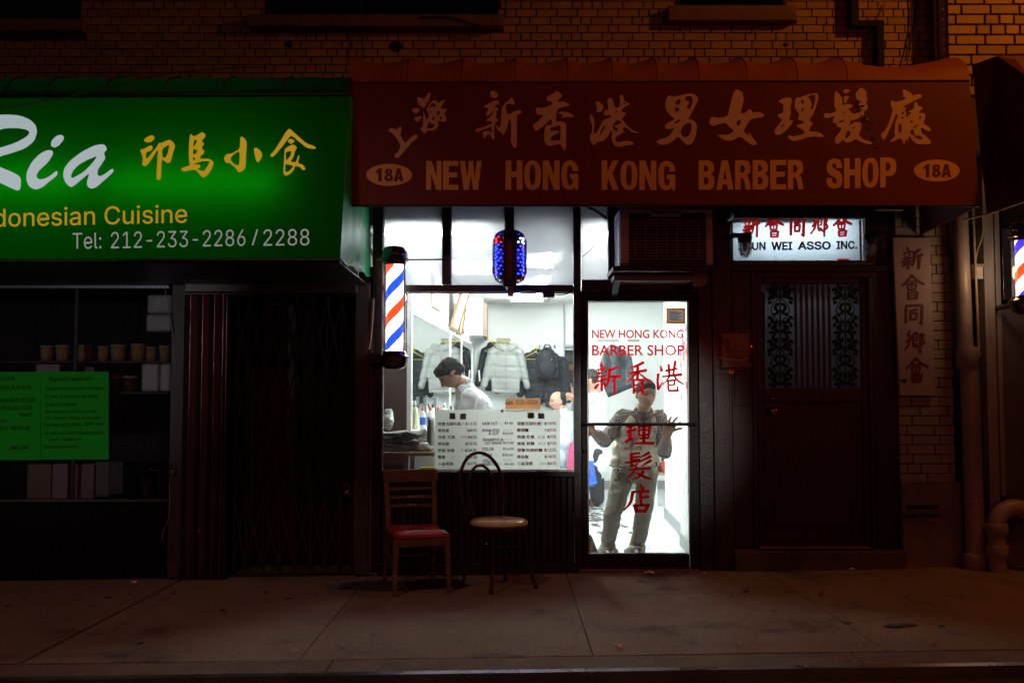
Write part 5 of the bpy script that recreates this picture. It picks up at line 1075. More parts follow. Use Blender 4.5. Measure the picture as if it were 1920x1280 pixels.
M_gp = mat('green_paper', (.001, .52, .008), .8, var=.05, scale=2); M_pen = mat('pen_ink', (.001, .17, .008), .8)
rp = random.Random(2)
def paper(x0, y0, x1, y1, lab, lines, big):
    t = thing('green_notice', lab, 'notice', at((x0 + x1) / 2, y1, -.004)); n = 12
    P = [[at(x0 + (x1 - x0) * i / n, y0 + (y1 - y0) * j / n, -.006) + Vector((0, -.004 * abs(noise.noise(Vector((i * .35, j * .3, x0)))), 0)) for i in range(n + 1)] for j in range(n + 1)]
    MB().grid(P).build('sheet', M_gp, t)
    for (txt, lx, ly, w_, h_) in lines:
        text('handwriting', txt, (lx, ly, lx + w_, ly - 1, h_), 0, M_pen if not big else M_pen, t, plane=lambda a, b: at(a, b, -.013), offset=.0)
    return t
paper(76, 696.5, 204, 861, 'right green paper notice with handwritten English lines taped in the window', [('Beloved Customers', 92, 705, 80, 10), ('We appreciate each and everyone', 84, 724, 110, 9), ('of you. Thank you for many', 84, 739, 100, 9), ('years of support', 84, 754, 60, 9), ('We are temporarily closing', 84, 768, 96, 8), ('the Sunday dining restaurant', 84, 780, 104, 8), ('Our new hours will be', 82, 792, 70, 8), ('8am-4pm', 158, 790, 38, 9), ('we will only serve breakfast and', 82, 808, 110, 8), ('lunch. Thank you', 92, 820, 60, 8), ('Management', 84, 834, 60, 8)], False)
paper(-60, 697, 75.5, 862, 'left green paper notice with handwritten Chinese lines, cut by the left frame edge', [('敬啟者顧客', -20, 706, 48, 9), ('感謝各位多年支持', -20, 722, 78, 9), ('本店因裝修暫停營業', -20, 746, 86, 9), ('由星期日起改為', -20, 760, 80, 9), ('8am', 36, 773, 24, 8), ('4:00', -16, 786, 28, 8), ('早餐午餐照常', -20, 798, 76, 9), ('謝謝', 18, 835, 36, 8)], False)
# open sign: unlit dotted ring and letters
t = thing('open_sign', 'unlit oval OPEN sign outlined in tiny dots, low in the dark window', 'sign', at(255, 862, .03))
MB().pbox(204, 812, 314, 865, .03, .05).build('board', M_void, t)
dm = MB(); dm.ell((0, 0, 0), (.0042, .002, .0042), 6, 4); dme = dm.mesh('led_dot'); dme.materials.append(mat('unlit_led', (.20, .16, .16), .3))
for k in range(46):
    a = 2 * PI * k / 46; p = at(255 + 41 * math.cos(a), 838 + 20 * math.sin(a), .027); share('led_dot', dme, t, p)
text('lettering', 'OPEN', (222, 829, 290, 828, 18), 0, mat('open_letter', (.022, .018, .020), .6), t, plane=lambda a, b: at(a, b, .027))
# menus standing on the lower sill
for i, (a, b, col, lab) in enumerate([(50, 95, (.30, .20, .11), 'tan menu folder leftmost in the bottom row'), (97, 126, (.40, .30, .30), 'pale pink folder second in the bottom row'), (131, 175, (.34, .24, .22), 'wide pink folder in the middle of the bottom row'), (176, 204, (.25, .22, .22), 'greyish folder leaning right in the bottom row'), (205, 230, (.20, .19, .21), 'bluish folder at the right end of the bottom row')]):
    mb = MB(); c0, c1 = at(a, 935 - (0 if i < 3 else (i - 2) * 4), .12 + .03 * max(0, i - 2)), at(b, 935 - (0 if i < 3 else (i - 2) * 5), .12 + .06 * max(0, i - 2)); h = .27
    mb.hexa([c0, c1, c1 + Vector((0, .03, 0)), c0 + Vector((0, .03, 0)), c0 + Vector((0, 0, h)), c1 + Vector((0, 0, h)), c1 + Vector((0, .03, h)), c0 + Vector((0, .03, h))])
    one('menu_folder', mb, mat('folder%d' % i, col, .6, var=.1), lab, 'folder', 'folders standing on the window sill', .003)
t = thing('drink_dispenser', 'small metal drink tap stand at the lower right of the dark window', 'dispenser', at(294, 935, .15))
MB().tube([at(300, 884, .14), at(299, 935, .14)], .005, 8).build('pipe', M_chrome, t); MB().tube([at(282, 880, .15), at(304, 881, .15)], .006, 8).build('arm', M_chrome, t)
MB().tube([at(272, 907, .16), at(272, 935, .16)], .006, 8).build('handle', mat('red_handle', (.3, .03, .01), .4), t); MB().lathe(at(276, 935, .22), [(.0, 0), (.05, 0), (.05, .17), (0, .17)], 18).build('tank', mat('smoky_tank', (.05, .04, .04), .2), t)
one('price_card', MB().pbox(68, 683, 112, 698, .14, .145), mat('card_white', (.45, .42, .42), .6, var=.4, scale=50), 'small printed card under the upper shelf above the green paper', 'card')
one('price_card', MB().pbox(155, 688, 177, 698, .14, .145), mat('card_grey', (.22, .22, .22), .6, var=.4, scale=50), 'smaller grey card under the upper shelf, right of the thin post', 'card')
strand('hanging_cord', [at(300, 487, -.12), at(304, 520, -.12), at(314, 560, -.12), at(320, 605, -.12), at(327, 632, -.1)], .0042, M_ltcable, 'pale cord hanging from the green awning past the foam boxes', 'cord')
strand('low_cord', [at(318, 905, -.1), at(319, 960, -.12), at(312, 985, -.11), at(305, 998, -.1), at(304, 1012, -.1)], .003, M_ltcable, 'thin pale cord trailing down the base of the dark shop post', 'cord')
mb = MB()
for cy in (667, 684, 700):
    mb.tube([at(334 + 4.6 * math.cos(2 * PI * k / 14) * (1 - .3 * math.sin(2 * PI * k / 14)), cy + 7 * math.sin(2 * PI * k / 14), -.093) for k in range(14)], .0016, 4, closed=True)
mb.build('scribble', mat('chalk_grey', (.22, .2, .2), .8), fs, kind='stuff')
def padlock(px, py, Y, lab):
    t = thing('padlock', lab, 'padlock', at(px, py + 10, Y)); c = at(px, py, Y)
    MB().lathe(c + Vector((0, -.012, -.012)), [(0, 0), (.026, .002), (.028, .012), (.026, .022), (0, .024)], 18, 'y').build('lock_body', mat('rusty_steel', (.30, .20, .16), .35, .8, var=.3, scale=30), t)
    MB().tube([c + Vector((.017 * math.cos(a), 0, .012 + .045 * math.sin(a))) for a in [PI * k / 10 for k in range(11)]], .0045, 6).build('shackle', M_chrome, t)
padlock(322, 882, -.12, 'padlock on the post of the dark food shop'); padlock(650, 921, -.02, 'padlock at the right side of the folding gate')

# ---- rolled shutter with folded corrugated leaf and the scissor gate
rs = thing('roller_shutter', 'grey rolled-up shutter above the folding gate with a pull handle', 'shutter', (AX(508, -.1), -.1, AZ(550, -.1)))
M_slat = mat('shutter_slat', (.15, .125, .12), .38, .6, var=.3, scale=5, stretch=(1, 1, 6), bump=.2)
for y0, y1, yf in ((500, 511, -.17), (511, 522, -.16), (523, 525, -.14), (526, 548, -.165)): MB().pbox(346, y0 + .6, 668, y1 - .6, yf, -.0).build('slat', M_slat, rs, bevel=.006)
MB().pbox(350, 549, 664, 552, -.15, -.05).build('bottom_bar', M_black, rs)
MB().tube([at(486, 543, -.17), at(488, 549, -.185), at(515, 549, -.185), at(517, 543, -.17)], .004, 6).build('handle', M_slat, rs)
cl = thing('corrugated_leaf', 'folded corrugated metal leaf with pinkish vertical glints left of the gate', 'shutter', (AX(388, -.1), -.1, gz(-2.3, 0)))
M_corr = mat('corrugated_maroon', (.052, .040, .046), .30, .55, var=.2, scale=4, stretch=(4, 4, .6), bump=.15)
xs = [346, 358, 371, 381, 393, 403, 413, 419, 426, 431]
for k in range(len(xs) - 1):
    a, b = xs[k], xs[k + 1]; yfa = -.10 - (.022 if k % 2 else 0)
    p0, p1 = at(a, 560, yfa), at(b, 560, -.10 - (0 if k % 2 else .022)); q0, q1 = Vector((p0.x, p0.y, gz(-2.3, 0) - .02)), Vector((p1.x, p1.y, gz(-2.3, 0) - .02))
    t0, t1 = Vector((p0.x, p0.y, AZ(553, -.1))), Vector((p1.x, p1.y, AZ(553, -.1))); d = Vector((0, .01, 0))
    MB().hexa([q0, q1, q1 + d, q0 + d, t0, t1, t1 + d, t0 + d]).build('fold', M_corr, cl, bevel=.002)
    if k in (1, 3, 5, 7, 8): MB().tube([(p0.x, p0.y - .004, q0.z), (p0.x, p0.y - .004, t0.z)], .0045, 6).build('ridge', mat('polished_ridge', (.30, .16, .16), .22, .9), cl)
sg = thing('scissor_gate', 'closed folding lattice security gate with upright pickets before a dark doorway', 'gate', (AX(548, .02), .02, gz(-1.7, 0)))
M_gate = mat('gate_steel', (.018, .010, .008), .8, 0.0, var=.3, scale=6, bump=.2)
zb, zt = gz(-1.7, 0) + .03, AZ(553, .02); px_ = [443, 465, 497, 527, 555, 585, 612, 640, 662]
for p in px_:
    MB().box(AX(p - 2.2, 0), -.005, zb, AX(p + 2.2, 0), .03, zt).build('picket', M_gate, sg, bevel=.002)
H_ = zt - zb; nseg = 4
for i in range(len(px_) - 1):
    a, b = AX(px_[i], 0), AX(px_[i + 1], 0)
    for k in range(nseg):
        z0 = zb + .06 + (H_ - .12) * k / nseg; z1 = zb + .06 + (H_ - .12) * (k + 1) / nseg
        for (u, v, yy) in ((z0, z1, -.010), (z1, z0, -.018)):
            d = Vector((b - a, 0, v - u)).normalized(); nrm = Vector((-d.z, 0, d.x)) * .008; y = Vector((0, .006, 0)); A_, B_ = Vector((a, yy, u)), Vector((b, yy, v))
            MB().hexa([A_ - nrm, B_ - nrm, B_ - nrm + y, A_ - nrm + y, A_ + nrm, B_ + nrm, B_ + nrm + y, A_ + nrm + y]).build('strap', M_gate, sg)
MB().box(AX(432, 0), -.01, zb - .04, AX(666, 0), .05, zb - .012).build('bottom_track', M_gate, sg)
dw = thing('recessed_doorway', 'dark recessed doorway with a brown panel and scribbled glass behind the gate', 'doorway', (AX(548, .9), .9, 0))
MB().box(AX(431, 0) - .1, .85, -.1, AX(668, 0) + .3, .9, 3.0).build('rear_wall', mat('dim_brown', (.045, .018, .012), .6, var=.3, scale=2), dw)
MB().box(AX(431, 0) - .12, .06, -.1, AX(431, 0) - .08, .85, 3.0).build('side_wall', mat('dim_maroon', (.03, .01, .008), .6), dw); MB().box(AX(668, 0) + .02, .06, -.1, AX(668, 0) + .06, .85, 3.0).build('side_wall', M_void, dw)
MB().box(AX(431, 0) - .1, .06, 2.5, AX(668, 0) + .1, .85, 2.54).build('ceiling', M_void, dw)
MB().box(AX(462, .8), .80, .05, AX(560, .8), .845, 2.25).build('door_leaf', mat('brown_leaf', (.10, .038, .018), .5, var=.3, scale=3, stretch=(5, 5, .6)), dw, bevel=.01)
MB().pbox(572, 590, 655, 760, .80, .845).build('glass_panel', mat('black_glass', (.006, .006, .006), .5), dw)
rq2 = random.Random(3); gmb = MB()
for k in range(9):
    y = 606 + k * 17; gmb.tube([at(590 + rq2.uniform(-8, 8) + 12 * i, y + rq2.uniform(-7, 7), .79) for i in range(5)], .005, 5)
gmb.build('scribble', mat('scribble_grey', (.10, .09, .09), .6), dw, kind='stuff')
one('door_post', MB().pbox(664, 530, 692, 1074, -.075, .0), M_post, 'brown metal post at the right side of the folding gate', 'post', bevel=.005)
one('post_edge', MB().pbox(693, 560, 697, 1072, -.085, -.052), mat('rust_strip', (.12, .05, .03), .5), 'thin rusty strip up the black post left of the barber window', 'trim')

# ================================================================== RIGHT EDGE: PIPES AND NEXT SHOP
M_pipe = mat('cream_pipe_paint2', (.30, .22, .17), .4, var=.18, scale=5, bump=.25, bscale=30, dirt=((.16, .10, .07), 5, .66))
dpi = thing('drain_pipe', 'thick painted drain pipe rising from the sidewalk right of the brick pier', 'pipe', (AX(1818, -.12), -.12, gz(3.5, 0)))
cx = at(1817, 900, -.12).x; zf = gz(3.5, 0) - .01
def ring(c, r, h, par, nm='collar'): MB().lathe(c, [(r * .92, 0), (r, .006), (r, h - .012), (r * .96, h)], 28).build(nm, M_pipe, par)
MB().tube([(AX(1821, -.12), -.12, zf), (AX(1818, -.12), -.12, AZ(668, -.12))], .068, 28).build('lower_pipe', M_pipe, dpi)
MB().tube([(AX(1812, -.12), -.12, AZ(668, -.12)), (AX(1806, -.12), -.12, 3.2)], .055, 28).build('upper_pipe', M_pipe, dpi)
ring((AX(1815, -.12), -.12, AZ(690, -.12)), .080, .16, dpi); ring((AX(1821, -.12), -.12, zf), .088, .13, dpi); ring((AX(1820, -.12), -.12, AZ(942, -.12)), .071, .02, dpi)
MB().tube([(AX(1830, -.10) , -.16, AZ(668, -.12)), (AX(1824, -.1), -.16, 3.1)], .010, 8).build('side_line', M_pipe, dpi)
up = thing('u_bend_pipe', 'pipe bent over like a hook beside the drain pipe, collars at its joints', 'pipe', (AX(1863, -.25), -.25, gz(3.8, -.2)))
c1, c2 = AX(1861, -.25), AX(1930, -.25); za = AZ(985, -.25); Rr_ = (c2 - c1) / 2
pts = [(c1, -.25, gz(3.7, -.2) - .02), (c1, -.25, za)] + [(c1 + Rr_ - Rr_ * math.cos(PI * k / 12), -.25, za + Rr_ * .98 * math.sin(PI * k / 12)) for k in range(1, 12)] + [(c2, -.25, za), (c2, -.25, za - .08)]
MB().tube(pts, .062, 26).build('bend', M_pipe, up)
for y0_, h in ((1000, .075), (1043, .085)): ring((c1, -.25, AZ(y0_, -.25)), .080, h, up)
ring((c2, -.25, AZ(1000, -.25)), .080, .075, up)
one('rag_on_ground', MB().ell(ground(1850, 1062) + Vector((0, 0, .012)), (.09, .03, .018), 14, 6), mat('dirty_cloth', (.22, .15, .11), .9, bump=.6, bscale=30), 'small crumpled dirty scrap at the foot of the drain pipes', 'rag')
ns = thing('next_shop_front', 'metal-clad front of the next shop at the right edge, lit by its barber pole', 'shopfront', (4.0, -.05, 0))
M_clad = mat('metal_cladding', (.34, .28, .22), .42, .2, var=.22, scale=5, stretch=(3, 3, .5), bump=.3, bscale=26, dirt=((.16, .10, .06), 6, .66))
def nf(x0, y0, x1, y1, yf, yb=.1, name='cladding', m=M_clad): return MB().pbox(x0, y0, x1, y1, yf, yb).build(name, m, ns, bevel=.004)
nf(1846, 300, 1850, 1060, -.0, .2, 'dark_joint', M_black); nf(1850, 300, 1869, 1058, -.07); nf(1870, 300, 1879, 930, -.045); nf(1880, 575, 2300, 1060, -.02, .1, 'lower_cladding', mat('lower_cladding_dark', (.12, .09, .075), .5, .1, var=.2, scale=4))
nf(1880, 300, 2300, 428, -.02, .1, 'fascia', M_black); nf(1880, 428, 1896, 562, -.05, .0, 'mirror_strip', mat('polished_strip', (.75, .72, .72), .10, 1.0)); nf(1896, 428, 2300, 575, -.03, .1, 'cladding')
MB().box(XR + .02, .18, -.1, 4.4, .2, 3.2).build('gap_wall', M_void, ns)
t = thing('electric_box', 'small pale electric box on the narrow dark gap beside the drain pipe', 'box', at(1834, 524, -.10))
MB().pbox(1824, 499, 1844, 523, -.14, -.06).build('box_body', mat('box_cream', (.42, .36, .26), .5, var=.1), t, bevel=.005); MB().pbox(1823, 495, 1845, 500, -.145, -.055).build('box_lid', M_pipe, t)
for k in range(4): MB().lathe(at(1827 + k * 4.6, 498, -.15), [(0, -.003), (.004, -.002), (.004, .002)], 8, 'y').build('knockout', M_void, t)
strand('box_conduit', [at(1842, 405, -.1), at(1844, 430, -.1), at(1841, 448, -.1), at(1832, 470, -.1), at(1828, 498, -.1)], .0065, M_ltcable, 'flexible conduit curving down into the small pale electric box', 'conduit')

# ================================================================== CHAIRS
ca_ = thing('wooden_chair', 'worn wooden slat-back chair with a red vinyl seat under the shop window', 'chair', (0, 0, 0))
M_oak = mat('worn_varnished_wood', (.13, .065, .033), .36, var=.35, scale=7, stretch=(2, 2, 7), bump=.2, bscale=30, dirt=((.38, .26, .14), 8, .62))
M_redseat = mat('red_vinyl_seat', (.42, .014, .018), .25, var=.12, scale=6, coat=.3, bump=.08, bscale=20)
W, D, SH = .178, .195, .405
def leg(pts, w_, name='leg'):
    mb = MB(); n = len(pts)
    for i in range(n - 1):
        a, b = Vector(pts[i]), Vector(pts[i + 1]); wa, wb_ = w_[i] / 2, w_[i + 1] / 2
        mb.hexa([a + Vector(q) for q in ((-wa, -wa, 0), (wa, -wa, 0), (wa, wa, 0), (-wa, wa, 0))] + [b + Vector(q) for q in ((-wb_, -wb_, 0), (wb_, -wb_, 0), (wb_, wb_, 0), (-wb_, wb_, 0))])
    return mb.build(name, M_oak, ca_, bevel=.003)
for s in (-1, 1):
    leg([(s * W * 1.06, -D * 1.05, 0), (s * W * .98, -D * .98, SH - .03)], (.026, .040))
    leg([(s * W * .98, D + .10, 0), (s * W * .95, D - .0, SH - .03), (s * W * .95, D + .0, SH + .05), (s * W * .99, D + .075, .80)], (.026, .036, .036, .028))
for s in (-1, 1): MB().rbox((s * W * .96, 0, SH - .055), (.022, D * 1.95, .055)).build('apron', M_oak, ca_, bevel=.002)
MB().rbox((0, -D * .99, SH - .055), (W * 1.9, .022, .055)).build('apron', M_oak, ca_, bevel=.002); MB().rbox((0, D * .97, SH - .055), (W * 1.8, .022, .055)).build('apron', M_oak, ca_)
def cush(t, h):   # seat pad, rounded slab
    P = []
    for j in range(13):
        v = -1 + 2 * j / 12; row = []
        for i in range(13):
            u = -1 + 2 * i / 12; e = max(abs(u), abs(v)); z = SH + h * max(0, 1 - e ** 6) ** .5
            row.append((u * (W + .018) * (1 - .06 * (v + 1) / 2) * (1 - .03 * v * v), v * (D + .02) * (1 - .03 * u * u), z))
        P.append(row)
    mb = MB().grid(P); rim = P[0] + [r[-1] for r in P[1:]] + P[-1][::-1][1:] + [r[0] for r in P[::-1]][1:-1]
    n = len(rim); mb.add([*rim, *[(p[0] * .99, p[1] * .99, p[2] - .022) for p in rim]], [(i, (i + 1) % n, n + (i + 1) % n, n + i) for i in range(n)], True); return mb
cush(0, .024).build('seat', M_redseat, ca_)
def curved_rail(z, h, w_, t_, bow, yoff, name, up=0.0):
    mb = MB(); n = 12; L_ = []
    for i in range(n + 1):
        u = -1 + 2 * i / n; x = u * w_; y = yoff + bow * (1 - u * u)
        L_.append([(x, y - t_ / 2, z - h / 2), (x, y + t_ / 2, z - h / 2), (x, y + t_ / 2, z + h / 2 + up * u * u), (x, y - t_ / 2, z + h / 2 + up * u * u)])
    for i in range(n): mb.hexa([L_[i][0], L_[i + 1][0], L_[i + 1][1], L_[i][1], L_[i][3], L_[i + 1][3], L_[i + 1][2], L_[i][2]])
    return mb.build(name, M_oak, ca_)
curved_rail(.765, .085, W * 1.12, .024, .035, D + .045, 'top_rail', .004)
for z, y in ((.675, .035), (.615, .028), (.555, .018)): curved_rail(z, .018, W * .96, .012, .022, D + y, 'slat')
curved_rail(.20, .016, W * .9, .014, -.03, D + .06, 'stretcher')
for s in (-1, 1): MB().rbox((s * W * 1.0, .05, .22), (.016, D * 2.1, .016)).build('stretcher', M_oak, ca_)
ca_.location = (at(781, 1100, -.62).x, -.66, gz(-.67, -.66) + .004); ca_.rotation_euler = (0, 0, math.radians(16)); ca_.scale = (1.0, 1.0, 1.0)

cb_ = thing('bentwood_chair', 'cafe chair with dark hooped metal back and torn tan round seat', 'chair', (0, 0, 0))
M_bent = mat('dark_bent_tube', (.045, .022, .018), .30, .4, var=.25, scale=8)
M_tan = mat('tan_vinyl_seat', (.62, .50, .22), .28, var=.12, scale=5, coat=.3, bump=.06, bscale=20)
SH = .45; R_ = .205
MB().lathe((0, 0, SH - .015), [(0, .045), (R_ * .6, .044), (R_ * .85, .038), (R_ * .97, .026), (R_ * 1.0, .012), (R_ * .97, 0), (0, -.002)], 40).build('seat', M_tan, cb_)
MB().lathe((0, 0, SH - .05), [(R_ * .92, 0), (R_ * .94, .002), (R_ * .94, .034), (R_ * .90, .036)], 40).build('seat_ring', M_bent, cb_)
mb = MB(); r = random.Random(5); L_ = []
for k in range(9):
    a = math.radians(-62 + k * 5.0); L_.append([Vector((R_ * q * math.cos(a), R_ * q * math.sin(a), SH + hh + r.uniform(-.002, .002))) for q, hh in ((.90 + r.uniform(-.05, .02), .0225), (1.0, .008), (1.005, -.008))])
mb.grid(L_).build('torn_foam', mat('yellow_foam', (.55, .34, .10), .95, var=.4, scale=40, bump=1, bscale=60), cb_)
for a, o in ((225, 1), (315, 1), (45, -1), (135, -1)):
    a = math.radians(a); top = Vector((R_ * .86 * math.cos(a), R_ * .86 * math.sin(a), SH - .03)); ft = Vector((R_ * 1.28 * math.cos(a), R_ * 1.28 * math.sin(a), 0.0)); mid = top * .45 + ft * .55 + Vector((-.012 * math.cos(a), -.012 * math.sin(a), .0))
    MB().tube([top, top * .75 + mid * .25, mid, mid * .4 + ft * .6, ft], [.011, .011, .011, .011, .012], 10).build('leg', M_bent, cb_)
    MB().lathe(ft, [(.013, 0), (.015, .004), (.014, .035), (.011, .037)], 12).build('foot_cap', M_black, cb_)
MB().tube([(R_ * .70 * math.cos(2 * PI * k / 32), R_ * .70 * math.sin(2 * PI * k / 32), SH - .15) for k in range(32)], .006, 8, closed=True).build('stretcher_ring', M_bent, cb_)
def hoopb(w_, h, r_, nm, z0=SH - .03):
    pts = []
    for k in range(29):
        a = PI * k / 28; x = -w_ * math.cos(a); z = SH + .15 + (h - .15) * math.sin(a) ** .8 if 0 < k < 28 else SH + .15
        wid = 1.0; pts.append((x, z))
    P = [(-w_ * .80, z0), (-w_ * .84, SH + .06)] + [(x * (1 if zz > SH + .22 else .94), zz) for x, zz in pts] + [(w_ * .84, SH + .06), (w_ * .80, z0)]
    MB().tube([(x, R_ * .84 + .0 + .20 * max(0, z - SH) ** 1.1, z) for x, z in P], r_, 12).build(nm, M_bent, cb_)
hoopb(.195, .475, .0125, 'outer_hoop'); hoopb(.118, .385, .0105, 'inner_hoop')
cb_.location = (AX(935, -.60), -.63, gz(-.1, -.6) + .004); cb_.rotation_euler = (0, 0, math.radians(35))
# ================================================================== BARBER SHOP INTERIOR
FZ = .05; CZ = 2.67
M_wall = mat('white_wall', (.80, .82, .81), .55, var=.02, scale=3)
M_tile = mat('white_floor_tile', (.70, .73, .74), .22, var=.04, scale=4, island=.03)
M_ctile = mat('ceiling_tile', (.76, .77, .76), .8, var=.04, scale=30, island=.03)
LW0, LW1 = Vector((-.88, .90, 0)), Vector((-.53, 6.60, 0)); LD = (LW1 - LW0).normalized(); LN = Vector((LD.y, -LD.x, 0))      # left wall line, normal into the room
RW = [(1.44, .10), (1.48, 1.17), (1.555, 1.17), (1.65, 3.2), (2.3, 3.2), (2.3, 6.6)]
st = lambda n, mb, m=M_wall, **k: mb.build(n, m, None, kind='structure', **k)
def wallseg(a, b, z0=0, z1=CZ + .02, th=.05, side=1):
    a, b = Vector((a[0], a[1], 0)), Vector((b[0], b[1], 0)); d = (b - a).normalized(); n = Vector((d.y, -d.x, 0)) * th * -side
    return [a + Vector((0, 0, z0)), b + Vector((0, 0, z0)), b + n + Vector((0, 0, z0)), a + n + Vector((0, 0, z0)), a + Vector((0, 0, z1)), b + Vector((0, 0, z1)), b + n + Vector((0, 0, z1)), a + n + Vector((0, 0, z1))]
mb = MB(); mb.hexa(wallseg(LW0, LW1, th=.06)); st('interior_wall_left', mb)
mb = MB(); mb.box(-1.24, .90, 0, -.885, .96, CZ + .02); mb.box(-1.24, .07, 0, -1.18, .895, CZ + .02); st('interior_wall_return', mb, mat('pinkish_wall', (.66, .60, .64), .6, var=.03))
st('interior_wall_back', MB().box(-.60, 6.61, 0, 2.4, 6.68, CZ + .02))
mb = MB()
for i in range(len(RW) - 1): mb.hexa(wallseg(RW[i], RW[i + 1], th=-.03))
st('interior_wall_right', mb)
for i in (0, 2):
    mb = MB(); mb.hexa(wallseg(RW[i], RW[i + 1], FZ, FZ + .11, th=.012)); mb.build('skirting', mat('grey_skirting', (.26, .28, .29), .5, var=.2, scale=6), None, kind='structure')
st('skirting_back', MB().box(.3, 6.59, FZ, 2.3, 6.608, FZ + .12), mat('grey_skirting'  , (.26, .28, .29), .5))
MB().box(-1.2, .07, FZ - .1, 2.4, 6.65, FZ - .006).build('floor_bed', mat('grout', (.20, .21, .21), .8), None, kind='structure')
fl_ = bpy.data.objects.new('floor', None); COL.objects.link(fl_); fl_['kind'] = 'structure'
tme = unit_box_mesh('floor_tile', M_tile)
x = -.005 - .3 * 3
X0 = .88 - .3 * 6
for i in range(11):
    for j in range(22):
        cx_, cy_ = X0 + .3 * i + .15, .10 + .3 * j + .15
        lw = LW0.x + (cy_ - LW0.y) * (LW1.x - LW0.x) / (LW1.y - LW0.y) if cy_ > .9 else -1.2
        rw = 1.5 if cy_ < 3.2 else 2.3
        if cx_ < lw - .1 or cx_ > rw + .15 or cy_ > 6.65: continue
        share('tile', tme, fl_, (cx_, cy_, FZ - .004), (.2965, .2965, .008))
ce = bpy.data.objects.new('ceiling', None); COL.objects.link(ce); ce['kind'] = 'structure'
cme = unit_box_mesh('ceiling_tile', M_ctile)
lights = [(.20, 1.75), (.20, 3.45), (.20, 5.25), (1.40, 2.25), (-.4, 2.25)]
for i in range(6):
    for j in range(11):
        cx_, cy_ = -1.0 + .6 * i, .45 + .6 * j
        if any(abs(cx_ - a) < .1 and abs(cy_ - b) < .31 for a, b in lights): continue
        share('ceiling_tile', cme, ce, (cx_, cy_, CZ + .008 + .0), (.588, .588, .012))
MB().box(-1.25, .10, CZ + .015, 2.4, 6.65, CZ + .04).build('ceiling_grid', mat('ceiling_grid_white', (.6, .62, .6), .5), ce)
# bulkhead above the ceiling line behind the transom panes
st('bulkhead', MB().box(-1.24, .10, CZ + .02, 2.4, .13, 3.2), mat('bulkhead_grey', (.66, .66, .70), .8, var=.08, scale=2, dirt=((.52, .52, .58), 1.5, .55)))
M_tube = emit('ceiling_tube', (.96, 1.0, .975), 158.0)
for i, (a, b) in enumerate(lights):
    t = thing('ceiling_light', ['fluorescent light in the ceiling nearest the shop window', 'fluorescent light in the middle of the ceiling', 'fluorescent light at the back of the ceiling', 'fluorescent light in the ceiling above the right wall', 'fluorescent light in the ceiling above the mirrors'][i], 'ceiling light', (a, b, CZ), 'fluorescent ceiling lights')
    MB().box(a - .29, b - .58, CZ + .004, a + .29, b + .58, CZ + .014).build('tray', M_ctile, t)
    for q in (-.14, .14): MB().tube([(a + q, b - .52, CZ - .022), (a + q, b + .52, CZ - .022)], .018, 10).build('tube', M_tube, t)
    for q in (-.56, .56): MB().box(a - .22, b + q - .02, CZ - .04, a + .22, b + q + .02, CZ + .003).build('end_cap', M_wall, t)
    

t = thing('ceiling_light', 'short fluorescent light across the ceiling right above the glass door', 'ceiling light', (1.0, .18, CZ), 'fluorescent ceiling lights')
MB().box(.62, .09, CZ - .012, 1.40, .27, CZ + .001).build('tray', M_ctile, t)
for q in (.14, .22): MB().tube([(.66, q, CZ - .035), (1.36, q, CZ - .035)], .018, 10).build('tube', emit('door_tube', (.96, 1.0, .975), 190), t)
t = thing('ceiling_light', 'added fill tube across the ceiling right above the shop window', 'ceiling light', (-.6, .18, CZ), 'fluorescent ceiling lights')
MB().box(-1.05, .11, CZ - .012, -.15, .25, CZ + .001).build('tray', M_ctile, t)
MB().tube([(-1.0, .18, CZ - .035), (-.2, .18, CZ - .035)], .018, 10).build('tube', emit('window_fill_tube', (.96, 1.0, .975), 120), t)  # extra tube added to light the barber and newspapers from the front
# ---- left wall: mirrors, shelf, frames, clock
def on_left(px, py, lift=0.0):
    o = CAM; d = at(px, py, 0) - CAM; t_ = (LW0 + LN * lift - o).dot(LN) / d.dot(LN); return o + d * t_
def lw_quad(mb, s0, s1, z0, z1, l0, l1):
    """box on the left wall: s along the wall from its near end, z height, l lift from the wall"""
    f = lambda s, z, l: LW0 + LD * s + LN * l + Vector((0, 0, z)); return mb.hexa([f(s0, z0, l1), f(s1, z0, l1), f(s1, z0, l0), f(s0, z0, l0), f(s0, z1, l1), f(s1, z1, l1), f(s1, z1, l0), f(s0, z1, l0)])
M_mirror = bpy.data.materials.new('mirror_silver'); M_mirror.use_nodes = True; _p = M_mirror.node_tree.nodes['Principled BSDF']; _p.inputs['Base Color'].default_value = (.86, .91, .90, 1); _p.inputs['Metallic'].default_value = 1; _p.inputs['Roughness'].default_value = .015
mr = thing('wall_mirror', 'long mirror panels along the left wall, reflecting the hanging jackets', 'mirror', LW0 + Vector((0, 0, 1.06)))
edges = [0.02, 2.75, 3.9, 5.2]
for i in range(3): lw_quad(MB(), edges[i] + .012, edges[i + 1] - .012, 1.10, 2.06, .004, .012).build('panel', M_mirror, mr)
for s in edges: lw_quad(MB(), s - .014, s + .014, 1.08, 2.08, .002, .022).build('strip', M_wall, mr)
for i in range(3): lw_quad(MB(), edges[i] + .014, edges[i + 1] - .014, 2.062, 2.08, .002, .022).build('strip', M_wall, mr)
MB().box(-.90, .865, 1.0, -.862, .897, 2.62).build('corner_trim', M_wall, mr)
ws = thing('wall_counter', 'white counter shelf below the mirrors', 'counter', LW0 + Vector((0, 0, .9)))
lw_quad(MB(), -.02, 3.9, 1.03, 1.06, .0, .30).build('counter_top', M_wall, ws, bevel=.004); lw_quad(MB(), -.01, 3.9, .05, 1.03, .0, .24).build('cabinet', mat('cabinet_white', (.66, .68, .68), .5), ws)
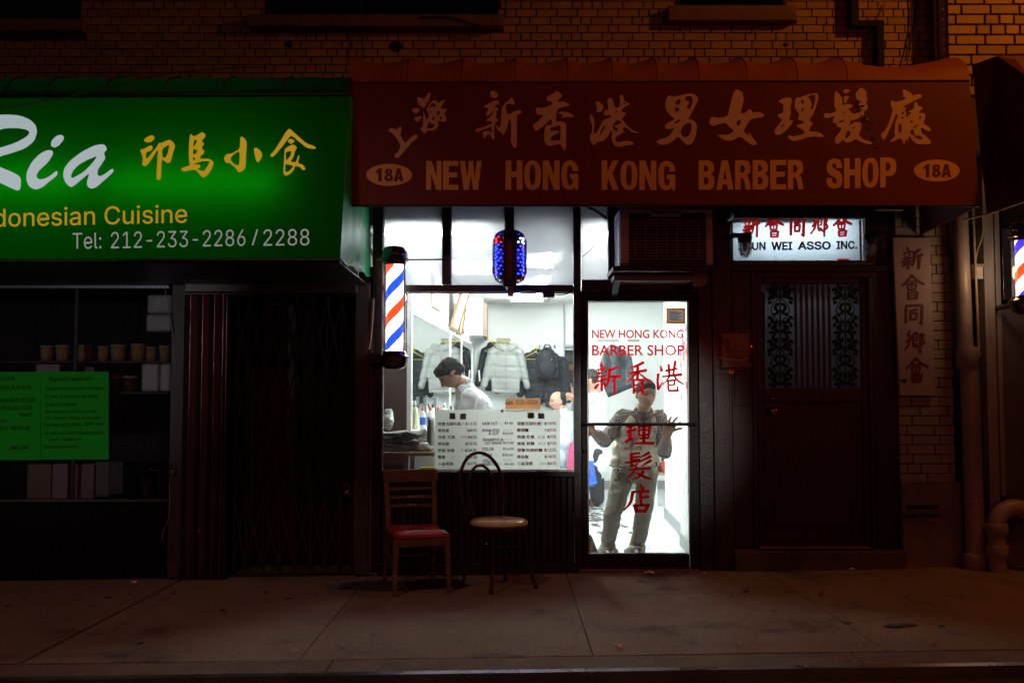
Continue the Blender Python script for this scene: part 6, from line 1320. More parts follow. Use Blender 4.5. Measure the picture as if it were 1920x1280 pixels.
def lw_frame(s0, s1, z0, z1, tilt, lab, m_in, m_fr, nm='picture_frame', cat='frame'):
    c = LW0 + LD * ((s0 + s1) / 2) + Vector((0, 0, z0)); t = thing(nm, lab, cat, c)
    def bq(a, b, c_, d, l0, l1):
        f = lambda s, z, l: LW0 + LD * s + LN * (l + .01 + tilt * (z - z0)) + Vector((0, 0, z)); return MB().hexa([f(a, c_, l1), f(b, c_, l1), f(b, c_, l0), f(a, c_, l0), f(a, d, l1), f(b, d, l1), f(b, d, l0), f(a, d, l0)])
    w_ = .022; bq(s0, s1, z0, z0 + w_, 0, .03).build('frame', m_fr, t); bq(s0, s1, z1 - w_, z1, 0, .03).build('frame', m_fr, t); bq(s0, s0 + w_ * 1.6, z0 + w_, z1 - w_, 0, .03).build('frame', m_fr, t); bq(s1 - w_ * 1.6, s1, z0 + w_, z1 - w_, 0, .03).build('frame', m_fr, t)
    bq(s0 + w_ * 1.6, s1 - w_ * 1.6, z0 + w_, z1 - w_, .002, .016).build('sheet', m_in, t); return t
M_frm = mat('brown_frame', (.20, .11, .05), .4); M_sheet = mat('certificate_paper', (.62, .64, .60), .6, var=.08, scale=20)
lw_frame(1.25, 1.95, 2.24, 2.60, .02, 'pale certificate high on the left wall above the mirror, nearest the window', M_sheet, mat('pale_frame', (.5, .44, .34), .5))
lw_frame(2.65, 3.35, 2.12, 2.60, .30, 'dark wood frame leaning out from the left wall above the mirrors', M_sheet, M_frm)
lw_frame(3.42, 3.75, 2.10, 2.48, .16, 'narrow tan frame between the leaning frame and the clock', mat('tan_print', (.55, .46, .33), .6), M_frm)
t = thing('wall_clock', 'round white clock high on the left wall beside the frames', 'clock', LW0 + LD * 4.1 + Vector((0, 0, 2.3)))
def disc(mb, s, z, r, l0, l1, n=28):
    f = lambda a, l, q=1: LW0 + LD * (s + q * r * math.cos(a)) + LN * l + Vector((0, 0, z + q * r * math.sin(a)))
    A_ = [f(2 * PI * k / n, l1) for k in range(n)]; return mb.extrude(A_, -LN * (l1 - l0))
disc(MB(), 4.05, 2.30, .165, .0, .035).build('rim', M_frm, t); disc(MB(), 4.05, 2.30, .15, .036, .040).build('face', M_sheet, t)
P_ = lambda s, z: LW0 + LD * (4.05 + s) + LN * .043 + Vector((0, 0, 2.30 + z))
MB().tube([P_(0, 0), P_(.05, .07)], .003, 5).build('hand', M_black, t); MB().tube([P_(0, 0), P_(-.03, .11)], .0025, 5).build('hand', M_black, t)
# box soffit in the far left corner
t = thing('corner_box', 'white boxed-in beam with a brown edge in the far left corner above the jackets', 'box', (-.30, 6.4, 2.2))
MB().box(-.60, 5.75, AZ(630, 6.0), AX(905, 5.75), 6.60, CZ).build('beam', M_wall, t); MB().box(AX(905.5, 5.75), 5.75, AZ(632, 6.0), AX(912, 5.75), 6.6, CZ - .06).build('edge_board', mat('brown_edge', (.25, .17, .13), .6), t)
# mirror slot on the back wall beside the black jackets
t = thing('back_mirror', 'narrow mirror at the right end of the back wall reflecting the red door lettering', 'mirror', (AX(1067, 6.58), 6.58, 1.3))
MB().box(AX(1059, 6.58), 6.585, AZ(800, 6.6), AX(1100, 6.58), 6.60, AZ(655, 6.6)).build('glass', M_mirror, t); MB().box(AX(1057, 6.58), 6.57, AZ(800, 6.6), AX(1058.8, 6.58), 6.605, AZ(560, 6.6)).build('strip', mat('blue_grey_strip', (.35, .40, .45), .4), t)
MB().box(AX(1059, 6.57), 6.55, AZ(650, 6.55), AX(1100, 6.57), 6.604, AZ(646, 6.55)).build('ledge', mat('blue_grey_strip', (.35, .4, .45), .4), t)

# ---- cloth things on the back wall, shaped from overlapping volumes and remeshed into one skin
def skin(name, prims, m, parent=None, voxel=.012, smooth=6, quilt=None, **kw):
    """prims: ('c', p0, p1, r0, r1[, flat]) tapered limb; ('e', centre, radii, rot) ellipsoid; ('b', centre, size, rot) block"""
    mb = MB()
    for p in prims:
        if p[0] == 'c':
            a, b = Vector(p[1]), Vector(p[2]); r0, r1 = p[3], p[4]; n = 6; pts = [a + (b - a) * (k / n) for k in range(n + 1)]; mb.tube(pts, [r0 + (r1 - r0) * k / n for k in range(n + 1)], 14)
            mb.ell(a, (r0, r0, r0), 12, 8); mb.ell(b, (r1, r1, r1), 12, 8)
        elif p[0] == 'e': mb.ell(p[1], p[2], 20, 14, p[3] if len(p) > 3 else None)
        elif p[0] == 'b': mb.rbox(p[1], p[2], p[3] if len(p) > 3 else (0, 0, 0))
        elif p[0] == 'm': mb.add(p[1].v, p[1].f, True)
    me = mb.mesh(name); bm = bmesh.new(); bm.from_mesh(me); bmesh.ops.recalc_face_normals(bm, faces=bm.faces); bm.to_mesh(me); bm.free()
    o = bpy.data.objects.new(name, me); COL.objects.link(o)
    rm = o.modifiers.new('r', 'REMESH'); rm.mode = 'VOXEL'; rm.voxel_size = voxel; rm.use_smooth_shade = True
    sm = o.modifiers.new('s', 'SMOOTH'); sm.factor = .6; sm.iterations = smooth
    ev = o.evaluated_get(bpy.context.evaluated_depsgraph_get()); me2 = bpy.data.meshes.new_from_object(ev); bpy.data.objects.remove(o); bpy.data.meshes.remove(me)
    if quilt:
        me2.update(); N = [v.normal.copy() for v in me2.vertices]
        for v, n_ in zip(me2.vertices, N): v.co += n_ * quilt(v.co, n_)
    me2.name = name; me2.materials.clear(); me2.materials.append(m)
    for p in me2.polygons: p.use_smooth = True
    o = bpy.data.objects.new(name, me2); COL.objects.link(o); adopt(o, parent); return setp(o, **kw)
def folds(amp, sc, seed=0, stretch=(1, 1, 1)):
    return lambda p, n: amp * (noise.noise(Vector((p.x * sc * stretch[0], p.y * sc * stretch[1], p.z * sc * stretch[2] + seed))) + .5 * noise.noise(Vector((p.x * sc * 2.3, p.y * sc * 2.3, p.z * sc * 2.3 + seed + 9))))
def puffs(amp, pitch, base=.003, seed=0):
    return lambda p, n: -amp * (1 - abs(math.sin((p.z + .05 * p.x) * PI / pitch))) ** 3 + base * noise.noise(Vector((p.x * 22, p.y * 22, p.z * 22 + seed)))
M_grey = mat('grey_puffer', (.30, .315, .30), .5, var=.06, bump=.5, bscale=25); M_blk2 = mat('black_puffer', (.012, .014, .020), .6, spec=.25, var=.3, bump=.5, bscale=25); M_yel = mat('yellow_hanger', (.75, .68, .03), .4)
def jacket(x, y, ztop, w_, h, m, label, q, hood=True, sleeve=1.0, open_=0.0, cat='jacket', lean=0):
    t = thing('jacket', label, cat, (x, y, ztop)); Z = ztop
    pr = [('e', (x, y, Z - h * .52), (w_ * .36, .075, h * .50)), ('b', (x + lean * .02, y, Z - h * .62), (w_ * .62, .10, h * .66)), ('c', (x - w_ * .26, y, Z - .10), (x + w_ * .26, y, Z - .10), .06, .06),
          ('c', (x - w_ * .30, y, Z - .13), (x - w_ * .47, y - .02, Z - h * .80 * sleeve), .072, .050), ('c', (x + w_ * .30, y, Z - .13), (x + w_ * .47, y - .02, Z - h * .82 * sleeve), .072, .050), ('e', (x, y, Z - .04), (w_ * .15, .06, .05))]
    skin('shell', pr, m, t, .014, 4, q)
    if hood: skin('hood', [('e', (x - .07, y - .03, Z - .055), (.10, .05, .06), (0, .4, 0)), ('e', (x + .08, y - .03, Z - .06), (.10, .05, .06), (0, -.4, 0))], m, t, .012, 4, folds(.006, 14))
    if open_:
        MB().box(x + .005, y - .088, Z - h * .93, x + .012, y - .080, Z - .12).build('zip', mat('zip_grey', (.2, .2, .2), .4, .6), t)
    return t
YB = 6.48
sx = lambda px: AX(px, YB); sz = lambda py: AZ(py, YB)
jacket(sx(935), 6.52, sz(642), .62, .72, M_blk2, 'black jacket with white sleeve stripes mostly hidden behind the grey one', puffs(.006, .12), True)
one('white_stripe', MB().tube([(sx(898), 6.42, sz(694)), (sx(900), 6.42, sz(715))], .012, 8), M_wall, 'white stripe patch on the sleeve of the hidden black jacket', 'patch')
gj = jacket(sx(948), 6.37, sz(645), .64, .72, M_grey, 'light grey puffer jacket on a yellow hanger at the centre of the back wall', puffs(.012, .16, .004), True, 1.0, 1)
jacket(sx(1006), 6.50, sz(654), .50, .80, M_blk2, 'dark padded jacket hanging right of the grey one, partly behind the backpack', puffs(.008, .11), False)
jacket(sx(1040), 6.50, sz(662), .42, .80, M_blk2, 'dark padded jacket at the right end of the row behind the backpack', puffs(.008, .11, .003, 4), False)
def hang(px, py, lab, tilt=0):
    t = thing('coat_hanger', lab, 'hanger', (sx(px), 6.45, sz(py))); x, z = sx(px), sz(py)
    MB().tube([(x + .02 * math.cos(a) , 6.42, z + .02 * math.sin(a)) for a in [PI * 1.2 - PI * 1.4 * k / 8 for k in range(9)]] + [(x, 6.42, z - .035)], .005, 6).build('hook', M_yel, t)
    c, s_ = math.cos(tilt), math.sin(tilt); P = [(0, -.035), (-.20, -.14), (.20, -.14), (0, -.035)]
    MB().tube([(x + a * c - b * s_, 6.40, z + a * s_ + b * c) for a, b in P], .005, 6).build('shoulder_wire', M_yel, t)
hang(936, 640, 'yellow wire hanger on the left of the three hooks above the grey jacket'); hang(944, 641, 'yellow wire hanger in the middle above the grey jacket'); hang(952, 643, 'yellow wire hanger on the right above the grey jacket'); hang(1004, 655, 'yellow hanger of the dark jacket right of the grey one')
t = thing('spare_hanger', 'yellow hanger sticking out sideways from the left of the grey jacket', 'hanger', (sx(915), 6.35, sz(640)))
MB().tube([(sx(907), 6.40, sz(631)), (sx(930), 6.30, sz(649)), (sx(932), 6.32, sz(644)), (sx(907), 6.40, sz(629))], .005, 6).build('wire', M_yel, t)
MB().box(sx(931), 6.58, sz(640), sx(957), 6.605, sz(633)).build('hook_rail', mat('grey_rail', (.35, .36, .36), .5), None, kind='structure')
for px in (1012, 1022, 1031, 1040): one('wall_hook', MB().tube([(sx(px), 6.60, sz(647)), (sx(px), 6.57, sz(650)), (sx(px), 6.575, sz(645))], .006, 6), M_alu, ['first', 'second', 'third', 'fourth'][(px - 1012) // 9] + ' small metal wall hook above the backpack counted from the left', 'hook', 'small hooks on the back wall')
bp = thing('backpack', 'round-topped black backpack hanging over the dark jackets at the right', 'backpack', (sx(1025), 6.3, sz(712)))
x, z = sx(1025), sz(683)
skin('bag', [('e', (x, 6.34, z), (.165, .10, .235)), ('b', (x, 6.35, z - .07), (.28, .14, .24))], M_blk2, bp, .012, 5, folds(.004, 14)); skin('pocket', [('e', (x, 6.26, z - .06), (.125, .05, .13))], mat('backpack_nylon', (.018, .020, .026), .75, bump=.3, spec=.2), bp, .010, 4)
MB().tube([(x - .05, 6.32, z + .22), (x - .02, 6.32, z + .27), (x + .03, 6.32, z + .27), (x + .06, 6.32, z + .22)], .009, 8).build('handle', M_blk2, bp)
for s in (-1, 1): MB().tube([(x + s * .12, 6.26, z + .12), (x + s * .15, 6.24, z - .02), (x + s * .14, 6.25, z - .16)], .012, 8).build('strap', M_blk2, bp)
for q in ((-.03, .13), (.06, .06), (.13, -.02)): MB().ell((x + q[0], 6.235, z + q[1]), (.007, .005, .012), 8, 6).build('buckle', M_chrome, bp)
# black cape hung beyond the man at the door
cp = thing('black_cape', 'dark patterned barber cape hanging askew on the back wall, seen through the glass door', 'cape', (AX(1158, 5.6), 5.6, AZ(745, 5.6)))
yc = 5.6; o_ = [(1133, 658), (1146, 645), (1160, 650), (1176, 664), (1184, 668), (1189, 700), (1187, 726), (1141, 745), (1128, 712), (1124, 685)]
def sheet(name, poly, Y, m, parent, amp=.02, thick=.01, seed=0, fz=9):
    """wavy cloth cut to an outline on the plane Y"""
    bm = bmesh.new(); vs = [bm.verts.new(at(a, b, Y)) for a, b in poly]; f = bm.faces.new(vs); bmesh.ops.triangulate(bm, faces=[f]); bmesh.ops.subdivide_edges(bm, edges=bm.edges, cuts=3, use_grid_fill=True); bmesh.ops.subdivide_edges(bm, edges=bm.edges, cuts=1, use_grid_fill=True)
    for v in bm.verts: v.co.y += amp * noise.noise(Vector((v.co.x * fz, 0, v.co.z * fz * .35 + seed)))
    me = bpy.data.meshes.new(name); bm.to_mesh(me); bm.free(); me.materials.append(m)
    for p in me.polygons: p.use_smooth = True
    o = bpy.data.objects.new(name, me); COL.objects.link(o); adopt(o, parent); s = o.modifiers.new('s', 'SOLIDIFY'); s.thickness = thick; return o
sheet('cloth', o_, yc, mat('cape_black', (.035, .045, .055), .4, var=.8, scale=9, dirt=((.12, .14, .16), 14, .62)), cp, .05, .012)
MB().tube([at(1150, 640, yc), at(1153, 648, yc), at(1146, 655, yc), at(1165, 657, yc)], .006, 6).build('hanger', M_chrome, cp)
MB().box(AX(1122, yc), yc + .05, AZ(640, yc), AX(1200, yc), yc + .06, AZ(636, yc)).build('rail', M_alu, cp)

# ---- goods on the counter and tables near the window
def bottle(p, r, h, m, cap, lab, grp='bottles on the mirror counter', lbl=None, kind='round'):
    t = thing('bottle', lab, 'bottle', p, grp); p = Vector(p)
    MB().lathe(p, [(0, 0), (r * .96, 0), (r, .006), (r, h * .66), (r * .8, h * .74), (r * .35, h * .80), (r * .35, h * .84)], 16).build('bottle_body', m, t)
    MB().lathe(p + Vector((0, 0, h * .82)), [(0, 0), (r * .45, 0), (r * .45, h * .10), (r * .3, h * .17), (0, h * .18)], 12).build('cap', cap, t)
    if lbl: MB().lathe(p + Vector((0, 0, h * .18)), [(r * 1.02, 0), (r * 1.02, h * .34)], 16, cap=False).build('label', lbl, t)
Mw = mat('white_plastic', (.75, .76, .74), .35); Mr = mat('red_plastic', (.6, .03, .02), .35); Mb = mat('blue_label', (.03, .08, .45), .4); Mk = mat('black_plastic', (.02, .02, .02), .3); My = mat('cream_lotion', (.62, .60, .36), .4); Mgn = mat('pale_green_bottle', (.45, .55, .42), .3)
specs = [(778, 806, .2, .030, .25, My, Mw, None, 'pale green lotion bottle at the near end of the mirror counter'), (793, 806, .3, .026, .20, Mw, Mr, Mb, 'white bottle with red cap and blue label left of its twin'), (807, 806, .35, .026, .20, Mw, Mr, Mb, 'white bottle with red cap and blue label beside the price board'),
         (786, 800, .75, .028, .17, Mk, Mk, None, 'squat dark bottle behind the pale green lotion bottle'), (800, 800, .9, .024, .21, Mgn, Mw, None, 'light green bottle behind the labelled bottles'), (770, 800, .9, .026, .20, Mw, Mw, None, 'plain white bottle against the mirror frame'),
         (812, 797, 1.2, .03, .22, Mw, Mk, None, 'white bottle with black cap just above the price board'), (822, 795, 1.4, .026, .19, Mk, Mr, None, 'black bottle with red cap behind the price board'), (834, 792, 1.6, .03, .22, Mw, Mw, Mr, 'white bottle with red band in front of the barber'), (846, 790, 1.8, .026, .20, Mk, Mk, None, 'black bottle before the barber'), (857, 788, 2.0, .028, .22, Mw, Mb, None, 'white bottle with blue cap by the barber'), (866, 786, 2.2, .026, .18, My, Mr, None, 'cream bottle with red cap nearest the barber')]
for (px, py, s, r_, h, m, cp_, lb, lab) in specs:
    q = LW0 + LD * s + LN * (.06 + .14 * ((px * 7) % 10) / 10); X_ = AX(px, q.y); bottle((X_ if abs(X_ - q.x) < .4 else q.x, q.y, 1.062), r_, h, m, cp_, lab, lbl=lb)
def brush_tool(px, py0, py1, Y, lab):
    t = thing('hair_brush', lab, 'hair brush', at(px, py1, Y)); MB().pbox(px - 3.4, py0, px + 3.4, py0 + 20, Y, Y + .012).build('brush_head', mat('grey_bristle', (.30, .34, .33), .7, var=.4, scale=80), t, bevel=.005); MB().pbox(px - 1.3, py0 + 20, px + 1.3, py1, Y, Y + .012).build('handle', Mk, t)
brush_tool(797, 744, 775, 1.5, 'left of two grey hair brushes standing on the mirror counter'); brush_tool(816, 744, 775, 1.5, 'right of two grey hair brushes standing on the mirror counter')
tb = thing('window_table', 'small light wood table just inside the window, newspapers on it', 'table', (AX(765, .4), .45, FZ))
M_tw = mat('light_wood', (.32, .20, .11), .45, var=.2, scale=5, stretch=(5, 1, 1)); tz = AZ(847, .22)
MB().box(-1.15, .18, tz - .03, AX(822, .2), .80, tz).build('table_top', M_tw, tb, bevel=.004)
for px in (762, 820): 
    for Y in (.22, .74): MB().box(AX(px - 5, .2), Y, FZ, AX(px + 4, .2), Y + .04, tz - .03).build('leg', M_tw, tb)
MB().box(-1.15, .22, tz - .09, AX(756, .2), .24, tz - .031).build('apron', M_tw, tb)
M_news = mat('newsprint', (.24, .20, .20), .8, var=.45, scale=18, bump=.3)
rn = random.Random(6)
for i in range(11):
    P = []; x0 = -1.10 + rn.uniform(-.02, .10); ww = rn.uniform(.22, .32); z = tz + .010 + i * .014; a = rn.uniform(-.5, .5); th = rn.uniform(.004, .014)
    for j in range(7): P.append([(x0 + ww * k / 8 + .05 * a * j, .24 + .03 * a + .30 * j / 6 - .08 * a * k / 8, z + .034 * noise.noise(Vector((k * .55, j * .5, i * 3.1))) + (.02 * (k / 8) ** 3 * (1 if i % 3 == 0 else -.3))) for k in range(9)])
    bt = [[(p[0], p[1], p[2] - th) for p in r_] for r_ in P]; mb = MB().grid(P).grid(bt); rim = lambda Q: Q[0] + [r_[-1] for r_ in Q[1:]] + Q[-1][::-1][1:] + [r_[0] for r_ in Q[::-1]][1:-1]
    A_, B_ = rim(P), rim(bt); n = len(A_); mb.add(A_ + B_, [(k, (k + 1) % n, n + (k + 1) % n, n + k) for k in range(n)])
    ordn = ['lowest', 'second lowest', 'third lowest', 'fourth lowest', 'fifth lowest', 'middle', 'fifth from the top', 'fourth', 'third', 'second', 'topmost'][i]
    one('newspaper', mb, M_news if i % 3 else mat('dark_newsprint', (.10, .09, .10), .8, var=.4, scale=18), ordn + ' newspaper of the crumpled pile inside the window' if i not in (7, 8, 9) else ordn + ' newspaper from the top of the crumpled pile inside the window', 'newspaper', 'crumpled newspapers inside the window')
def bag(px, py, Y, r_, lab, m):
    c = at(px, py, Y); skin('plastic_bag', [('e', c, r_)], m, None, .010, 2, folds(.02, 22, px), label=lab, cat='bag')
Mbag = mat('white_bag', (.62, .66, .64), .3, var=.12, scale=20, coat=.3)
bag(726, 785, .55, (.06, .05, .09), 'crumpled white plastic bag standing at the far left of the window table', Mbag); bag(796, 838, .30, (.10, .06, .04), 'white plastic bag lying on the window table beside the flask', Mbag)
one('napkin_roll', MB().tube([at(786, 812, .4), at(800, 808, .4)], .028, 12), Mbag, 'small pale roll on the window table between papers and flask', 'roll')
t = thing('steel_flask', 'tall brushed steel flask standing left of the price board', 'flask', at(807, 848, .28)); c = at(807.5, 847, .28)
MB().lathe(c, [(0, 0), (.029, 0), (.030, .005), (.030, .20), (.026, .215), (.026, .22)], 22).build('flask_body', M_alu, t); MB().lathe(c + Vector((0, 0, .22)), [(.025, 0), (.027, .003), (.027, .045), (0, .05)], 22).build('cup_lid', M_alu, t)
one('yellow_stick', MB().tube([at(787, 877, .06), at(822, 877, .06)], .010, 8), M_yel, 'yellow stick lying on the sill left of the price board', 'stick')
# calendar on the return wall
t = thing('wall_calendar', 'paper calendar with a red top on the pinkish wall below the barber pole', 'calendar', at(727, 776, .89))
MB().pbox(716, 694, 738, 713, .886, .896).build('red_header', mat('calendar_red', (.65, .04, .05), .6), t); MB().pbox(716, 713.3, 737, 770, .888, .896).build('date_sheet', M_sheet, t); MB().pbox(716, 770.4, 737, 776, .887, .896).build('red_footer', mat('calendar_red', (.65, .04, .05), .6), t)
for j in range(5):
    for i in range(4): MB().pbox(719 + i * 4.4, 732 + j * 7.2, 721.6 + i * 4.4, 735 + j * 7.2, .886, .8875).build('date', mat('date_grey', (.30, .30, .33), .7) if i else mat('calendar_red2', (.6, .1, .1), .7), t)
text('big_date', '7', (725, 718, 731, 718, 9), 0, mat('calendar_red2', (.6, .1, .1), .7), t, plane=lambda a, b: at(a, b, .886))

# ---- price board leaning inside the glass
pbd = thing('price_board', 'white price board of haircuts in Chinese and English inside the window', 'sign', at(932, 880, .04))
MB().add([at(815, 880, .045), at(1050, 880, .045), at(1050, 768, .075), at(815, 768, .075)], [(0, 1, 2, 3)]).build('board', translucent('board_plastic', (.74, .73, .69), .5, .02), pbd)
bn = (at(1050, 880, .045) - at(815, 880, .045)).cross(at(815, 768, .075) - at(815, 880, .045)).normalized(); bn = bn if bn.y < 0 else -bn
BP = lambda a, b, l=.004: at_plane(a, b, at(815, 880, .045), bn, l)
Q = lambda x, y: (800 + x / 7.111, 760 + y / 7.111)
M_pg = mat('print_green', (.02, .15, .04), .6); M_pr = mat('print_red', (.42, .02, .015), .6); M_pn = mat('print_navy', (.03, .02, .12), .6); M_pgl = mat('print_green_light', (.22, .42, .24), .6); M_prl = mat('print_red_light', (.55, .22, .20), .6); M_pgr = mat('print_grey_light', (.40, .38, .40), .6); M_pv = mat('print_violet', (.10, .04, .07), .6)
def ln(s, x, y, w_, h, m, bold=True, mirror=False):
    a, b = Q(x, y); text('price_line', s, (a, b, a + w_ / 7.111, b, h / 7.111), 0, m, pbd, plane=BP if not mirror else (lambda p, q: BP(p, q, .0012)), bold_copies=(6 if bold else 0), bw=.030, offset=0, mirror=mirror)
L1 = [('剪髮洗頭吹風', 150, 305, '$12元', 515, 158), ('單剪髮', 150, 150, '$8元', 550, 122), ('洗頭  吹風', 150, 230, '$8元', 550, 122), ('單染髮', 150, 150, '$25元', 515, 158), ('剪髮 染髮', 150, 222, '$28元', 510, 160), ('電髮', 150, 100, '$35元', 515, 158), ('小童剪髮', 150, 205, '$7元', 550, 122)]
for k, (a, x, w_, b, x2, w2) in enumerate(L1): ln(a, x, 222 + k * 88.5, w_, 44, M_pg); ln(b, x2, 222 + k * 88.5, w2, 42, M_pg)
L2 = [('理髮洗頭吹風', 1205, 315, '$10元', 1570, 158), ('單理髮', 1205, 155, '$7元', 1610, 120), ('洗頭 吹風', 1205, 232, '$7元', 1610, 120), ('修面 剃鬚', 1205, 232, '$7元', 1610, 120), ('理髮洗頭剃鬚', 1205, 338, '$12元', 1568, 162), ('單染髮', 1205, 155, '$18元', 1572, 158), ('小童理髮', 1205, 210, '$6元', 1612, 120)]
for k, (a, x, w_, b, x2, w2) in enumerate(L2): ln(a, x, 217 + k * 88.5, w_, 46, M_pr); ln(b, x2, 217 + k * 88.5, w2, 44, M_pr)
for (s, x, y, w_) in [('HAIR CUT', 742, 220, 200), ('$7.00', 1040, 216, 112), ('SHAM POO', 742, 312, 228), ('& CUT', 830, 354, 130), ('$10.00', 1015, 352, 138), ("SHAMPOO &", 748, 436, 272), ('CUT SHAVE', 775, 480, 225), ('$12.00', 1020, 478, 140), ('COLOR', 742, 560, 150), ('$16.00', 1018, 558, 142), ('PERM', 745, 642, 120), ('$35.00', 1012, 640, 140), ('CHILD', 748, 718, 130), ('HAIR CUT', 748, 762, 200), ('$6.00', 1040, 760, 122)]: ln(s, x, y, w_, 37, M_pn)
for (s, x, y, w_, h, m) in [('剪', 462, 222, 40, 44, M_prl), ('剪', 522, 310, 26, 44, M_prl), ('單剪', 450, 398, 95, 44, M_prl), ('剪', 452, 575, 38, 44, M_prl), ('電', 630, 665, 38, 42, M_prl), ('2', 332, 672, 28, 38, M_prl), ('小童', 466, 753, 80, 44, M_prl), ('理', 1510, 217, 36, 44, M_pgl), ('單', 1568, 306, 36, 44, M_pgl), ('單剪', 1480, 400, 100, 42, M_pgl), ('剪單', 1485, 486, 100, 42, M_pgl), ('小剪', 1512, 752, 98, 42, M_pgl)]: ln(s, x, y, w_, h, m, False, True)
for (s, x, y, w_) in [('CUT', 948, 224, 72), ('SHAM', 1020, 314, 112), ('SHAM', 1020, 438, 112), ('CHILD', 1022, 712, 110), ('CUT', 948, 765, 68), ('8', 918, 645, 22)]: ln(s, x, y, w_, 28, M_pgr, False, True)
for (x, y, w_, h, sk) in [(303, 98, 78, 86, 4), (448, 108, 78, 78, -3), (1482, 98, 85, 80, 6)]:
    a = [Q(x, y), Q(x + w_, y + sk), Q(x + w_ + sk, y + h), Q(x - 3 + sk, y + h - 3)]; MB().add([BP(*p) for p in a], [(0, 1, 2, 3)]).build('taped_square', M_pv, pbd, normals=False)
a = [Q(1345, 95), Q(1438, 95), Q(1438, 172), Q(1345, 172)]; MB().add([BP(p[0], p[1], .001) for p in a], [(0, 1, 2, 3)]).build('yellow_label', mat('pale_yellow_label', (.55, .55, .30), .6), pbd, normals=False)
ln('界', 1365, 100, 55, 68, M_pg)
one('tape_piece', MB().pbox(939, 767, 944, 773, .05, .055), mat('tape', (.6, .56, .42), .3), 'bit of clear tape at the top edge of the price board', 'tape')
t = thing('phone_sign', 'brown cardboard strip with the phone number 646-520-6558 above the price board', 'sign', at(980, 768, .10))
MB().add([at(947, 767, .10), at(1013, 767, .10), at(1013, 746, .10), at(949, 747.5, .10)], [(0, 1, 2, 3)]).build('card', translucent('brown_card', (.40, .17, .07), .55, .05), t)
text('lettering', '646-520-6558', (947.5, 750, 1008, 749, 8.6), 0, M_blk, t, bold_copies=4, bw=.016, plane=lambda a, b: at(a, b, .098))

# ---- barber chair, posters, shelf on the right
bc = thing('barber_chair', 'black barber chair with chrome arm, its back to the window post', 'barber chair', (.63, 4.7, FZ)); cx_, cy_ = AX(1068, 4.7), 4.75
skin('backrest', [('b', (cx_ + .05, cy_, AZ(842, 4.7)), (.10, .46, .56), (0, .12, 0))], Mk, bc, .02, 4); skin('seat', [('b', (cx_ - .22, cy_, .60), (.50, .48, .13))], Mk, bc, .02, 4)
MB().tube([(cx_ + .10, cy_ - .25, AZ(806, 4.5)), (cx_ + .02, cy_ - .27, AZ(812, 4.5)), (cx_ - .10, cy_ - .27, AZ(850, 4.5)), (cx_ - .16, cy_ - .27, .72)], .014, 8).build('chrome_arm', M_chrome, bc)
MB().tube([(cx_ - .5, cy_ - .25, .80), (cx_ + .05, cy_ - .25, .80)], .03, 8).build('armrest', Mk, bc); MB().tube([(cx_ - .5, cy_ + .25, .80), (cx_ + .05, cy_ + .25, .80)], .03, 8).build('armrest', Mk, bc)
MB().lathe((cx_ - .22, cy_, FZ), [(0, 0), (.30, 0), (.30, .03), (.06, .06), (.06, .50), (0, .5)], 26).build('pedestal', M_chrome, bc)
MB().box(cx_ - .85, cy_ - .18, .22, cx_ - .55, cy_ + .18, .25).build('footrest', M_chrome, bc)
def right_poster(s0, s1, z0, z1, lab, m, seg=0, cat='poster', stripes=None):
    a, b = Vector((*RW[seg], 0)), Vector((*RW[seg + 1], 0)); d = (b - a).normalized(); n = Vector((-d.y, d.x, 0)); f = lambda s, z, l: a + d * s + n * l + Vector((0, 0, z))
    t = thing('poster', lab, cat, f(s0, z0, 0)); MB().hexa([f(s0, z0, .006), f(s1, z0, .006), f(s1, z0, .001), f(s0, z0, .001), f(s0, z1, .006), f(s1, z1, .006), f(s1, z1, .001), f(s0, z1, .001)]).build('sheet', m, t)
    r = random.Random(int(s0 * 100))
    for k in range(stripes or 0):
        u = s0 + (s1 - s0) * r.uniform(.04, .9); v = z0 + (z1 - z0) * r.uniform(.05, .9); w_ = (s1 - s0) * r.uniform(.03, .08); h = (z1 - z0) * r.uniform(.04, .16); col = r.choice([(.75, .08, .25), (.15, .5, .2), (.5, .1, .45), (.7, .35, .1), (.85, .2, .3)])
        MB().hexa([f(u, v, .009), f(u + w_, v, .009), f(u + w_, v, .0065), f(u, v, .0065), f(u, v + h, .009), f(u + w_, v + h, .009), f(u + w_, v + h, .0065), f(u, v + h, .0065)]).build('print_mark', mat('mark_%d%d' % (int(col[0] * 10), int(col[1] * 10)), col, .6), t)
Mp1 = mat('pink_poster', (.75, .52, .56), .6, var=.2, scale=14, dirt=((.80, .30, .40), 22, .58))
right_poster(.10, 1.0, 1.50, 1.98, 'pink chart with coloured marks on the right wall just inside the door', Mp1, 0, stripes=46); right_poster(.12, .95, 1.20, 1.485, 'pale sheet with a pink border below the pink chart on the right wall', mat('pale_pink_sheet', (.74, .62, .66), .6, var=.1, scale=20), 0, stripes=8)
right_poster(.15, 1.5, 1.72, 2.05, 'sheet outlined in red and yellow on the right wall further in', mat('cream_sheet', (.70, .68, .62), .6, var=.1, scale=16, dirt=((.7, .6, .1), 9, .6)), 2, stripes=16)
sh = thing('side_shelf', 'small shelf unit of dark jars far inside, right of the man in the vest', 'shelf', (AX(1240, 4.4), 4.4, FZ))
for z in (.42, .72, 1.0): MB().box(AX(1226, 4.4), 4.3, z, AX(1262, 4.4), 4.6, z + .03).build('board', M_tw if z < .5 else M_wall, sh)
for px in (1227, 1261): MB().box(AX(px, 4.4) - .01, 4.3, FZ, AX(px, 4.4) + .01, 4.6, 1.1).build('upright', M_wall, sh)
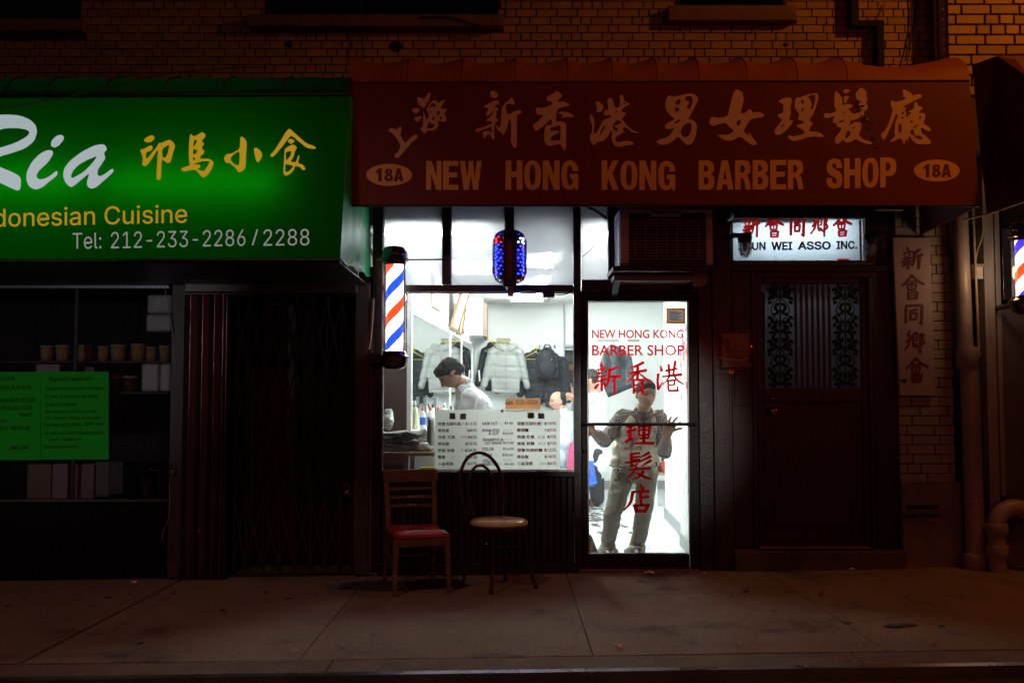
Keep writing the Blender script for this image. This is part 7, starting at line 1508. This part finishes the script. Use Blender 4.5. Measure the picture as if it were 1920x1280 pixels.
for i, (px, z, m) in enumerate([(1233, .45, Mk), (1241, .45, Mr), (1235, .75, Mk), (1243, .75, Mw), (1233, 1.03, Mb), (1241, 1.03, Mk)]):
    bottle((AX(px, 4.4), 4.4, z), .035, .17, m, Mk, ['dark jar at the left of the lowest board', 'red jar at the right of the lowest board', 'dark jar at the left of the middle board', 'white jar at the right of the middle board', 'blue jar at the left of the top board', 'dark jar at the right of the top board'][i] + ' of the small shelf unit', 'jars on the small shelf unit')
one('paper_bag', (lambda mb: mb)(MB().hexa([at(1090, 1044, .30), at(1126, 1044, .30), at(1124, 1044, .50), at(1094, 1044, .50), at(1090, 998, .32), at(1108, 1001, .32), at(1108, 1001, .48), at(1094, 998, .48)])), mat('brown_paper', (.26, .15, .12), .8, var=.3, scale=9), 'brown crumpled bag on the floor at the lower left corner of the glass door', 'bag', bevel=.02)
rh = random.Random(11); mb = MB()
for k in range(70):
    X_, Y_ = rh.gauss(.92, .10), rh.gauss(3.3, .75)
    if not (.6 < X_ < 1.25 and 1.6 < Y_ < 5): continue
    n = 9; s = rh.uniform(.012, .055); P = [(X_ + s * rh.uniform(.5, 1.1) * math.cos(2 * PI * i / n), Y_ + s * 1.6 * rh.uniform(.5, 1.1) * math.sin(2 * PI * i / n), FZ + .004) for i in range(n)]
    mb.add(P + [(X_, Y_, FZ + .014)], [(i, (i + 1) % n, n) for i in range(n)])
mb.build('hair_clippings', mat('cut_hair', (.05, .045, .045), .8), None, kind='stuff', label='tufts of cut dark hair lying on the white floor')
# ================================================================== PEOPLE
def skin_mat(name, base):
    m = bpy.data.materials.new(name); m.use_nodes = True; nt = m.node_tree; p = nt.nodes['Principled BSDF']
    a = nt.nodes.new('ShaderNodeAttribute'); a.attribute_name = 'tone'; nt.links.new(a.outputs['Color'], p.inputs['Base Color'])
    p.inputs['Roughness'].default_value = .45; p.inputs['Subsurface Weight'].default_value = 0.0; return m
def head_mesh(c, face, up=(0, 0, 1), s=1.0):
    """sculpted head; returns (MB, toLocal). Local axes: x = the head's left-right, -y = face direction, z = up"""
    c = Vector(c); f = Vector(face).normalized(); u = Vector(up); u = (u - f * u.dot(f)).normalized(); x = u.cross(-f).normalized() * 1.0
    R = Matrix((x, -f, u)).transposed()
    n, m = 56, 44; mb = MB(); vs = []; G = lambda a, b, w_: math.exp(-((a - b) / w_) ** 2)
    for i in range(m + 1):
        t = PI * i / m
        for k in range(n):
            a = 2 * PI * k / n; dx, dy, dz = math.sin(t) * math.cos(a), math.sin(t) * math.sin(a), math.cos(t)
            px, py, pz = dx * .076, dy * .098, dz * .118
            if dz < 0:
                q = -dz; px *= 1 - .36 * q ** 1.5; py = py * (1 - .30 * q ** 1.5) - .022 * q if dy < 0 else py * (1 - .45 * q) - .012 * q
            fr_ = max(0, -dy)
            if dy < 0: py -= .004 * fr_; px *= 1 - .04 * fr_
            w_ = fr_ ** 2
            py -= w_ * (.026 * G(px, 0, .012) * (G(pz, -.030, .018) + .45 * G(pz, -.005, .02)))         # nose
            py += w_ * .013 * (G(px, .031, .017) + G(px, -.031, .017)) * G(pz, .010, .013)             # eye sockets
            py -= w_ * .006 * (G(px, .030, .022) + G(px, -.030, .022)) * G(pz, .032, .010)             # brow
            py -= w_ * .007 * (G(px, .043, .018) + G(px, -.043, .018)) * G(pz, -.022, .018)            # cheeks
            py -= w_ * .008 * G(px, 0, .022) * (G(pz, -.058, .006) + G(pz, -.071, .006))               # lips
            py -= w_ * .010 * G(px, 0, .022) * G(pz, -.095, .014)                                      # chin
            vs.append(c + R @ Vector((px, py, pz)) * s)
    mb.add(vs, [(i * n + k, i * n + (k + 1) % n, (i + 1) * n + (k + 1) % n, (i + 1) * n + k) for i in range(m) for k in range(n)], True)
    for e in (-1, 1):
        mb.ell(c + R @ Vector((e * .078, .012, -.008)) * s, (.007 * s, .018 * s, .032 * s), 12, 8, R.to_euler())
    inv = R.transposed(); return mb, (lambda p: (inv @ (Vector(p) - c)) / s), R
def hand(mb, wrist, palm, tips, thumb, r=.0108):
    """a palm from the wrist, four bent fingers to the tips, and a thumb from the side of the palm"""
    w_, p = Vector(wrist), Vector(palm); d = (p - w_).normalized(); T = [Vector(t) for t in tips]
    across = (T[-1] - T[0]); across = (across - d * across.dot(d)).normalized()
    nrm = d.cross(across)
    for k, t in enumerate(T):
        base = p + d * .030 + across * (-.030 + .020 * k); k1 = base * .62 + t * .38 + nrm * .006; k2 = base * .28 + t * .72 + nrm * .005
        mb.tube([w_ + across * (-.014 + .009 * k), p + across * (-.026 + .0175 * k), base], [.016, .0155, .0120], 10); mb.ell(base, (.0120,) * 3, 8, 6)
        mb.tube([base, k1, k2, t], [r * 1.12, r * 1.05, r * .95, r * .78], 10); mb.ell(t, (r * .78,) * 3, 8, 6)
    th = Vector(thumb); b = w_ * .55 + p * .45 - across * .024; k1 = b * .5 + th * .5 - across * .006
    mb.tube([b, k1, th], [.0135, .0115, .0085], 10); mb.ell(th, (.0085,) * 3, 8, 6); mb.ell(b, (.0135,) * 3, 8, 6)
    mb.ell((w_ + p) / 2, (.02, .02, .02), 10, 8)
def make_body(parent, prims, hm, loc, base, voxel, hair_line, lips=(.34, .12, .10), beard=0.0, m=None):
    o = skin('body', prims + [('m', hm)], m, parent, voxel, 2)
    me = o.data; at_ = me.color_attributes.new('tone', 'FLOAT_COLOR', 'POINT'); G = lambda a, b, w_: math.exp(-((a - b) / w_) ** 2)
    for i, v in enumerate(me.vertices):
        l = loc(v.co); c = list(base); k = 1 + .06 * noise.noise(v.co * 30)
        if l.length < .16 and l.y < .02:
            e = max(G(l.x, .031, .014), G(l.x, -.031, .014)) * G(l.z, .010, .0065); br = max(G(l.x, .031, .020), G(l.x, -.031, .020)) * G(l.z, .031, .006); lp = G(l.x, 0, .020) * G(l.z, -.064, .009); ch_ = max(G(l.x, .045, .02), G(l.x, -.045, .02)) * G(l.z, -.03, .02)
            c = [a * (1 - .12 * ch_ * j) for a, j in zip(c, (0, 1, 1))]
            for wgt, col in ((lp * .8, lips), (min(1, e * 1.25), (.03, .02, .016)), (br * .85, (.035, .025, .02))): c = [a * (1 - wgt) + b * wgt for a, b in zip(c, col)]
        at_.data[i].color = (c[0] * k, c[1] * k, c[2] * k, 1)
    return o
def hair(parent, c, R, off, rad, m, amp=.006, extra=()):
    pr = [('e', Vector(c) + R @ Vector(off), rad, R.to_euler())] + [('e', Vector(c) + R @ Vector(o), r_, R.to_euler()) for o, r_ in extra]
    skin('hair', pr, m, parent, .005, 2, lambda p, n: amp * (noise.noise(p * 28) + .6 * noise.noise(Vector((p.x * 90, p.y * 90, p.z * 30)))))
M_skin = skin_mat('skin', None)
M_hairk = mat('black_hair', (.008, .007, .006), .75, spec=.25, var=.5, scale=60, stretch=(1, 1, .3), bump=.6, bscale=140)
M_hairg = mat('greying_hair', (.035, .032, .032), .75, spec=.25, var=.6, scale=50, bump=.6, bscale=140)
M_vest = mat('cream_vest_cloth', (.76, .70, .56), .75, var=.06, scale=10, bump=.35, bscale=90)
M_coat = mat('white_coat_cloth', (.84, .85, .87), .7, var=.03, bump=.2, bscale=60)
M_pants = mat('khaki_grey_cloth', (.25, .225, .175), .8, var=.08, scale=10, bump=.35, bscale=120)
M_dark = mat('black_trousers', (.02, .02, .025), .7)
def check_mat():
    m = bpy.data.materials.new('checked_shirt'); m.use_nodes = True; nt = m.node_tree; N = nt.nodes; L = nt.links; p = N['Principled BSDF']; p.inputs['Roughness'].default_value = .8
    tc = N.new('ShaderNodeTexCoord'); rot = N.new('ShaderNodeMapping'); rot.inputs['Rotation'].default_value = (.2, .75, .3); L.new(tc.outputs['Object'], rot.inputs[0])
    c = N.new('ShaderNodeTexChecker'); c.inputs['Scale'].default_value = 85; c.inputs['Color1'].default_value = (.42, .38, .35, 1); c.inputs['Color2'].default_value = (.07, .045, .04, 1); L.new(rot.outputs[0], c.inputs['Vector']); L.new(c.outputs[0], p.inputs['Base Color']); return m
M_check = check_mat()
M_cuff = mat('pale_lined_cuff', (.45, .40, .40), .75, var=.12, scale=30)
M_shoe = mat('dark_shoe', (.03, .022, .018), .4)
def shoe(parent, ankle, fz, d=(0, -1, 0), m=M_shoe):
    a = Vector(ankle); d = Vector(d).normalized(); skin('shoe', [('e', Vector((a.x, a.y, fz + .045)) + d * .02, (.045, .07, .045)), ('e', Vector((a.x, a.y, fz + .032)) + d * .11, (.046, .085, .032)), ('b', Vector((a.x, a.y, fz + .010)) + d * .07, (.085, .25, .02))], m, parent, .010, 3)

# ---- the man in the cream vest behind the glass door
fz = FZ + .001; J = at
A = thing('person', 'man in cream vest and checked shirt peering out through the glass door, one palm raised', 'person', Vector((AX(1190, .6), .6, FZ)))
anL, anR = J(1140, 1020, .60), J(1194, 1020, .63); kL, kR = J(1150, 962, .50), J(1207, 962, .54); hL, hR = J(1169, 888, .62), J(1213, 888, .62); pel = J(1190, 868, .64); ch_ = J(1198, 806, .56); shL, shR = J(1166, 781, .50), J(1236, 784, .48)
nk = J(1206, 772, .46); hd = J(1211, 739, .375); eL, wL, pL = J(1134, 826, .42), J(1116, 812, .22), J(1109, 806, .15); eR, wR, pR = J(1246, 846, .36), J(1249, 822, .19), J(1252, 809, .125)
hm, loc, R = head_mesh(hd, (.20, -.95, -.16), (.03, -.1, 1), 1.0)
hmb = MB()
hand(hmb, wR, pR, [J(1259, 781, .10), J(1270, 782, .095), J(1276, 791, .10), J(1278, 803, .11)], J(1237, 799, .11))
hand(hmb, wL, pL, [J(1099, 800, .10), J(1099, 806, .09), J(1101, 812, .09), J(1104, 817, .10)], J(1114, 795, .10))
def leg_c(a, b, c, r0, r1, r2): return [('c', a, b, r0, r1), ('c', b, c, r1, r2)]
base = (.56, .33, .22)
bod = [('c', hd + Vector((0, .03, -.06)), nk, .052, .058), ('c', nk, ch_, .06, .11), ('e', ch_, (.15, .10, .16)), ('c', ch_, pel, .12, .12), ('c', shL, shR, .055, .055), ('c', shL, eL, .045, .038), ('c', eL, wL, .038, .026), ('c', shR, eR, .045, .038), ('c', eR, wR, .038, .026), ('m', hmb)] + leg_c(hL, kL, anL, .075, .05, .036) + leg_c(hR, kR, anR, .075, .05, .036)
make_body(A, bod, hm, loc, base, .0055, 0, m=M_skin)
hair(A, hd, R, (0, .016, .030), (.083, .099, .098), M_hairk, .003, [((0, -.040, .068), (.066, .046, .042))])
fold = lambda amp, sc, seed, st_=(1, 1, 1): folds(amp, sc, seed, st_)
skin('shirt', [('c', nk + Vector((0, .02, -.02)), ch_, .075, .13), ('c', shL, shR, .068, .068), ('c', shL, eL, .066, .058), ('c', shR, eR, .064, .060), ('c', nk, nk + Vector((0, .03, .03)), .066, .060), ('c', eL, eL * .6 + wL * .4, .058, .05)], M_check, A, .009, 4, fold(.008, 16, 1))
skin('collar', [('c', nk + Vector((-.055, -.01, .02)), nk + Vector((-.01, -.075, -.04)), .018, .014), ('c', nk + Vector((.055, -.01, .02)), nk + Vector((.02, -.075, -.045)), .018, .014), ('c', nk + Vector((-.06, .0, .02)), nk + Vector((.0, .06, .04)), .018, .018), ('c', nk + Vector((.06, .0, .02)), nk + Vector((.0, .06, .04)), .018, .018)], mat('dark_collar', (.10, .06, .055), .8), A, .007, 2)
for e, w_ in ((eL, wL), (eR, wR)): skin('cuff', [('c', e * .75 + w_ * .25, w_ * .92 + e * .08, .060, .040), ('e', e * .8 + w_ * .2, (.06, .06, .06))], M_cuff, A, .008, 3, fold(.010, 20, 3))
hem = J(1190, 866, .60)
vq = lambda p, n: .010 * noise.noise(Vector((p.x * 9 + p.z * 5, p.y * 9, p.z * 11 - p.x * 6))) + .006 * noise.noise(Vector((p.x * 26, p.y * 26, p.z * 20))) - .006 * math.exp(-((p.x - (1.055 + .0)) / .006) ** 2) * (n.y < 0)
V = [('e', J(1199, 808, .56), (.195, .135, .17)), ('e', J(1192, 845, .58), (.195, .145, .15)), ('c', J(1157, 866, .55), J(1226, 866, .55), .058, .058), ('c', shL + Vector((.035, -.0, .0)), J(1170, 820, .50), .052, .08), ('c', shR + Vector((-.03, .0, .0)), J(1230, 820, .50), .052, .08),
     ('c', nk + Vector((-.085, .01, -.01)), J(1176, 808, .44), .030, .06), ('c', nk + Vector((.085, .0, -.01)), J(1228, 811, .44), .030, .06)]
skin('vest', V, M_vest, A, .008, 3, vq)
skin('shirt_front', [('c', nk + Vector((0, -.04, -.03)), J(1203, 794, .415), .045, .012)], mat('dark_collar', (.10, .06, .055), .8), A, .006, 2)
MB().tube([J(1143, 871, .52), J(1150, 874, .485), J(1165, 875, .455), J(1190, 876, .440), J(1215, 875, .452), J(1232, 874, .485), J(1240, 871, .52)], .008, 8).build('hem_band', mat('vest_seam', (.40, .36, .28), .7), A)
MB().tube([J(1191, 790, .385), J(1188, 815, .375), J(1184, 845, .395), J(1180, 873, .43)], .004, 6).build('zip', mat('vest_zip', (.32, .28, .20), .5), A)
MB().rbox(J(1172, 794, .402), (.085, .012, .010), (0, .12, 0)).build('pocket_flap', mat('vest_seam', (.40, .36, .28), .7), A, bevel=.003)
MB().rbox(J(1231, 869, .455), (.014, .006, .028)).build('tab', M_redd if False else mat('red_tab', (.35, .02, .02), .6), A)
def tq(p, n): return .007 * noise.noise(Vector((p.x * 8, p.y * 8, p.z * 9))) + .007 * noise.noise(Vector((p.x * 14, p.y * 14, p.z * 26))) + (.014 * math.sin(p.z * 110 + 3 * noise.noise(Vector((p.x * 9, p.y * 9, 0)))) * max(0, 1 - (p.z - FZ) / .16) if p.z < FZ + .16 else 0)
skin('trousers', [('e', J(1191, 880, .62), (.172, .13, .11))] + leg_c(hL, kL, J(1138, 1026, .60), .096, .074, .060) + leg_c(hR, kR, J(1193, 1026, .63), .094, .072, .057) + [('e', J(1138, 1030, .58), (.092, .10, .035)), ('e', J(1192, 1030, .60), (.092, .10, .035))], M_pants, A, .009, 4, tq)
shoe(A, anL, fz); shoe(A, anR, fz)
kr = thing('key_ring', 'keys with a black and yellow fob hanging from the belt of the vested man', 'keys', J(1158, 905, .45))
MB().tube([J(1158, 871, .45), J(1156, 880, .44), J(1157, 886, .44)], .003, 6).build('clip', M_chrome, kr); MB().tube([J(1163, 872, .45), J(1162, 882, .44), J(1158, 888, .44)], .003, 6).build('clip', M_chrome, kr)
MB().rbox(J(1155.5, 896, .44), (.026, .014, .050), (0, .15, 0)).build('fob', Mk, kr, bevel=.005); MB().rbox(J(1155, 894, .43), (.014, .006, .022), (0, .15, 0)).build('fob_face', mat('yellow_fob', (.7, .5, .05), .4), kr)
MB().rbox(J(1161, 895, .44), (.010, .004, .045), (0, -.1, 0)).build('key', M_chrome, kr)

# ---- the barber bending over behind the window
B = thing('person', 'black-haired barber in a white coat bending his head down behind the shop window', 'person', Vector((AX(900, .7), .7, FZ)))
hd = J(844, 701, .60); nk = J(868, 720, .62); ch_ = J(884, 762, .66); pel = J(900, 862, .72); sN, sF = J(881, 746, .50), J(886, 746, .82)
hm, loc, R = head_mesh(hd, (-.66, -.16, -.72), (-.62, 0, .70), 1.0)
eN, wN, pN = J(860, 822, .44), J(828, 838, .55), J(818, 840, .57); eF, wF, pF = J(862, 815, .85), J(830, 835, .75), J(820, 838, .73)
hmb = MB()
hand(hmb, wN, pN, [J(806, 836, .52), J(804, 840, .54), J(804, 844, .56), J(807, 848, .58)], J(812, 830, .56)); hand(hmb, wF, pF, [J(808, 834, .76), J(806, 838, .74), J(806, 842, .72), J(809, 846, .70)], J(814, 829, .70))
hpN, hpF = J(900, 868, .63), J(900, 868, .82); kn1, kn2 = J(896, 955, .62), J(896, 950, .84); an1, an2 = J(900, 1022, .64), J(902, 1012, .88)
bod = [('c', hd + Vector((.02, .02, -.03)), nk, .055, .060), ('c', nk, ch_, .07, .11), ('c', ch_, pel, .12, .13), ('c', sN, sF, .055, .055), ('c', sN, eN, .046, .038), ('c', eN, wN, .036, .026), ('c', sF, eF, .046, .038), ('c', eF, wF, .036, .026), ('m', hmb)] + leg_c(hpN, kn1, an1, .075, .05, .036) + leg_c(hpF, kn2, an2, .075, .05, .036)
make_body(B, bod, hm, loc, (.50, .29, .20), .006, 0, m=M_skin)
hair(B, hd, R, (0, .026, .024), (.088, .104, .108), M_hairk, .008, [((0, -.045, .075), (.068, .05, .05)), ((0, .075, -.03), (.06, .04, .06))])
skin('coat', [('c', nk + Vector((.02, 0, -.05)), ch_, .085, .145), ('e', J(890, 775, .66), (.155, .19, .20)), ('c', ch_, pel, .15, .17), ('c', sN, sF, .075, .075), ('c', sN, eN, .072, .058), ('c', eN, wN, .056, .045), ('c', sF, eF, .072, .058), ('c', eF, wF, .056, .045), ('c', pel, pel + Vector((0, 0, -.18)), .17, .18)], M_coat, B, .009, 4, fold(.011, 10, 4, (1.3, 1.3, .7)))
skin('coat_collar', [('c', nk + Vector((-.03, -.055, -.035)), nk + Vector((.055, -.035, .03)), .016, .018), ('c', nk + Vector((.055, -.035, .03)), nk + Vector((.06, .05, .03)), .018, .018)], M_coat, B, .006, 2)
skin('trousers', [('e', pel + Vector((0, 0, -.08)), (.14, .16, .12))] + leg_c(hpN, kn1, an1, .10, .08, .065) + leg_c(hpF, kn2, an2, .10, .08, .065), M_dark, B, .012, 3)
shoe(B, an1, fz); shoe(B, an2, fz)

# ---- the customer under the pale cape, and the barber behind him
C = thing('person', 'seated balding customer under a pale barber cape having his hair cut', 'person', Vector((AX(1060, 4.75), 4.75, FZ)))
hd = J(1046, 752, 4.70); hm, loc, R = head_mesh(hd, (-.93, -.34, -.12), (-.05, 0, 1), 1.0); nk = hd + Vector((.06, .0, -.15)); ch_ = nk + Vector((.09, 0, -.22)); pel = Vector((ch_.x + .05, ch_.y, .68)); sN, sF = nk + Vector((.07, -.19, -.06)), nk + Vector((.07, .19, -.06))
hands = MB(); eN, eF = sN + Vector((-.06, -.06, -.28)), sF + Vector((-.06, .06, -.28)); wN, wF = eN + Vector((-.22, .06, .0)), eF + Vector((-.22, -.06, 0))
for w_, y in ((wN, 1), (wF, -1)): hand(hands, w_, w_ + Vector((-.07, 0, -.01)), [w_ + Vector((-.16, q, -.03)) for q in (-.03, -.01, .01, .03)], w_ + Vector((-.09, .05 * y, .02)))
kn1, kn2 = pel + Vector((-.42, -.12, .0)), pel + Vector((-.42, .12, .0)); an1, an2 = kn1 + Vector((-.10, 0, -.40)), kn2 + Vector((-.10, 0, -.40))
bod = [('c', hd + Vector((.03, 0, -.06)), nk, .055, .06), ('c', nk, ch_, .08, .13), ('c', ch_, pel, .13, .14), ('c', sN, sF, .06, .06), ('c', sN, eN, .048, .04), ('c', eN, wN, .038, .028), ('c', sF, eF, .048, .04), ('c', eF, wF, .038, .028), ('m', hands)] + leg_c(pel + Vector((0, -.09, 0)), kn1, an1, .08, .055, .04) + leg_c(pel + Vector((0, .09, 0)), kn2, an2, .08, .055, .04)
make_body(C, bod, hm, loc, (.50, .29, .21), .009, 0, m=M_skin)
hair(C, hd, R, (0, .040, .014), (.082, .078, .095), M_hairk, .004)
skin('cape', [('c', nk + Vector((.0, 0, .0)), ch_, .085, .20), ('e', ch_ + Vector((.02, 0, -.02)), (.22, .30, .24)), ('e', ch_ + Vector((-.12, 0, -.26)), (.34, .34, .20)), ('c', sN, eN, .09, .12), ('c', sF, eF, .09, .12)], mat('pale_cape', (.46, .54, .60), .45, var=.18, scale=9), C, .014, 5, fold(.014, 8, 2))
skin('trousers', leg_c(pel + Vector((0, -.09, -.02)), kn1, an1, .10, .075, .06) + leg_c(pel + Vector((0, .09, -.02)), kn2, an2, .10, .075, .06), M_dark, C, .014, 3)
shoe(C, an1, .25, (-1, 0, 0)); shoe(C, an2, .25, (-1, 0, 0))
D = thing('person', 'barber in a long white coat with red cuffs, cutting the seated customer\'s hair', 'person', Vector((AX(1118, 4.4), 4.4, FZ)))
hd = J(1106, 712, 4.35); hm, loc, R = head_mesh(hd, (-.88, .25, -.40), (-.35, 0, 1), 1.0); nk = J(1114, 733, 4.38); ch_ = J(1119, 768, 4.40); pel = J(1119, 838, 4.42); sN, sF = J(1113, 745, 4.22), J(1120, 745, 4.56)
eN, wN, pN = J(1092, 762, 4.28), J(1077, 747, 4.50), J(1070, 745, 4.58); eF, wF, pF = J(1094, 757, 4.72), J(1076, 744, 4.84), J(1068, 742, 4.82); hands = MB()
hand(hands, wN, pN, [J(1063, 742, 4.64), J(1062, 745, 4.65), J(1062, 748, 4.66), J(1063, 751, 4.66)], J(1067, 739, 4.60), .010); hand(hands, wF, pF, [J(1061, 738, 4.80), J(1060, 741, 4.79), J(1060, 744, 4.78), J(1061, 747, 4.78)], J(1066, 736, 4.78), .010)
kn1, kn2 = J(1115, 895, 4.34), J(1120, 893, 4.55); an1, an2 = J(1118, 938, 4.38), J(1123, 935, 4.60)
bod = [('c', hd + Vector((.02, 0, -.05)), nk, .055, .06), ('c', nk, ch_, .07, .11), ('c', ch_, pel, .12, .12), ('c', sN, sF, .055, .055), ('c', sN, eN, .046, .038), ('c', eN, wN, .036, .026), ('c', sF, eF, .046, .038), ('c', eF, wF, .036, .026), ('m', hands)] + leg_c(pel, kn1, an1, .08, .05, .036) + leg_c(pel, kn2, an2, .08, .05, .036)
make_body(D, bod, hm, loc, (.50, .29, .21), .009, 0, m=M_skin)
hair(D, hd, R, (0, .026, .026), (.084, .096, .104), M_hairg, .006)
skin('coat', [('c', nk + Vector((0, 0, -.05)), ch_, .08, .13), ('e', ch_, (.14, .20, .20)), ('c', ch_, pel, .15, .17), ('c', pel, pel + Vector((.01, 0, -.20)), .17, .185), ('c', sN, sF, .07, .07), ('c', sN, eN, .068, .056), ('c', eN, eN * .4 + wN * .6, .054, .045), ('c', sF, eF, .068, .056), ('c', eF, eF * .4 + wF * .6, .054, .045)], M_coat, D, .012, 4, fold(.012, 9, 6, (1.2, 1.2, .6)))
for e, w_ in ((eN, wN), (eF, wF)): skin('red_cuff', [('c', e * .45 + w_ * .55, w_ * .9 + e * .1, .048, .038)], mat('red_sleeve', (.55, .05, .05), .7), D, .009, 2)
skin('trousers', [('e', pel + Vector((0, 0, -.1)), (.13, .15, .1))] + leg_c(pel + Vector((0, -.08, -.05)), kn1, an1, .10, .085, .07) + leg_c(pel + Vector((0, .08, -.05)), kn2, an2, .10, .085, .07), M_dark, D, .014, 3)
def floral():
    m = mat('blue_floral', (.03, .12, .55), .6, var=.3, scale=12, dirt=((.75, .45, .40), 26, .60)); return m
sheet('floral_apron', [(1098, 862), (1112, 864), (1116, 880), (1120, 905), (1112, 912), (1098, 912)], 4.15, floral(), D, .03, .01)
shoe(D, an1, fz, (-1, 0, 0)); shoe(D, an2, fz, (-1, 0, 0))
fc = thing('floral_cloth', 'pink and blue floral cloth hanging down beside the barber chair', 'cloth', (AX(1072, 4.3), 4.3, AZ(885, 4.3))); sheet('cloth', [(1068, 832), (1074, 826), (1084, 830), (1086, 884), (1064, 886), (1065, 860)], 4.3, mat('pink_floral', (.60, .05, .16), .6, var=.3, scale=12, dirt=((.10, .20, .60), 14, .55)), fc, .03, .01)
